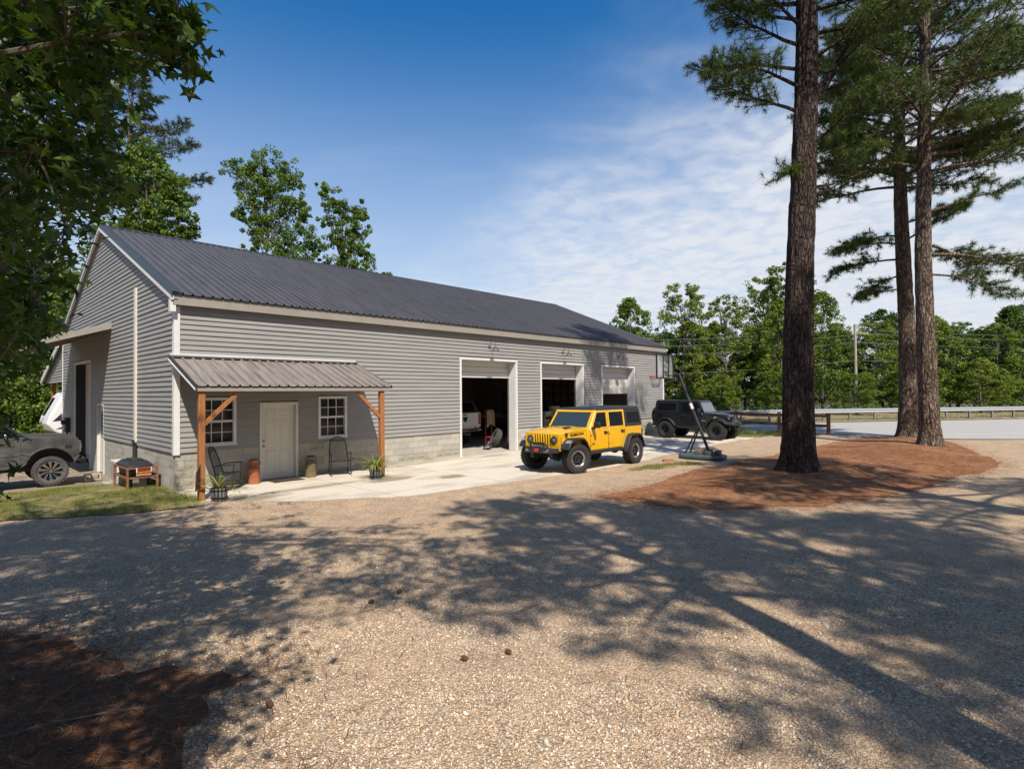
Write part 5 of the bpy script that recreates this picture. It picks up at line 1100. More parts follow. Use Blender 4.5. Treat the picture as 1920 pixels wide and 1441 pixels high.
def rocker(label, s, t, rz):
    o = world_thing('rocking_chair', label, 'rocking chair', s, t, .0, rz)
    # faces -y
    for s_ in (-1, 1):
        x = s_ * .27
        b = MB(); P = [(x, .42 - .84 * k / 10, .025 + .10 * ((k - 5) / 5) ** 2 * (1.0)) for k in range(11)]; b.tube(P, .013, 6); b.build('rocker_runner', iron, o, smooth=True)
        b = MB(); b.tube([(x, -.22, .045), (x, -.23, .40), (x, -.24, .60)], .012, 6); b.build('leg', iron, o, smooth=True)
        b = MB(); b.tube([(x, .20, .04), (x, .18, .40)], .012, 6); b.build('leg', iron, o, smooth=True)
        b = MB(); b.tube([(x, -.24, .60), (x * 1.08, -.27, .635), (x * 1.1, -.20, .645), (x * 1.05, .10, .63), (x * .95, .20, .60)], .013, 6); b.build('arm', iron, o, smooth=True)
    mesh_m = mat('iron_mesh', (.03, .027, .024), .6)
    b = MB(); b.tube([(-.26, .18, .40), (-.24, .30, .80), (-.20, .36, .98), (-.10, .385, 1.05), (.0, .39, 1.07), (.10, .385, 1.05), (.20, .36, .98), (.24, .30, .80), (.26, .18, .40)], .014, 7)
    b.tube([(-.205, .357, .965), (.205, .357, .965)], .010, 5)
    for k in range(3):
        c = Vector((-.1 + .1 * k, .375, 1.005)); b.tube([c + Vector((.032 * math.cos(a), 0, .032 * math.sin(a))) for a in [i * math.pi / 4 for i in range(9)]], .006, 4)
    b.build('back_frame', iron, o, smooth=True)
    b = MB(); n = 13
    for k in range(n):
        f = -1 + 2 * k / (n - 1); b.bar((f * .245, .19, .42), (f * .20, .352, .96), .006, .004, (0, -1, 0))
    for k in range(16):
        f = k / 15; b.bar((-.25 + .045 * f, .188 + .165 * f, .42 + .53 * f), (.25 - .045 * f, .188 + .165 * f, .42 + .53 * f), .004, .006, (0, -1, 0))
    kind(b.build('back_mesh', mesh_m, o), 'stuff')
    b = MB(); b.tube([(-.26, .18, .40), (-.27, -.23, .41), (.27, -.23, .41), (.26, .18, .40)], .013, 6); b.build('seat_frame', iron, o, smooth=True)
    b = MB(); b.box(-.255, .255, -.225, .18, .395, .403); b.build('seat', mesh_m, o)
rocker('black iron rocking chair right of the entry door under the far window', 4.06, -.62, -.35)
rocker('black iron rocking chair behind the left porch post', .92, -.80, .9)
blade2 = leaf_mat('spiky_leaf', (.10, .17, .03), (.40, .36, .10), .25)
pot_m = mat('grey_slat_pot', (.12, .115, .11), .8, scale=6, col2=(.26, .25, .24), stretch=(6, 6, .6)); pot_d = mat('pot_dark', (.03, .028, .026), .8)
def planter(label, s, t, seed, green, droop):
    o = world_thing('potted_plant', label, 'potted plant', s, t, .002); g_ = np.random.default_rng(seed)
    b = MB(); b.lathe([(0, .0), (.13, .0), (.165, .29), (.15, .29), (.14, .25), (0, .25)], 20, cap=False); pot = b.build('pot', pot_d, o, smooth=True)
    for k in range(14):
        a = 2 * math.pi * k / 14; b = MB(); c, s_ = math.cos(a), math.sin(a); P = []
        for (rad, z) in ((.133, .01), (.17, .285)):
            for (dr, dt) in ((.0, -.022), (.014, -.022), (.014, .022), (.0, .022)): P.append(((rad + dr) * c - dt * s_, (rad + dr) * s_ + dt * c, z))
        b.hexa(P); b.build('slat', pot_m, pot)
    b = MB(); b.lathe([(.165, .06), (.172, .06), (.174, .085), (.166, .085)], 20, cap=False); b.lathe([(.178, .22), (.185, .22), (.187, .245), (.179, .245)], 20, cap=False); b.build('hoop', iron, pot, smooth=True)
    for k in range(green):
        a = g_.uniform(0, 2 * math.pi); L = g_.uniform(.40, .85); up = g_.uniform(.35, 1.25); n = 7; vs = []; w = g_.uniform(.010, .017)
        for i in range(n):
            f = i / (n - 1); ang = up - droop * f * f * g_.uniform(.9, 1.1) * 1.4; 
            if i == 0: px = pz = 0.0
            else: px += math.cos(ang) * L / (n - 1); pz += math.sin(ang) * L / (n - 1)
            ww = w * (1 - f ** 2.2) + .0012; c, s_ = math.cos(a), math.sin(a)
            vs += [(px * c - ww * s_, px * s_ + ww * c, .27 + pz), (px * c + ww * s_, px * s_ - ww * c, .27 + pz)]
        me = bpy.data.meshes.new('leaf_blade'); me.from_pydata(vs, [], [(2 * i, 2 * i + 1, 2 * i + 3, 2 * i + 2) for i in range(n - 1)])
        at = me.attributes.new('tint', 'FLOAT', 'POINT'); tv = float(np.clip(g_.normal(.5, .3), 0, 1)); at.data.foreach_set('value', [tv] * len(vs)); link('leaf_blade', me, blade2, o)
planter('spiky yellow green potted plant with long arching leaves beside the left porch post', .28, -2.12, 3, 30, 1.25)
planter('bushy spiky green potted plant in slatted pot by the right porch post', 4.36, -2.02, 9, 95, 1.0)
# plaque hung on the left post
pl = world_thing('hanging_plaque', 'dark maroon weathered panel hanging on the left porch post', 'plaque', -.07, -1.90, 0.0, .9)
b = MB(); b.hexa([(-.17, -.012, .24), (.12, -.02, .36), (.12, .0, .36), (-.17, .006, .24), (-.16, -.03, .66), (.12, -.02, .84), (.12, .0, .84), (-.16, -.01, .66)]); b.build('panel', mat('maroon_panel', (.055, .02, .018), .7, scale=8, col2=(.11, .035, .03)), pl)
b = MB(); b.bar((.13, -.02, .30), (.13, -.02, .90), .02, .02); b.build('hanger', iron, pl)
# door mat
dm_ = world_thing('door_mat', 'dark brown mat in front of the white entry door', 'mat', 2.56, -.42, .004); b = MB(); b.box(-.40, .40, -.24, .24, 0, .015); o_ = b.build('mat', mat('mat_fibre', (.05, .03, .02), .95, var=.3, scale=30), dm_); b = MB(); b.box(-.42, .42, -.26, -.2405, 0, .012); b.build('mat_edge', rubber, dm_)
# window notice
pn = world_thing('window_notice', 'yellowish POSTED notice in the lower corner of the left window', 'sign', .72, .088, 1.13); b = MB(); b.box(-.13, .16, 0, .004, 0, .22); sg = b.build('board', mat('notice_yellow', (.24, .20, .06), .7), pn)
place_text('lettering', 'POSTED', .075, dk, pn, (.015, -.002, .15), (1, 0, 0), (0, 0, 1), depth=.001, bold=.001)
# ---- rack, tub and sign by the gable
def rk(label):
    o = world_thing('steel_rack', label, 'rack', -.40, 1.68, -.075, 0)
    x0, x1, y0, y1, h = -.36, .28, -.66, .66, .62
    for (x, y) in ((x0, y0), (x1, y0), (x1, y1), (x0, y1)):
        b = MB(); b.box(x - .022, x + .022, y - .022, y + .022, 0, h); b.build('upright', rust, o)
    for z in (.03, .36, h - .022):
        for (a, c) in (((x0, y0), (x1, y0)), ((x1, y0), (x1, y1)), ((x1, y1), (x0, y1)), ((x0, y1), (x0, y0))):
            v = Vector((c[0] - a[0], c[1] - a[1])).normalized() * .0225; b = MB(); b.bar((a[0] + v.x, a[1] + v.y, z), (c[0] - v.x, c[1] - v.y, z), .04, .04); b.build('rail', rust, o)
    return o
rk('rusty square tube steel rack at the corner of the workshop gable')
tub = world_thing('waste_bin', 'black plastic tub with domed lid held in the rusty rack', 'bin', -.44, 1.68, -.045)
b = MB(); b.hexa([(-.22, -.44, .02), (.20, -.44, .02), (.20, .44, .02), (-.22, .44, .02), (-.27, -.58, .60), (.24, -.58, .60), (.24, .58, .60), (-.27, .58, .60)]); b.build('tub', black_plastic, tub, bevel=.03)
b = MB(); b.hexa([(-.33, -.66, .605), (.27, -.66, .605), (.27, .66, .605), (-.33, .66, .605), (-.22, -.44, .73), (.16, -.44, .73), (.16, .44, .73), (-.22, .44, .73)]); lid = b.build('lid', mat('satin_black_lid', (.025, .026, .03), .38), tub, bevel=.03)
b = MB(); b.cbox((-.03, -.05, .745), (.26, .60, .03)); b.build('lid_panel', black_plastic, tub, bevel=.012)
b = MB(); b.hexa([(-.18, -.512, .05), (.12, -.512, .05), (.12, -.50, .05), (-.18, -.50, .05), (-.18, -.54, .28), (.12, -.54, .28), (.12, -.52, .28), (-.18, -.52, .28)]); b.build('front_label', mat('grey_label', (.20, .19, .18), .7), tub)
for x in (.12, .2): b = MB(); b.lathe([(0, -.50), (.05, -.50), (.05, -.53), (0, -.53)], 12, (x, 0, .05), 'y'); b.build('bin_wheel', rubber, tub)
sgn = world_thing('warning_sign', 'small black and orange BEWARE OF THE DOG sign on the rusty rack', 'sign', -.42, 1.68 - .695, .085); sgn.scale = (.74, 1, .74)
b = MB(); b.hexa([(-.21, -.012, .34), (.21, -.012, .34), (.21, -.004, .34), (-.21, -.004, .34), (-.23, -.012, .60), (.23, -.012, .60), (.23, -.004, .60), (-.23, -.004, .60)]); b.build('board', white_trim, sgn)
b = MB(); b.box(-.19, .19, -.016, -.0125, .36, .60); b.build('face', mat('sign_black', (.012, .01, .01), .5), sgn)
place_text('lettering', 'BEWARE', .105, mat('sign_red', (.34, .04, .015), .5), sgn, (0, -.017, .535), (1, 0, 0), (0, 0, 1), depth=.001, bold=.003)
b = MB(); b.box(-.185, .185, -.0172, -.0162, .365, .478); b.build('band', mat('sign_orange', (.60, .17, .01), .5), sgn)
place_text('lettering', 'OF THE DOG', .072, mat('sign_black2', (.012, .01, .01), .5), sgn, (0, -.0185, .42), (1, 0, 0), (0, 0, 1), depth=.001, bold=.002)
ac = world_thing('outdoor_unit', 'cream air conditioning unit on a pad beside the rack', 'air conditioner', -.38, 3.05, -.10)
b = MB(); b.box(-.26, .20, -.42, .42, .05, .66); b.build('casing', mat('cream_casing', (.58, .55, .48), .5, var=.05), ac, bevel=.02)
for k in range(9): b = MB(); b.box(-.268, -.2605, -.36, .36, .14 + k * .055, .165 + k * .055); b.build('grille_slat', mat('grille_grey', (.25, .24, .22), .6), ac)
b = MB(); b.box(-.45, .32, -.55, .52, -.06, .048); b.build('pad', block_ms[0], ac)
cbk = to_world(-.62, 5.95); hb_ = thing('hollow_block', 'hollow concrete block lying by the side door step', 'concrete block', (cbk[0], cbk[1], -.262), YAW + math.pi / 2)
b = MB(); 
for (y0, y1) in ((-.2, -.165), (-.018, .018), (.165, .2)): b.box(-.1, .1, y0, y1, 0, .19)
b.box(-.1, .1, -.1645, -.0185, 0, .03); b.box(-.1, .1, .0185, .1645, 0, .03); b.box(-.1, .1, -.1645, -.0185, .16, .19); b.box(-.1, .1, .0185, .1645, .16, .19); b.build('block_shell', block_ms[1], hb_)
# ------------------------------------------------------------------ basketball hoop
pb = Vector((6.80, 19.36)); V2 = Vector((-SU, CU)); U2 = Vector((CU, SU))
hoop = thing('basketball_hoop', 'portable basketball hoop with clear backboard and leaning black pole', 'basketball hoop', (pb.x, pb.y, -.02), YAW)
# local x = u, y = v (towards the building)
base_m = mat('blue_grey_plastic', (.055, .085, .10), .5, var=.15)
b = MB(); b.prism([(-.52, .78), (-.36, .95), (.36, .95), (.52, .78), (.40, -.42), (.22, -.56), (-.22, -.56), (-.40, -.42)][::-1], 'z', .02, .17); b.build('base', base_m, hoop, bevel=.05, seg=3)
top = Vector((0, 1.06, 2.96)); bot = Vector((0, -.05, .16))
b = MB(); b.tube([bot, top], .05, 12); pole = b.build('pole', black_plastic, hoop, smooth=True)
q0 = bot + (top - bot) * .56; q1 = bot + (top - bot) * .63; b = MB(); b.tube([q0, q1], .053, 12); b.build('pole_label', white_trim, pole, smooth=True)
for s_ in (-1, 1):
    b = MB(); b.tube([(s_ * .20, .78, .16), (s_ * .05, .36, 1.05)], .03, 8); b.build('strut', black_plastic, hoop, smooth=True)
b = MB(); b.tube([(.08, .80, 2.3), (.08, .55, 1.75), (.08, .66, 1.85)], .025, 6); b.tube([(.08, .60, 1.72), (.08, 1.0, 2.75)], .016, 6); b.build('height_lever', black_plastic, hoop, smooth=True)
bx = 1.62; bw2, bz0, bz1 = .60, 2.84, 3.72
b = MB()
b.box(-bw2, bw2, bx - .008, bx + .008, bz0, bz1); b.build('backboard', clear_glass('acrylic', .22, (.55, .6, .6)), hoop)
b = MB()
for (x0, x1, z0, z1) in ((-bw2 - .02, -bw2 + .02, bz0 - .02, bz1 + .02), (bw2 - .02, bw2 + .02, bz0 - .02, bz1 + .02), (-bw2 + .0205, bw2 - .0205, bz0 - .02, bz0 + .02), (-bw2 + .0205, bw2 - .0205, bz1 - .02, bz1 + .02)): b.box(x0, x1, bx - .025, bx + .025, z0, z1)
b.build('backboard_frame', black_plastic, hoop)
b = MB(); b.box(-.22, -.19, bx - .06, bx - .027, bz0 - .02, bz1); b.box(.19, .22, bx - .06, bx - .027, bz0 - .02, bz1); b.box(-.1895, .1895, bx - .058, bx - .03, bz0 + .22, bz0 + .25); b.build('board_upright', black_plastic, hoop)
b = MB(); 
for s_ in (-.1, .1): b.tube([(s_, 1.04, 2.90), (s_, bx - .06, 2.95)], .02, 6); b.tube([(s_, 1.06, 2.72), (s_, bx - .06, 2.86)], .016, 6)
b.build('board_arm', black_plastic, hoop, smooth=True)
b = MB(); rc_ = Vector((0, bx + .15 + .23, 2.93)); b.tube([rc_ + Vector((.23 * math.cos(a), .23 * math.sin(a), 0)) for a in [i * math.pi / 14 for i in range(29)]], .011, 6, cap=False); b.box(-.10, .10, bx + .026, bx + .16, 2.88, 2.945); rim_ = b.build('rim', mat('rim_red', (.42, .05, .03), .5), hoop, smooth=True)
def net(z0, z1, m, nm):
    b = MB(); n = 12
    def P(a, z): f = (2.92 - z) / .42; rr_ = .225 - .11 * f; return rc_.x + rr_ * math.cos(a), rc_.y + rr_ * math.sin(a), z
    st = 4; 
    for k in range(n):
        for dr in (-1, 1):
            pts_ = [P(2 * math.pi * (k + dr * .5 * i) / n, z0 + (z1 - z0) * i / st) for i in range(st + 1)]; b.tube(pts_, .0055, 4)
    kind(b.build(nm, m, rim_), 'stuff')
net(2.92, 2.80, mat('net_red', (.50, .10, .09), .7), 'net_upper'); net(2.80, 2.66, mat('net_white', (.62, .60, .58), .7), 'net_middle'); net(2.66, 2.50, mat('net_blue', (.06, .07, .26), .7), 'net_lower')
# weights on the base
wgt = mat('dark_weight_block', (.10, .085, .065), .9, scale=8, col2=(.17, .14, .10), bump=.3)
for k, (dx, dy, rz, lab) in enumerate(((-.18, .28, .1, 'dark landscaping block on the hoop base, nearest the struts'), (.22, .12, -.1, 'dark landscaping block in the middle of the hoop base'), (.06, -.30, .25, 'dark landscaping block on the hoop base beside the pole foot'), (-.22, -.10, 1.2, 'dark landscaping block on the hoop base facing the camera'))):
    c = pb + U2 * dx + V2 * dy; o = thing('landscape_block', lab, 'block', (c.x, c.y, .152), YAW + rz)
    b = MB(); b.prism([(-.19, -.10), (.19, -.10), (.16, .09), (.0, .12), (-.16, .09)], 'z', 0, .13); b.build('block_body', wgt, o, bevel=.012); b = MB(); b.box(-.12, .12, -.03, .03, .131, .15); b.build('block_ridge', wgt, o)
br = thing('loose_brick', 'orange brown brick lying on the ground beside the hoop base', 'brick', (5.23, 18.75, -.03), .3); b = MB(); b.box(-.20, .20, -.06, .06, 0, .09); b.build('brick_body', mat('orange_brick', (.32, .14, .07), .9, var=.2), br, bevel=.01); b = MB(); b.box(-.15, .15, -.02, .02, .0905, .096); b.build('frog', mat('brick_frog', (.22, .10, .05), .9), br)
# ------------------------------------------------------------------ inside the bays
def shop(name, label, cat, s, t, z=0.0, rz=0.0): return world_thing(name, label, cat, s, t, z, rz)
lf = shop('vehicle_lift', 'dark blue two post vehicle lift inside the first bay', 'lift', 11.3, 5.2)
for x in (-1.75, 1.75): b = MB(); b.box(x - .15, x + .15, -.15, .15, 0, 3.5); b.build('column', blue_m, lf, bevel=.02); b = MB(); b.box(x - .25, x + .25, -.25, .25, 0, .03); b.build('base_plate', blue_m, lf)
b = MB(); b.box(-1.9, 1.9, -.1, .1, 3.51, 3.65); b.build('overhead_beam', blue_m, lf)
tr_ = shop('leaning_tyre', 'worn grey tyre leaning inside the right side of the first bay', 'tyre', 12.62, 1.55, .0, .5)
w_ = wheel(tr_, 0, .0001, .40, .26, .20, 'steel', tyre_m=rubber_dusty, name='tyre'); w_.rotation_euler = (R(28), 0, .5); w_.location = (0, 0, .42)
st_ = shop('shop_stand', 'dark red tool stand behind the leaning tyre', 'stand', 12.72, 2.1)
for x in (-.18, .18): b = MB(); b.box(x - .02, x + .02, -.02, .02, 0, 1.5); b.build('upright', mat('dark_red_steel', (.16, .02, .02), .5), st_)
b = MB(); b.box(-.24, .24, -.03, .03, 1.5, 1.56); b.box(-.159, .159, -.02, .02, .4, .44); b.build('crossbar', red_m, st_)
cl2 = shop('draped_cloth', 'tan cloth hanging over the red stand in the first bay', 'cloth', 12.72, 2.02)
b = MB(); n = 9; vs = []
for j in range(7):
    f = j / 6; z = 1.59 - f * .68
    for i in range(n):
        u_ = i / (n - 1); vs.append(((-.20 - .07 * f) + (.40 + .14 * f) * u_, -.05 - .04 * f * math.sin(u_ * 9 + f) - .03 * f, z - (.06 * f * math.sin(u_ * 7 + 1))))
b.add(vs, [(j * n + i, j * n + i + 1, (j + 1) * n + i + 1, (j + 1) * n + i) for j in range(6) for i in range(n - 1)]); ob = b.build('cloth_front', cardboard, cl2, smooth=True); md = ob.modifiers.new('solid', 'SOLIDIFY'); md.thickness = .012
b = MB(); b.box(-.20, .20, -.05, .05, 1.585, 1.60); b.build('cloth_fold', cardboard, cl2)
fj = shop('floor_jack', 'grey floor jack low on the floor in front of the leaning tyre', 'jack', 11.95, 1.35, 0, .6); b = MB(); b.box(-.32, .28, -.11, .11, .06, .13); b.build('jack_body', steel, fj, bevel=.02); b = MB(); b.bar((-.2, 0, .12), (.15, 0, .26), .06, .04); b.lathe([(0, .26), (.05, .26), (.05, .30), (0, .30)], 10, (.17, 0, 0)); b.build('jack_arm', steel, fj)
for (x, y) in ((-.26, -.13), (-.26, .13), (.22, -.13), (.22, .13)): b = MB(); b.lathe([(0, -.02), (.06, -.02), (.06, .02), (0, .02)], 12, (x, y, .06), 'y'); b.build('wheel', iron, fj)
js = shop('jack_stand', 'small red jack stand by the right jamb of the first bay', 'jack stand', 12.98, 1.25)
for k in range(4): a = math.pi / 4 + k * math.pi / 2; b = MB(); b.tube([(.13 * math.cos(a), .13 * math.sin(a), 0), (.035 * math.cos(a), .035 * math.sin(a), .32)], .016, 5); b.build('leg', red_m, js)
b = MB(); b.tube([(0, 0, .28), (0, 0, .42)], .03, 8); b.build('post', red_m, js)
rk2 = shop('parts_rack', 'wooden slotted parts rack inside the second bay', 'rack', 17.1, 2.2)
wd_ = mat('raw_pine', (.40, .30, .18), .8, var=.2)
for k in range(8): b = MB(); b.box(-.75, .75, -.25, .25, .10 + k * .15, .125 + k * .15); b.build('shelf', wd_, rk2)
for x in (-.76, -.2, .3, .76): b = MB(); b.box(x - .02, x + .02, -.27, -.252, 0, 1.25); b.build('upright', wd_, rk2)
b = MB(); b.box(-.74, .74, .251, .27, 0, 1.25); b.build('back', inner_wall, rk2)
for (dx, w, h, lab) in ((-.30, .5, .22, 'white cardboard box on top of the wooden parts rack, the left one'), (.32, .42, .48, 'tall pale box on top of the wooden parts rack, the right one')):
    bxo = shop('storage_box', lab, 'box', 17.1 + dx, 2.2, 1.181); b = MB(); b.box(-w / 2, w / 2, -.18, .18, 0, h); b.build('box_body', mat('pale_carton', (.5, .46, .40), .8), bxo, bevel=.01); b = MB(); b.box(-.03, .03, -.182, .182, h + .001, h + .003); b.build('tape', cardboard, bxo)
sh = shop('shelving_unit', 'black metal shelving unit inside the third bay', 'shelving', 21.2, 4.5, 0)
for x in (-1.9, -.7, .7, 1.9):
    for y in (-.3, .3): b = MB(); b.box(x - .025, x + .025, y - .025, y + .025, 0, 2.9); b.build('upright', iron, sh)
for z in (.5, 1.1, 1.7, 2.2, 2.7): b = MB(); b.box(-1.87, 1.87, -.27, .27, z, z + .05); b.build('shelf', iron, sh)
sh = shop('shelving_unit', 'dark metal shelving against the side of the second bay', 'shelving', 19.0, 5.6, 0)
for x in (-1.4, 1.4):
    for y in (-.3, .3): b = MB(); b.box(x - .025, x + .025, y - .025, y + .025, 0, 2.5); b.build('upright', iron, sh)
for z in (.6, 1.2, 1.8, 2.3): b = MB(); b.box(-1.37, 1.37, -.27, .27, z, z + .05); b.build('shelf', iron, sh)
# ------------------------------------------------------------------ roadside
fence = thing('rail_fence', 'short brown wooden rail fence at the edge of the road', 'fence', (17.0, 30.0, 0))
fp = [(17.0, 30.0), (15.4, 32.2), (13.8, 34.4), (12.2, 36.6)]
fw = mat('brown_fence_wood', (.17, .075, .035), .85, var=.25, stretch=(1, 1, .3))
for x, y in fp:
    b = MB(); b.box(x - 17 - .07, x - 17 + .07, y - 30 - .07, y - 30 + .07, -.1, 1.10); b.build('post', fw, fence)
for (a, c) in zip(fp[:-1], fp[1:]):
    for z in (.95, .42):
        b = MB(); A = Vector((a[0] - 17, a[1] - 30, z)); C_ = Vector((c[0] - 17, c[1] - 30, z)); d_ = (C_ - A).normalized() * .072; b.bar(A + d_, C_ - d_, .05, .15); b.build('rail', fw, fence)
gr_ = thing('guardrail', 'galvanised steel guardrail along the far side of the road', 'guardrail', (25.4, 42.0, 0))
gp = [(-5, 37.9), (3, 38.4), (9, 38.9), (16.5, 40.1), (25.4, 41.9), (38, 44.1), (52, 46.5), (70, 50.5)]
galv = mat('galvanised', (.40, .40, .40), .5, .3)
for (a, c) in zip(gp[:-1], gp[1:]):
    d_ = Vector((c[0] - a[0], c[1] - a[1], 0)).normalized(); n_ = Vector((d_.y, -d_.x, 0)); vs = []
    for e in (a, c):
        for (o_, z) in ((0, .62), (.04, .66), (.04, .72), (0, .76), (0, .80), (.04, .84), (.04, .90), (0, .94)):
            vs.append((e[0] - 25.4 + n_.x * o_, e[1] - 42 + n_.y * o_, z))
    b = MB(); b.add(vs, [(i, i + 1, i + 9, i + 8) for i in range(7)]); b.build('rail', galv, gr_)
L_ = 0
for (a, c) in zip(gp[:-1], gp[1:]):
    dl = math.hypot(c[0] - a[0], c[1] - a[1]); k = int(dl / 2)
    for i in range(k): f = i / k; x, y = a[0] + (c[0] - a[0]) * f - 25.4, a[1] + (c[1] - a[1]) * f - 42; b = MB(); b.box(x - .06, x + .06, y + .02, y + .14, .0, .93); b.build('post', mat('guard_post', (.20, .17, .13), .8) if 'guard_post' not in bpy.data.materials else bpy.data.materials['guard_post'], gr_)
up = thing('utility_pole', 'wooden utility pole with crossarm standing beyond the road', 'utility pole', (30.6, 49.6, .1)); pole_m = mat('weathered_pole', (.30, .27, .20), .9, var=.2, stretch=(6, 6, .4))
b = MB(); b.tube([(0, 0, -.2), (0, 0, 8.1)], [.16, .11], 12); b.build('pole', pole_m, up, smooth=True); b = MB(); b.bar((-1.2, .0, 7.55), (1.2, .0, 7.25), .09, .11); b.build('crossarm', pole_m, up)
for k in (-1.1, -.5, .5, 1.1): b = MB(); b.lathe([(.03, 0), (.05, .05), (.03, .1), (0, .12)], 8, (k, 0, 7.40 - .125 * k + .06)); b.build('insulator', mat('porcelain', (.3, .3, .28), .3) if 'porcelain' not in bpy.data.materials else bpy.data.materials['porcelain'], up, smooth=True)
wire_m = mat('wire', (.30, .30, .31), .5)
for k, (dz, dx) in enumerate(((7.72, -1.1), (7.25, 1.1), (6.5, .14), (4.9, .15))):
    for far, lab in (((-16, 42.0), 'left'), ((110, 66.0), 'right')):
        x0, y0 = 30.6 + dx, 49.6; P = []
        for i in range(15):
            f = i / 14; P.append((x0 + (far[0] - x0) * f, y0 + (far[1] + dx * .6 - y0) * f, .1 + dz + (-.4 * f if lab == 'left' else 1.6 * f) - 1.1 * 4 * f * (1 - f)))
        b = MB(); b.tube(P, .009, 4); o = b.build('power_line', wire_m)
        which = ['topmost', 'second highest', 'third highest', 'lowest'][k]
        tag(o, '%s power line running %s from the utility pole' % (which, lab), 'power line', 'power lines')
# ------------------------------------------------------------------ small litter on the gravel
cone_m = mat('pine_cone', (.10, .045, .022), .85, var=.3)
b = MB(); b.lathe([(0, -.035), (.018, -.03), (.027, -.01), (.025, .012), (.012, .033), (0, .038)], 10, axis='x', cap=False)
for i in range(6):
    for k in range(8):
        a = 2 * math.pi * (k + .5 * (i % 2)) / 8; x = -.03 + i * .012; rr_ = .027 * math.sqrt(max(.1, 1 - (x / .045) ** 2)); c, s_ = math.cos(a), math.sin(a)
        b.add([(x - .004, rr_ * .7 * c - .006 * s_, rr_ * .7 * s_ + .006 * c), (x - .004, rr_ * .7 * c + .006 * s_, rr_ * .7 * s_ - .006 * c), (x + .012, (rr_ + .008) * c, (rr_ + .008) * s_)], [(0, 1, 2)])
cone_me = b.mesh('pine_cone'); cone_me.materials.append(cone_m)
for (x, y, lab) in ((-1.6, 6.3, 'small pine cone, nearer of two at the edge of the left shade'), (-1.35, 6.6, 'small pine cone, farther of two at the edge of the left shade'), (-.44, 4.98, 'small pine cone on sunlit gravel, left of the middle pair'), (-.05, 5.1, 'small pine cone on sunlit gravel, right of the middle pair'), (-1.85, 4.25, 'dark pine cone at the edge of the fallen straw')):
    o = bpy.data.objects.new('pine_cone', cone_me); COL.objects.link(o); o.location = (x, y, float(gz(x, y)) + .025); o.rotation_euler = (0, .1, random.uniform(0, 6)); o.scale = (.9,) * 3
    tag(o, lab, 'pine cone', 'pine cones on the gravel')
b = MB(); b.tube([(-3.75, 3.62, .02), (-3.3, 3.9, .05), (-2.9, 4.1, .04), (-2.55, 4.2, .03)], [.007, .006, .005, .003], 6); tag(b.build('fallen_stick', mat('grey_twig', (.11, .095, .08), .9), None, smooth=True), 'thin grey fallen stick on the shaded straw', 'stick')
# ------------------------------------------------------------------ trees
def bark_material(name, dark, light, zs=.26):
    m = bpy.data.materials.new(name); m.use_nodes = True; t = m.node_tree; b = t.nodes['Principled BSDF']; L = t.links.new
    c = t.nodes.new('ShaderNodeTexCoord'); mp = t.nodes.new('ShaderNodeMapping'); mp.inputs['Scale'].default_value = (1, 1, zs); L(c.outputs['Object'], mp.inputs[0])
    n0 = t.nodes.new('ShaderNodeTexNoise'); n0.inputs['Scale'].default_value = 5; n0.inputs['Detail'].default_value = 4; L(mp.outputs[0], n0.inputs['Vector'])
    ad = t.nodes.new('ShaderNodeVectorMath'); ad.operation = 'MULTIPLY_ADD'; L(n0.outputs['Color'], ad.inputs[0]); ad.inputs[1].default_value = (.30, .30, .30); L(mp.outputs[0], ad.inputs[2])
    v = t.nodes.new('ShaderNodeTexVoronoi'); v.feature = 'DISTANCE_TO_EDGE'; v.inputs['Scale'].default_value = 12; L(ad.outputs[0], v.inputs['Vector'])
    v2 = t.nodes.new('ShaderNodeTexVoronoi'); v2.inputs['Scale'].default_value = 12; L(ad.outputs[0], v2.inputs['Vector'])
    r = t.nodes.new('ShaderNodeMapRange'); r.inputs[1].default_value = .0; r.inputs[2].default_value = .22; L(v.outputs['Distance'], r.inputs[0])
    n1 = t.nodes.new('ShaderNodeTexNoise'); n1.inputs['Scale'].default_value = 34; n1.inputs['Detail'].default_value = 7; L(mp.outputs[0], n1.inputs['Vector'])
    sp = t.nodes.new('ShaderNodeSeparateColor'); L(v2.outputs['Color'], sp.inputs[0])
    mu = t.nodes.new('ShaderNodeMath'); mu.operation = 'MULTIPLY'; L(r.outputs[0], mu.inputs[0]); L(n1.outputs[0], mu.inputs[1])
    m2 = t.nodes.new('ShaderNodeMath'); m2.operation = 'MULTIPLY_ADD'; L(sp.outputs[0], m2.inputs[0]); m2.inputs[1].default_value = .42; L(mu.outputs[0], m2.inputs[2]); m2.use_clamp = True
    cr = t.nodes.new('ShaderNodeMix'); cr.data_type = 'RGBA'; L(m2.outputs[0], cr.inputs[0]); cr.inputs[6].default_value = (*dark, 1); cr.inputs[7].default_value = (*light, 1)
    L(cr.outputs[2], b.inputs['Base Color']); b.inputs['Roughness'].default_value = .9; b.inputs['Specular IOR Level'].default_value = .2
    h = t.nodes.new('ShaderNodeMath'); h.operation = 'MULTIPLY_ADD'; L(n1.outputs[0], h.inputs[0]); h.inputs[1].default_value = .4; L(r.outputs[0], h.inputs[2])
    bp = t.nodes.new('ShaderNodeBump'); bp.inputs['Strength'].default_value = 1; bp.inputs['Distance'].default_value = .05; L(h.outputs[0], bp.inputs['Height']); L(bp.outputs[0], b.inputs['Normal'])
    return m
pine_bark = bark_material('pine_bark', (.014, .010, .009), (.12, .082, .065))
pine_bark2 = bark_material('pine_bark_light', (.025, .017, .013), (.29, .215, .16))
bark_grey = mat('grey_bark', (.10, .085, .065), .9, var=.35, scale=6, bump=.6, bscale=20)
pine_needles = leaf_mat('pine_needles', (.020, .045, .008), (.13, .175, .028), .25, .5)
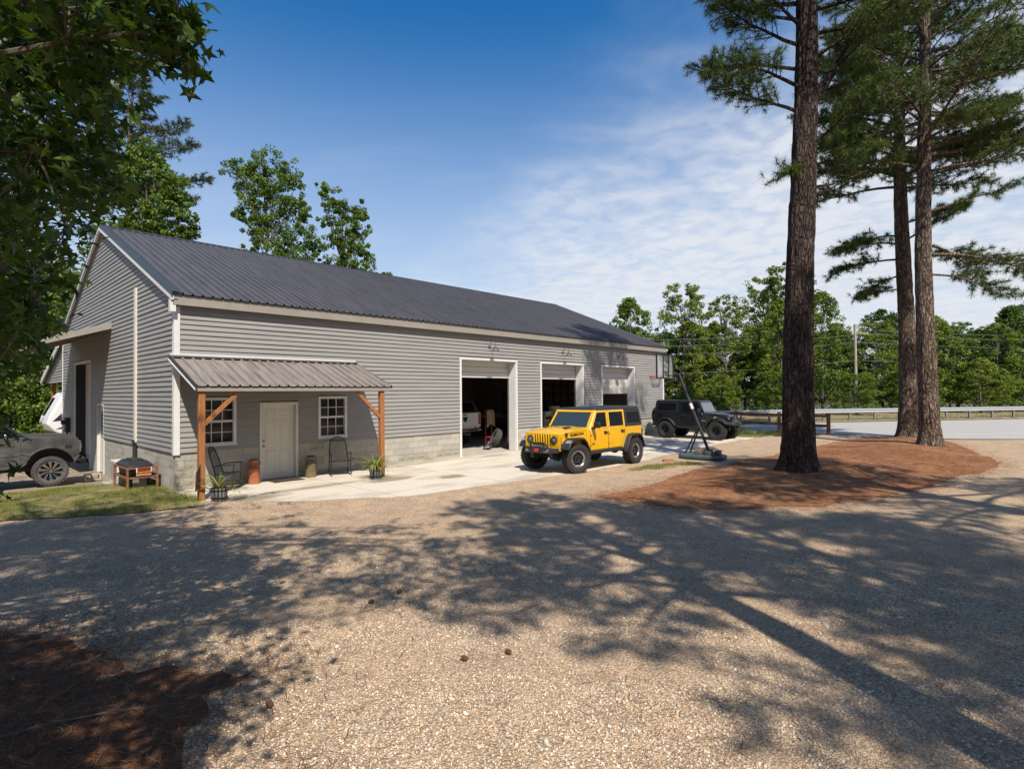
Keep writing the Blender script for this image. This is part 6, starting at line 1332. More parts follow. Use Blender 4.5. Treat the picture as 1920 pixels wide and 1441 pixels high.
far_needles = leaf_mat('far_pine_needles', (.035, .055, .018), (.10, .115, .04), .2, .5)
leaf_green = leaf_mat('broad_leaf', (.035, .085, .010), (.21, .29, .040), .38)
leaf_deep = leaf_mat('deep_broad_leaf', (.024, .065, .009), (.135, .21, .026), .36)
gum_leaf = leaf_mat('star_leaf', (.018, .048, .007), (.10, .17, .022), .34, .40)
def trunk_mesh(path, radii, n, seed, amp=.025, flare=0.0):
    path = np.array(path, float); k = len(path); th = np.linspace(0, 2 * np.pi, n, endpoint=False); V = []
    L_ = np.concatenate([[0], np.cumsum(np.linalg.norm(np.diff(path, axis=0), axis=1))])
    for i in range(k):
        r0 = radii[i]; z = path[i, 2]; c, s = np.cos(th), np.sin(th)
        pl_ = vnoise(c * 5 + 9, s * 5 + 9, L_[i] * 1.6, seed); pl2 = vnoise(c * 9 + 3, s * 9 + 3, L_[i] * 3.0, seed + 3); ridg = 1 - np.abs(pl_ - .5) * 2
        fl = flare * np.exp(-z / .36) * (1 + .55 * np.cos(th * 5 + seed) + .3 * np.cos(th * 3 + 1.3 * seed)) * r0
        rr_ = r0 + fl + amp * (ridg - .5 + .6 * (pl2 - .5)) * min(1, r0 / .2)
        V.append(np.stack([path[i, 0] + c * rr_, path[i, 1] + s * rr_, np.full(n, z)], 1))
    V = np.concatenate(V); i = np.arange(k - 1)[:, None] * n; j = np.arange(n)[None]
    F = np.stack([i + j, i + (j + 1) % n, i + n + (j + 1) % n, i + n + j], -1).reshape(-1, 4)
    return np_mesh('trunk', V, F, smooth=True)
def curve(p0, d0, L, n, g_, bend=(0, 0, 0), wob=.12):
    p = np.array(p0, float); d = np.array(d0, float); d /= np.linalg.norm(d); out = [p.copy()]; st = L / n; bend = np.array(bend)
    for i in range(n):
        d = d + bend * (st / max(L, .1)) + g_.normal(0, wob, 3) * .35; d /= np.linalg.norm(d); p = p + d * st; out.append(p.copy())
    return np.array(out)
def needles_from(T, Dr, per, length, width, g_):
    n = len(T); T = np.repeat(T, per, 0); Dr = np.repeat(Dr, per, 0); m_ = len(T)
    u = rand_unit(m_, g_); d = Dr * .55 + u * .95; d[:, 2] += .02; d /= np.linalg.norm(d, axis=1, keepdims=True)
    st = T - Dr * (g_.uniform(0, .16, m_))[:, None]; L = length * g_.uniform(.7, 1.15, m_); side = np.cross(d, rand_unit(m_, g_)); side /= np.linalg.norm(side, axis=1, keepdims=True) + 1e-9; side *= width / 2
    tip = st + d * L[:, None]; tip[:, 2] -= .06 * L
    V = np.stack([st - side, st + side, tip], 1).reshape(-1, 3); F = np.arange(3 * m_).reshape(-1, 3)
    tint = np.repeat(np.clip(np.repeat(g_.normal(.45, .22, n), per) + g_.normal(0, .12, m_), 0, 1), 3)
    return V, F, tint
def pine(label, base, H, r0, crown_z, seed, limbs=(), n_rand=26, rad=3.6, bark=pine_bark, per=34, nl=.21, nw=.012, lean=(0, 0), group=None, leaf=None, stubs=(), top_z=None, name='pine_tree'):
    g_ = np.random.default_rng(seed); o = thing(name, label, 'pine tree', base, 0, group)
    zs = list(np.arange(-.3, 1.2, .06)) + list(np.arange(1.2, min(H, 15), .11)) + list(np.arange(min(H, 15), H, .4)); zs = np.array(zs)
    px = lean[0] * zs + .10 * np.sin(zs * .35 + seed) - .10 * math.sin(seed); py = lean[1] * zs + .08 * np.cos(zs * .3 + seed) - .08 * math.cos(seed)
    rad_ = r0 * np.clip(1 - np.clip(zs, 0, None) / H, .02, 1) ** .62; path = np.stack([px, py, zs], 1)
    link('trunk', trunk_mesh(path, rad_, 72, seed, .05, .40), bark, o)
    def at(z): i = min(len(zs) - 1, max(0, int(np.searchsorted(zs, z)))); return path[i], rad_[i]
    BR = MB(); tips = []; tdir = []
    def limb(z, azi, L, rise, rb, dens=1.0, droop=-.25):
        p, rt = at(z); d = np.array([math.cos(azi), math.sin(azi), rise]); c = curve(p, d, L, 9, g_, (0, 0, droop), .16); n = len(c)
        BR.tube([tuple(q) for q in c], [max(.008, rb * (1 - .85 * i / (n - 1))) for i in range(n)], 7, cap=False)
        k = int(15 * dens * max(.6, L / 3.0))
        for j in range(k):
            f = .28 + .72 * (j + g_.uniform(0, 1)) / k; i = min(n - 2, int(f * (n - 1))); q = c[i] + (c[i + 1] - c[i]) * (f * (n - 1) - i); dd = c[i + 1] - c[i]; dd /= np.linalg.norm(dd)
            sd_ = np.cross(dd, [0, 0, 1]); sd_ /= np.linalg.norm(sd_) + 1e-6; sgn = 1 if j % 2 else -1
            td = dd * .55 + sd_ * sgn * g_.uniform(.5, 1.0) + np.array([0, 0, g_.uniform(-.25, .35)]); tl = (.45 + .75 * (1 - f) * L / 3.2) * g_.uniform(.7, 1.25)
            tc_ = curve(q, td, tl, 4, g_, (0, 0, .15), .2); BR.tube([tuple(x) for x in tc_], [max(.004, rb * .28 * (1 - .7 * ii / 4)) for ii in range(5)], 4, cap=False)
            for w_ in (.45, .72, 1.0):
                ii = min(3, int(w_ * 4 - .01)); e = tc_[ii] + (tc_[ii + 1] - tc_[ii]) * (w_ * 4 - ii); ed_ = tc_[ii + 1] - tc_[ii]; ed_ /= np.linalg.norm(ed_); tips.append(e); tdir.append(ed_)
                if w_ < 1 or g_.uniform() < .6:
                    e2d = ed_ * .5 + rand_unit(1, g_)[0] * .8; e2d /= np.linalg.norm(e2d); e2 = e + e2d * g_.uniform(.15, .35); BR.tube([tuple(e), tuple(e2)], [.006, .004], 3, cap=False); tips.append(e2); tdir.append(e2d)
        tips.append(c[-1]); dd = c[-1] - c[-2]; tdir.append(dd / np.linalg.norm(dd))
    for l in limbs: limb(*l)
    for j in range(n_rand):
        f = (j + g_.uniform(0, 1)) / n_rand; z = crown_z + (H - crown_z - .6) * f; L = rad * (1 - f ** 1.6 * .75) * g_.uniform(.6, 1.1); limb(z, j * 2.4 + g_.uniform(-.5, .5), L, .25 + .7 * f + g_.uniform(-.15, .2), .03 + .05 * (1 - f))
    for (z, azi, L) in stubs:
        p, rt = at(z); d = Vector((math.cos(azi), math.sin(azi), .15)); p = Vector(p); BR.tube([p, p + d * (rt + L * .6), p + d * (rt + L)], [.05, .035, .02], 6)
    kind(BR.build('branches', bark, o, smooth=True), 'stuff')
    T = np.array(tips); Dd = np.array(tdir); V, F, ti = needles_from(T, Dd, per, nl, nw, g_)
    cr = link('crown', np_mesh('crown', V, F, ti), leaf or pine_needles, o); cr['kind'] = 'stuff'
    return o
PI = math.pi
# three pines of the island  (limb: height, azimuth, length, rise, radius, density, droop)
z1_ = float(isl_z(np.array([7.95]), np.array([15.46]))[0])
pine('thick dark pine trunk standing nearest, at the front of the straw island', (7.95, 15.50, z1_), 24, .405, 12.6, 4,
     limbs=[(9.9, PI * .98, 2.6, .30, .06, 1.9, -.1), (10.6, PI * 1.08, 2.9, .28, .06, 1.9, -.2), (11.2, PI * .9, 2.9, .35, .06, 1.9, -.1), (11.8, PI * 1.02, 3.0, .35, .06, 1.9, 0), (12.3, PI * 1.15, 3.0, .4, .06, 1.9, 0), (12.6, PI * .84, 2.8, .4, .06, 1.2, 0),
            (9.9, -.05, 4.8, 1.35, .15, 1.4, -.2), (8.4, .05, 2.0, .42, .05, 2.2, -.1), (9.0, -.3, 2.2, .5, .05, 2.2, 0), (10.4, .4, 2.8, .5, .06, 2.0, 0), (11.4, -.5, 3.0, .5, .06, 2.0, 0), (12.2, .15, 3.4, .3, .06, 2.0, 0), (8.3, PI, .45, .2, .02, 1.2, 0)],
     n_rand=40, rad=3.8, stubs=((7.85, .1, .55), (7.65, -.15, .6)), lean=(.022, 0))
z2_ = float(isl_z(np.array([19.62]), np.array([27.6]))[0])
pine('greyish pine trunk furthest back on the straw island', (19.55, 27.6, z2_ - .05), 25, .395, 12.0, 7, bark=pine_bark2, per=25, nl=.25, nw=.021,
     limbs=[(8.7, PI * .95, 3.4, .12, .06, 1.3, -.35), (9.4, PI * 1.1, 3.8, .10, .06, 1.4, -.4), (10.0, PI * .85, 3.0, .05, .05, 1.3, -.5), (8.0, PI * 1.02, 2.4, -.1, .05, 1.3, -.3), (7.3, PI * .96, 2.2, .0, .04, 1.3, -.5), (10.5, .2, 3.0, .35, .06, 1.2, 0), (9.6, -.1, 3.2, .45, .06, 1.2, 0),
            (13.0, PI, 4.2, .15, .08, 1.5, -.2), (13.8, PI * 1.1, 4.3, .2, .08, 1.5, -.2), (14.6, PI * .9, 4.6, .15, .08, 1.5, -.2), (15.4, PI * 1.05, 4.8, .2, .09, 1.6, -.2), (16.4, PI * .95, 4.6, .3, .08, 1.6, -.2), (17.5, PI * 1.05, 4.4, .3, .08, 1.5, -.2), (18.5, PI * .9, 4.2, .3, .08, 1.5, -.2),
            (12.6, -.5, 3.6, .2, .07, 1.4, -.1), (14.0, .1, 4.0, .25, .08, 1.4, -.1), (16.0, -.2, 4.2, .3, .08, 1.5, -.1), (12.2, PI * 1.3, 3.4, .2, .06, 1.4, -.2), (13.5, PI * 1.6, 3.6, .2, .06, 1.4, -.1)], n_rand=56, rad=5.2, lean=(-.004, 0))
z3_ = float(isl_z(np.array([16.93]), np.array([22.63]))[0])
pine('scaly brown pine trunk in the middle of the straw island', (16.93, 22.63, z3_ - .05), 24, .345, 11.8, 15, bark=pine_bark2, per=26, nl=.24, nw=.019,
     limbs=[(7.7, -.05, 5.0, .05, .085, 1.5, -.55), (8.2, .35, 4.2, .15, .06, 1.4, -.5), (7.0, -.35, 3.2, -.05, .05, 1.3, -.45), (9.4, -.2, 3.2, .5, .06, .8, 0), (11.2, -.3, 4.6, .22, .08, 1.5, -.1), (11.8, .2, 4.8, .30, .08, 1.6, -.1), (12.6, -.1, 5.0, .12, .09, 1.6, -.1), (13.6, .25, 5.0, .15, .09, 1.6, -.1), (14.4, -.35, 4.8, .2, .09, 1.6, -.1), (15.2, 0, 5.0, .2, .09, 1.6, -.1), (16.2, .2, 5.0, .3, .09, 1.6, 0),
            (11.4, PI, 3.4, .12, .07, 1.5, -.2), (12.2, PI * .9, 3.6, .2, .07, 1.5, -.2), (13.2, PI * 1.1, 3.6, .2, .07, 1.5, -.1), (14.4, PI, 3.8, .3, .07, 1.5, 0), (15.6, PI * 1.05, 3.6, .3, .07, 1.5, 0), (12.5, -PI / 2, 3.4, .1, .07, 1.4, -.2)], n_rand=54, rad=5.0, lean=(.009, 0))
# pines outside the frame whose crowns shade the yard
off = dict(n_rand=34, rad=4.6, per=17, nl=.27, nw=.022)
def again(src, label, loc, rz, sc=1.0):
    o = thing('pine_tree', label, 'pine tree', loc, rz); o.scale = (sc, sc, sc)
    for ch in src.children:
        c = ch.copy(); COL.objects.link(c); c.parent = o
    return o
pa = pine('pine just right of the camera, beyond the frame', (4.0, .3, -.03), 15.5, .26, 8.2, 37, **{**off, 'rad': 4.0})
pb = pine('tall pine behind the camera at the right', (7.6, -2.4, -.03), 18, .30, 8.5, 39, **off)
again(pb, 'tall pine farther behind the camera at the left', (-4.6, -2.2, -.03), 2.2, .95)
again(pb, 'tall pine at the right edge of the yard, beyond the frame', (11.8, 3.6, -.03), 4.1, 1.1)
again(pb, 'tall pine far to the right of the yard, beyond the frame', (27.5, 8.0, -.03), 1.1, 1.1)
again(pb, 'tall pine behind the camera, nearest its right shoulder', (8.8, -7.8, -.03), 3.3, 1.0)
again(pb, 'tall pine behind the camera, second from the right', (10.2, -4.8, -.03), 5.2, 1.05)
# ---- broadleaf trees
def leaf_cloud(C, Rr, per, size, g_, up=.35, flat=.8):
    n = len(C); c = np.repeat(C, per, 0); rr_ = np.repeat(Rr, per); m_ = len(c); u = rand_unit(m_, g_); rad = g_.uniform(.25, 1, m_) ** .6; off = u * (rr_ * rad)[:, None]; off[:, 2] *= flat
    p = c + off; nr = u * .6 + rand_unit(m_, g_) * .9; nr[:, 2] += up; nr /= np.linalg.norm(nr, axis=1, keepdims=True)
    t1 = np.cross(nr, rand_unit(m_, g_)); t1 /= np.linalg.norm(t1, axis=1, keepdims=True) + 1e-9; t2 = np.cross(nr, t1); s = (size * g_.uniform(.55, 1.25, m_))[:, None]
    V = np.stack([p - t1 * s, p - t2 * s * .55 + t1 * s * .1 + nr * s * .12, p + t1 * s, p + t2 * s * .55 + t1 * s * .1 + nr * s * .12], 1).reshape(-1, 3); F = np.arange(4 * m_).reshape(-1, 4)
    tc_ = np.repeat(np.clip(g_.normal(.42, .16, n), 0, 1), per); ti = np.clip(tc_ + g_.normal(0, .16, m_) + .12 * u[:, 2], 0, 1); return V, F, np.repeat(ti, 4)
def crown_clumps(g_, H, z0, rx, n, shape='round', rmin=.5, rmax=1.0):
    out = []; rs = []
    while len(out) < n:
        f = g_.uniform(0, 1) ** .85; z = z0 + (H - z0) * f
        prof = {'round': math.sin(math.pi * min(1, .14 + .86 * f)) ** .6, 'cone': (1 - f) ** .75 * 1.0 + .12, 'column': .55 + .45 * math.sin(math.pi * f * .9 + .2), 'hedge': 1 - .45 * f ** 2}[shape]
        a = g_.uniform(0, 2 * math.pi); lump = .45 + 1.0 * float(vnoise(math.cos(a) * 1.8 + 5, math.sin(a) * 1.8 + 5, z * .5, int(rx * 10) + n))
        rr_ = rx * prof * lump * g_.uniform(.25, 1) ** .5; out.append((rr_ * math.cos(a), rr_ * math.sin(a), z)); rs.append(g_.uniform(rmin, rmax) * (1 - .35 * f))
    return np.array(out), np.array(rs)
def tree_meshes(seed, H, z0, rx, n, per, size, shape, m, rmin=.5, rmax=1.0, clumps=None, trunk_r=.16, bark=None):
    g_ = np.random.default_rng(seed)
    C, Rr = clumps if clumps else crown_clumps(g_, H, z0, rx, n, shape, rmin, rmax); V, F, ti = leaf_cloud(C, Rr, per, size, g_)
    cme = np_mesh('crown', V, F, ti); cme.materials.append(m)
    b = MB(); zt = float(C[:, 2].max()) * .9; top_ = C[C[:, 2] > np.percentile(C[:, 2], 75)].mean(0); P = [Vector((0, 0, -.3)) + Vector((top_[0] * (i / 8) ** 1.5, top_[1] * (i / 8) ** 1.5, zt * i / 8)) for i in range(9)]; b.tube(P, [trunk_r * (1.05 - .9 * i / 8) for i in range(9)], 9)
    for k in range(0, len(C), max(1, len(C) // 26)):
        c = Vector(C[k]); f = min(.85, max(.12, (c.z - .9 * math.hypot(c.x, c.y)) / zt)); q = P[int(f * 8)]; mid = (q + c) / 2 + Vector((0, 0, .15)); b.tube([q, mid, c], [trunk_r * .32, trunk_r * .2, .012], 5, cap=False)
    tme = b.mesh('trunk', True); tme.materials.append(bark or bark_grey); return cme, tme
def plant_tree(ms, label, loc, rz=0.0, sc=1.0, sz=None, name='leafy_tree', group=None, cat='tree'):
    o = thing(name, label, cat, loc, rz, group); o.scale = (sc, sc, sz or sc)
    c = link('crown', ms[0], None, o); c['kind'] = 'stuff'; link('trunk', ms[1], None, o); return o
leaf_yel = leaf_mat('yellow_green_leaf', (.06, .11, .012), (.29, .34, .05), .4); leaf_dark = leaf_mat('dark_oak_leaf', (.016, .045, .008), (.085, .145, .02), .32)
TR = [tree_meshes(101, 11.5, 1.6, 3.0, 300, 48, .115, 'round', leaf_green, .30, .75), tree_meshes(102, 14, 1.8, 2.7, 300, 46, .11, 'column', leaf_yel, .28, .65), tree_meshes(103, 11, 1.0, 3.0, 320, 48, .115, 'cone', leaf_deep, .28, .7), tree_meshes(104, 9, .6, 3.4, 330, 48, .11, 'hedge', leaf_green, .28, .7), tree_meshes(105, 12, 1.4, 3.2, 330, 48, .115, 'round', leaf_dark, .30, .8), tree_meshes(106, 13.5, 3.0, 2.6, 210, 46, .11, 'column', leaf_green, .28, .6), tree_meshes(107, 10, 1.2, 3.0, 280, 48, .115, 'round', leaf_yel, .28, .7)]
SH = [tree_meshes(201, 3.2, .2, 1.9, 60, 90, .11, 'hedge', leaf_green, .35, .7, trunk_r=.05), tree_meshes(202, 4.2, .2, 2.0, 65, 90, .12, 'round', leaf_deep, .35, .75, trunk_r=.06)]
gr1 = 'trees of the wood beyond the road'
line = [(0, 10.6, 50, 1.6, .85, .92, 'small leafy tree just right of the far end of the roof'), (4, 12.6, 56, .5, .9, .72, 'dark leafy tree behind the far corner of the workshop'), (1, 15.4, 50, 2.2, 1.0, .84, 'tall bright leafy tree right above the black off roader'), (4, 17.2, 53, .9, .9, .72, 'dark rounded tree behind the tall bright tree by the black off roader'), (1, 19.3, 50, 4.0, .85, .76, 'slender leafy tree left of the gap in the tree line'),
        (2, 21.7, 52, 1.0, .8, .64, 'low conical tree in the dip of the tree line'), (6, 23.2, 48, 2.7, .8, 1.0, 'bright yellow green tree left of the thick pine trunk'), (1, 24.2, 53, 1.4, .95, .93, 'tall yellow green tree beside the tallest tree left of the thick pine trunk'), (5, 25.0, 51, 5.2, 1.15, 1.02, 'tallest bright tree of the tree line, left of the thick pine trunk'), (0, 28.4, 51, 3.3, .85, .97, 'rounded leafy tree right of the thick pine trunk'), (4, 26.8, 57, 2.0, 1.0, .8, 'dark tree behind the thick pine trunk'), (2, 31.9, 55, .2, .85, .80, 'dense green tree directly behind the utility pole'),
        (1, 34.6, 53, 1.1, .85, .62, 'leafy tree between the utility pole and the twin pine trunks'), (4, 37.2, 56, 4.4, 1.0, .85, 'dark tree behind the twin pine trunks'), (6, 40.0, 53, 2.9, .95, .92, 'bright leafy tree just right of the twin pine trunks'), (4, 43.2, 55, 5.5, 1.0, .70, 'wide dark tree above the guardrail at the right'), (5, 44.8, 56, 3.5, .9, .66, 'thin leafy tree above the guardrail at the right'), (0, 47.0, 54, .7, .95, .74, 'rounded tree second from the right edge of the picture'), (2, 50.2, 56, 3.7, 1.1, .95, 'dark tree at the right edge of the picture'), (4, 54.5, 58, 1.9, 1.1, .95, 'tree of the wood beyond the right edge'),
        (3, 19.0, 57, 3.1, 1.0, .72, 'bushy dark tree filling the dip of the tree line'), (6, 17.4, 46.5, 4.8, .55, .36, 'low bright bush like tree right behind the hood of the black off roader'), (3, 21.6, 46.0, 1.3, .55, .42, 'low bush like tree behind the left fence bay'), (3, 29.4, 47.5, 3.9, .55, .40, 'low bush like tree left of the utility pole foot'), (6, 42.0, 50.0, .4, .75, .50, 'low bright bush like tree behind the guardrail at the right'), (3, 47.8, 51.5, 2.4, .8, .55, 'low bush like tree at the far right behind the guardrail'), (3, 36.4, 51, 5.9, .7, .48, 'low bush like tree behind the guardrail between the pine trunks')]
for k, x, y, rz, sc, sz, lab in line: plant_tree(TR[k], lab, (x, y, .1), rz, sc, sz, group=gr1)
deep = [(8, 66, 'behind the far roof end'), (13, 63, 'behind the basketball hoop'), (18, 64, 'behind the black off roader'), (23, 63, 'behind the fence'), (28, 64, 'behind the thick pine trunk'), (33, 63, 'behind the utility pole'), (38, 64, 'behind the twin trunks'), (43, 63, 'right of the twin trunks'), (48.5, 64, 'at the right'), (54, 65, 'at the far right'), (61, 66, 'beyond the right edge'), (-4, 62, 'behind the workshop roof')]
for k, (x, y, w_) in enumerate(deep): plant_tree(TR[(4, 2, 4, 4, 2)[k % 5]], 'tree deep in the wood ' + w_, (x, y, 0), k * 1.3, 1.25, .82 + .08 * math.sin(k * 2.1), group=gr1)
for k, (x, y, sc, lab) in enumerate(((15.5, 42.2, .55, 'low roadside shrub behind the fence'), (12.9, 41.6, .6, 'low roadside shrub just behind the hood of the black off roader'))): plant_tree(SH[k % 2], lab, (x, y, .1), k, sc, name='shrub', cat='shrub')
plant_tree(SH[0], 'small weed bush at the front bumper of the black off roader', (12.1, 29.7, -.02), .4, .16, name='shrub', cat='shrub')
for k, (x, y, sc) in enumerate(((-26, -13, 1.7), (-15, -18, 1.8), (-5, -20, 1.9), (5, -20, 1.8), (15, -18, 1.8), (25, -13, 1.8), (33, -3, 1.7), (40, 8, 1.7), (-33, -3, 1.7), (-36, 9, 1.6))): plant_tree(TR[k % 5], ['unseen added tree behind the camera, far left', 'unseen added tree behind the camera, left', 'unseen added tree behind the camera, left of centre', 'unseen added tree behind the camera, right of centre', 'unseen added tree behind the camera, right', 'unseen added tree behind the camera, far right', 'unseen added tree right of the yard, beyond the frame', 'unseen added tree right of the road, beyond the frame', 'unseen added tree left of the yard, beyond the frame', 'unseen added tree left of the lawn, beyond the frame'][k], (x, y, -.1), k * 1.9, sc, sc * .85, group='unseen trees added around the yard')  # unseen trees added to hold sky light off the front wall
# trees rising behind the roof, clumps laid out after each crown's outline
def outline_tree(label, depth, cx, cl, seed, m, size, base_x=None, per=56):
    g_ = np.random.default_rng(seed); C = []; Rr = []; k = depth / 1045.1
    for (x, y, r_) in cl:
        for _ in range(max(4, int(r_ / 1.0))):
            C.append(((x - cx + g_.normal(0, r_ * .50)) * k, g_.normal(0, r_ * .55) * k, CAM_H + (733 - y + g_.normal(0, r_ * .50)) * k)); Rr.append(r_ * k * g_.uniform(.22, .5))
    ms = tree_meshes(seed, 0, 0, 0, 0, per, size, '', m, clumps=(np.array(C), np.array(Rr)), trunk_r=.2); return plant_tree(ms, label, ((cx - 960) * k, depth, -.2))
outline_tree('tall loose crowned tree rising behind the roof, the left of the pair', 38, 505, [(455, 305, 26), (490, 300, 24), (530, 305, 26), (548, 325, 20), (465, 335, 26), (505, 345, 32), (530, 370, 30), (470, 372, 22), (450, 395, 16), (500, 400, 26), (560, 370, 18), (572, 395, 18), (480, 420, 22), (545, 420, 26), (578, 440, 22), (520, 450, 26), (560, 465, 26), (590, 460, 14), (530, 490, 26), (500, 520, 26), (540, 530, 30), (520, 580, 30)], 301, leaf_green, .09)
outline_tree('slim loose crowned tree rising behind the roof, the right of the pair', 40, 650, [(612, 342, 16), (622, 365, 17), (640, 385, 20), (668, 385, 19), (685, 395, 13), (610, 405, 14), (648, 415, 24), (675, 425, 18), (630, 440, 18), (655, 455, 24), (685, 460, 16), (645, 485, 26), (675, 490, 24), (620, 495, 16), (655, 520, 30), (640, 560, 30)], 302, leaf_green, .09)
outline_tree('low tree tops showing just above the ridge right of the pair', 42, 725, [(700, 515, 16), (728, 512, 15), (745, 520, 10), (715, 540, 24), (735, 560, 26)], 303, leaf_green, .11)
outline_tree('small tree top showing above the ridge left of the pair', 42, 470, [(462, 462, 14), (485, 468, 12), (472, 490, 20), (475, 520, 24)], 304, leaf_green, .11)
outline_tree('bright broad leaved tree above the left end of the roof', 29, 290, [(255, 265, 26), (285, 285, 28), (240, 300, 26), (310, 320, 30), (270, 340, 34), (230, 350, 30), (325, 355, 26), (300, 385, 34), (345, 400, 20), (355, 420, 16), (255, 400, 36), (330, 430, 26), (220, 410, 30), (290, 440, 36), (200, 460, 34), (250, 470, 36), (180, 500, 36), (150, 540, 40), (330, 470, 30), (300, 520, 36), (200, 560, 40)], 305, leaf_green, .105, per=34)
outline_tree('leafy tree behind the lean to at the left', 31, 60, [(60, 470, 40), (110, 500, 36), (20, 500, 40), (70, 540, 40), (120, 560, 30), (30, 580, 44), (90, 600, 40), (60, 650, 44), (10, 640, 40), (95, 660, 34), (110, 640, 26), (40, 700, 44), (80, 720, 36), (20, 740, 44), (70, 760, 40), (100, 735, 24)], 306, leaf_green, .11, per=34)
outline_tree('shaded leafy tree at the far left behind the truck', 33, -70, [(-90, 420, 60), (-30, 470, 60), (-110, 520, 60), (-50, 560, 60), (-20, 620, 56), (-100, 640, 60), (-60, 700, 60), (-20, 760, 50), (-110, 750, 50)], 307, leaf_deep, .13, per=34)
for k, (x, y, sc, lab) in enumerate(((-27.6, 30.5, 1.15, 'bright green shrub behind the hood of the grey truck'), (-31.0, 31.0, 1.3, 'bright green shrub behind the cab of the grey truck'), (-25.4, 31.5, 1.0, 'green shrub beside the camper under the lean to'), (-34.5, 31.0, 1.3, 'green shrub at the far left behind the truck'))): plant_tree(SH[k % 2 if k else 0], lab, (x, y, -.4), k * 1.7, sc, name='shrub', cat='shrub')
for k, (x, y, sc) in enumerate(((-34, 40, 1.5), (-44, 34, 1.6), (-26, 52, 1.5), (-14, 58, 1.3), (-40, 22, 1.5), (-2, 64, 1.2))): plant_tree(TR[(k + 2) % 5], ['wood tree behind the tall left pine', 'wood tree at the far left', 'wood tree behind the ridge', 'wood tree hidden behind the roof', 'wood tree left of the parking strip', 'wood tree behind the middle of the roof'][k], (x, y, -.3), k * 2.1, sc, .9, group='trees of the wood behind the workshop')
pine('tall airy pine rising behind the bright tree at the left end of the roof', (-27.5, 40, -.4), 26.5, .34, 12.5, 61, limbs=[(15.5, -.1, 5.6, .05, .06, 1.2, -.1), (17.5, .2, 5.4, .1, .06, 1.2, 0), (19.5, -.2, 5.2, .12, .06, 1.2, 0), (21, .1, 4.4, .2, .06, 1.2, 0), (16.5, -.6, 4.6, .1, .06, 1.1, 0)], n_rand=44, rad=4.4, per=16, nl=.30, nw=.034, leaf=far_needles, bark=pine_bark2)
# ---- near sweetgum at the left with star shaped leaves
gum = thing('sweetgum_tree', 'dark leaved sweetgum with star shaped leaves framing the upper left', 'tree', (-6.4, 3.0, -.03))
gg = np.random.default_rng(71)
fm_ = np.array([[_rt.x, _rt.y, _rt.z], [_up.x, _up.y, _up.z], [_fw.x, _fw.y, _fw.z]])
def px3(x, y, d):  # place at a depth along the view
    v = _fw + _rt * ((x - 960) / 1045.1) - _up * ((y - 720.5) / 1045.1); return Vector((0, 0, CAM_H)) + v * (d / v.y)
GB = MB(); GO = Vector((-6.4, 3.0, 0)); tP = []; tN = []
trk = [Vector((0, 0, -.3)), Vector((.05, .05, 1.5)), Vector((.0, .15, 3.2)), Vector((.1, .1, 5.5)), Vector((.0, 0, 8.0)), Vector((.1, -.1, 11))]
b = MB(); b.tube(trk, [.24, .20, .175, .14, .10, .03], 14); b.build('trunk', bark_grey, gum, smooth=True)
twigs = []
reg = [(-60, -60), (335, -60), (325, 75), (270, 105), (215, 190), (215, 260), (215, 330), (185, 400), (165, 450), (120, 510), (95, 590), (60, 680), (10, 720), (-20, 740), (-60, 750)]
while len(twigs) < 300:
    x, y = gg.uniform(-60, 335), gg.uniform(-60, 780)
    if not inside(reg, np.array([x]), np.array([y]))[0]: continue
    if y > 700 and gg.uniform() < .3: continue
    if y > 560 and gg.uniform() < .25: continue
    d = gg.uniform(3.1, 6.2) if x < 230 else gg.uniform(3.1, 4.4)
    twigs.append((px3(x, y, d) - GO, 1.0))
for (x, y, d) in ((330, 55, 3.3), (310, 30, 3.4), (290, 70, 3.3), (290, 30, 3.6), (260, 75, 3.4), (325, 80, 3.3), (240, 20, 3.7), (305, 85, 3.25), (300, 60, 3.5), (215, 60, 3.6), (90, 640, 4.4), (20, 830, 4.6), (-10, 900, 4.6)): twigs.append((px3(x, y, d) - GO, .8))
# upper crown that throws the shade on the near left
while len(twigs) < 660:
    a = gg.uniform(0, 2 * PI); rr_ = 5.0 * gg.uniform(0, 1) ** .5; z = gg.uniform(4.2, 11); rr_ *= math.sin(PI * min(1, (z - 2.2) / 9.4)) ** .5
    q = Vector((rr_ * math.cos(a), rr_ * math.sin(a), z)); wq = q + GO
    if wq.y > .5 and abs((wq.x / wq.y) * 1045) < 1000 and (wq.z - CAM_H) / wq.y * 1045 < 760 and wq.x / wq.y * 1045 > -960: continue
    if wq.y > -1 and wq.x > -1.8: continue
    twigs.append((q, 1.3))
while len(twigs) < 1060:
    a = gg.uniform(0, 2 * PI); rr_ = 3.2 * gg.uniform(0, 1) ** .5; z = gg.uniform(4.2, 8.0); wq = Vector((-2.9 + rr_ * math.cos(a), -.1 + rr_ * math.sin(a) * .85, z))
    if wq.y > .3 and wq.x / wq.y > -1.08 and (wq.z - CAM_H) / wq.y < .80: continue
    if wq.x > -.5: continue
    twigs.append((wq - GO, 1.3))
while len(twigs) < 1200:
    a = gg.uniform(0, 2 * PI); rr_ = gg.uniform(0, 1) ** .5; wq = Vector((-2.3 + 1.9 * rr_ * math.cos(a), -.35 + 1.1 * rr_ * math.sin(a), gg.uniform(4.0, 6.5)))
    if wq.x > -.6 or (wq.y > .2 and wq.x / wq.y > -1.2): continue
    twigs.append((wq - GO, 1.3))
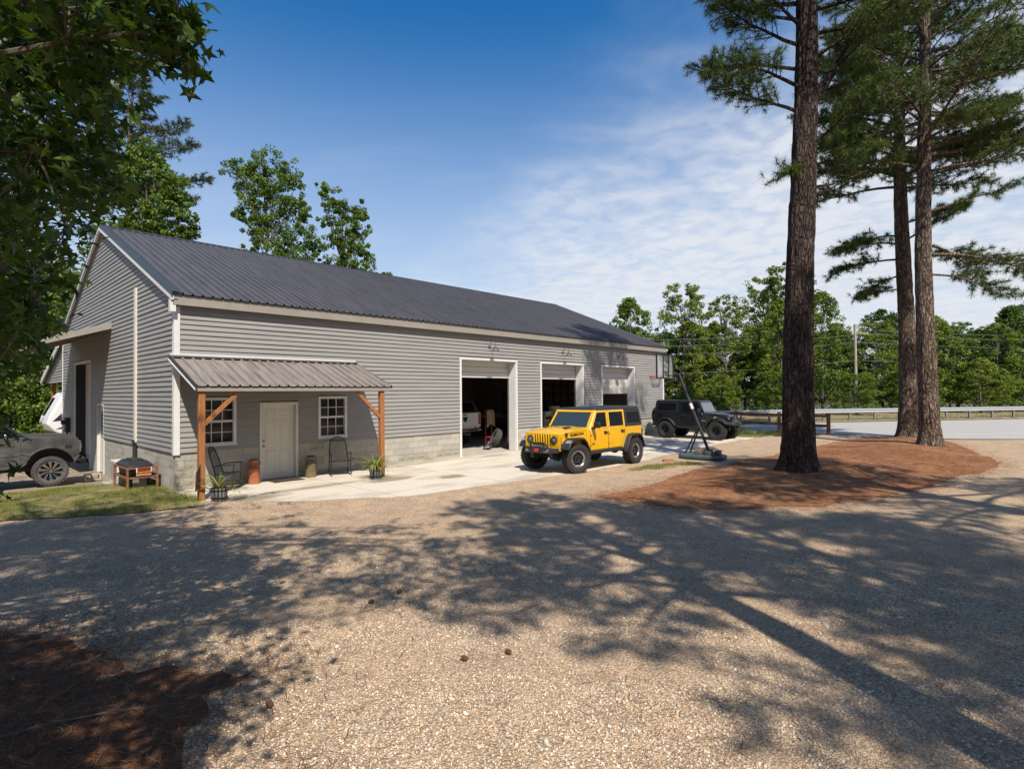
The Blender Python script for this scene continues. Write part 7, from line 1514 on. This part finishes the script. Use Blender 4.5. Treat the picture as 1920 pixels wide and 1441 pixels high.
while len(twigs) < 1470:  # unseen lobe over the camera, added to shade the middle of the yard
    a = gg.uniform(0, 2 * PI); rr_ = gg.uniform(0, 1) ** .5; wq = Vector((-.6 + 3.3 * rr_ * math.cos(a), .6 + 2.0 * rr_ * math.sin(a), gg.uniform(8.4, 11.0)))
    if float(vnoise(wq.x * .8, wq.y * .8, wq.z * .8, 17)) < .42: continue
    twigs.append((wq - GO, 1.3))
seeds_ = [twigs[i][0] for i in gg.choice(len(twigs), 56, replace=False)]; limb_pts = []
for e in seeds_:
    z0_ = max(1.6, min(9, e.z - .30 * math.hypot(e.x, e.y))); k = min(4, max(0, int(z0_ / 2.2))); q = Vector((trk[k].x, trk[k].y, z0_)); P = []
    for i in range(8): f = i / 7; P.append(q.lerp(e, f) + Vector((gg.normal(0, .06), gg.normal(0, .06), .45 * math.sin(PI * f) * .6 + gg.normal(0, .04))))
    GB.tube(P, [.045 * (1 - .85 * i / 7) + .004 for i in range(8)], 6, cap=False); limb_pts += P[2:]
LP_ = np.array([tuple(p) for p in limb_pts])
for (e, sc) in twigs:
    dd = np.linalg.norm(LP_ - np.array(tuple(e)), axis=1); q = limb_pts[int(dd.argmin())]; mid = q.lerp(e, .5) + Vector((gg.normal(0, .08), gg.normal(0, .08), .08)); far_ = (e - q).length > 1.2
    st_ = e + (q - e).normalized() * .7 if far_ else q; mid = st_.lerp(e, .5) + Vector((gg.normal(0, .05), gg.normal(0, .05), .05))
    GB.tube([st_, mid, e], [.009, .006, .003], 4, cap=False)
    nl_ = int(gg.integers(16, 24))
    for j in range(nl_):
        p = mid.lerp(e, gg.uniform(-.2, 1.08)); off = Vector(rand_unit(1, gg)[0]) * gg.uniform(.05, .24); off.z -= .05; tP.append(p + off); tN.append((Vector(rand_unit(1, gg)[0]) * .75 + Vector((0, 0, .7)) + off.normalized() * .3).normalized())
    tP.append(e); tN.append(Vector((0, 0, 1)))
kind(GB.build('branches', bark_grey, gum, smooth=True), 'stuff')
n = len(tP); P_ = np.array([tuple(p) for p in tP]); N_ = np.array([tuple(p) for p in tN]); N_ /= np.linalg.norm(N_, axis=1, keepdims=True)
t1 = np.cross(N_, rand_unit(n, gg)); t1 /= np.linalg.norm(t1, axis=1, keepdims=True); t2 = np.cross(N_, t1)
ang = [-150, -116, -78, -36, 0, 36, 78, 116, 150]; radl = [.55, .30, .88, .36, 1.0, .36, .88, .30, .55]
ang2 = []; tpl = [(0, -.18, 0)]
for a, q in zip([-142, -104, -72, -38, -20, 0, 20, 38, 72, 104, 142], [.62, .34, .95, .42, .46, 1.05, .46, .42, .95, .34, .62]): 
    w_ = R(a); tpl.append((q * math.sin(w_), q * math.cos(w_), -.16 * q * q))
tpl = np.array(tpl); k = len(tpl); s = ((.034 + .058 * gg.uniform(0, 1, n) ** .7))[:, None, None]; curl = gg.uniform(.4, 2.0, n)[:, None]
V = P_[:, None] + s * (tpl[None, :, 0:1] * t1[:, None] + tpl[None, :, 1:2] * t2[:, None] + (tpl[None, :, 2] * curl)[:, :, None] * N_[:, None])
F0 = np.array([[0, i, i + 1] for i in range(1, k - 1)]); F = (np.arange(n)[:, None, None] * k + F0[None]).reshape(-1, 3)
cr = link('crown', np_mesh('crown', V.reshape(-1, 3), F, np.repeat(np.clip(gg.normal(.4, .25, n), 0, 1), k)), gum_leaf, gum); cr['kind'] = 'stuff'
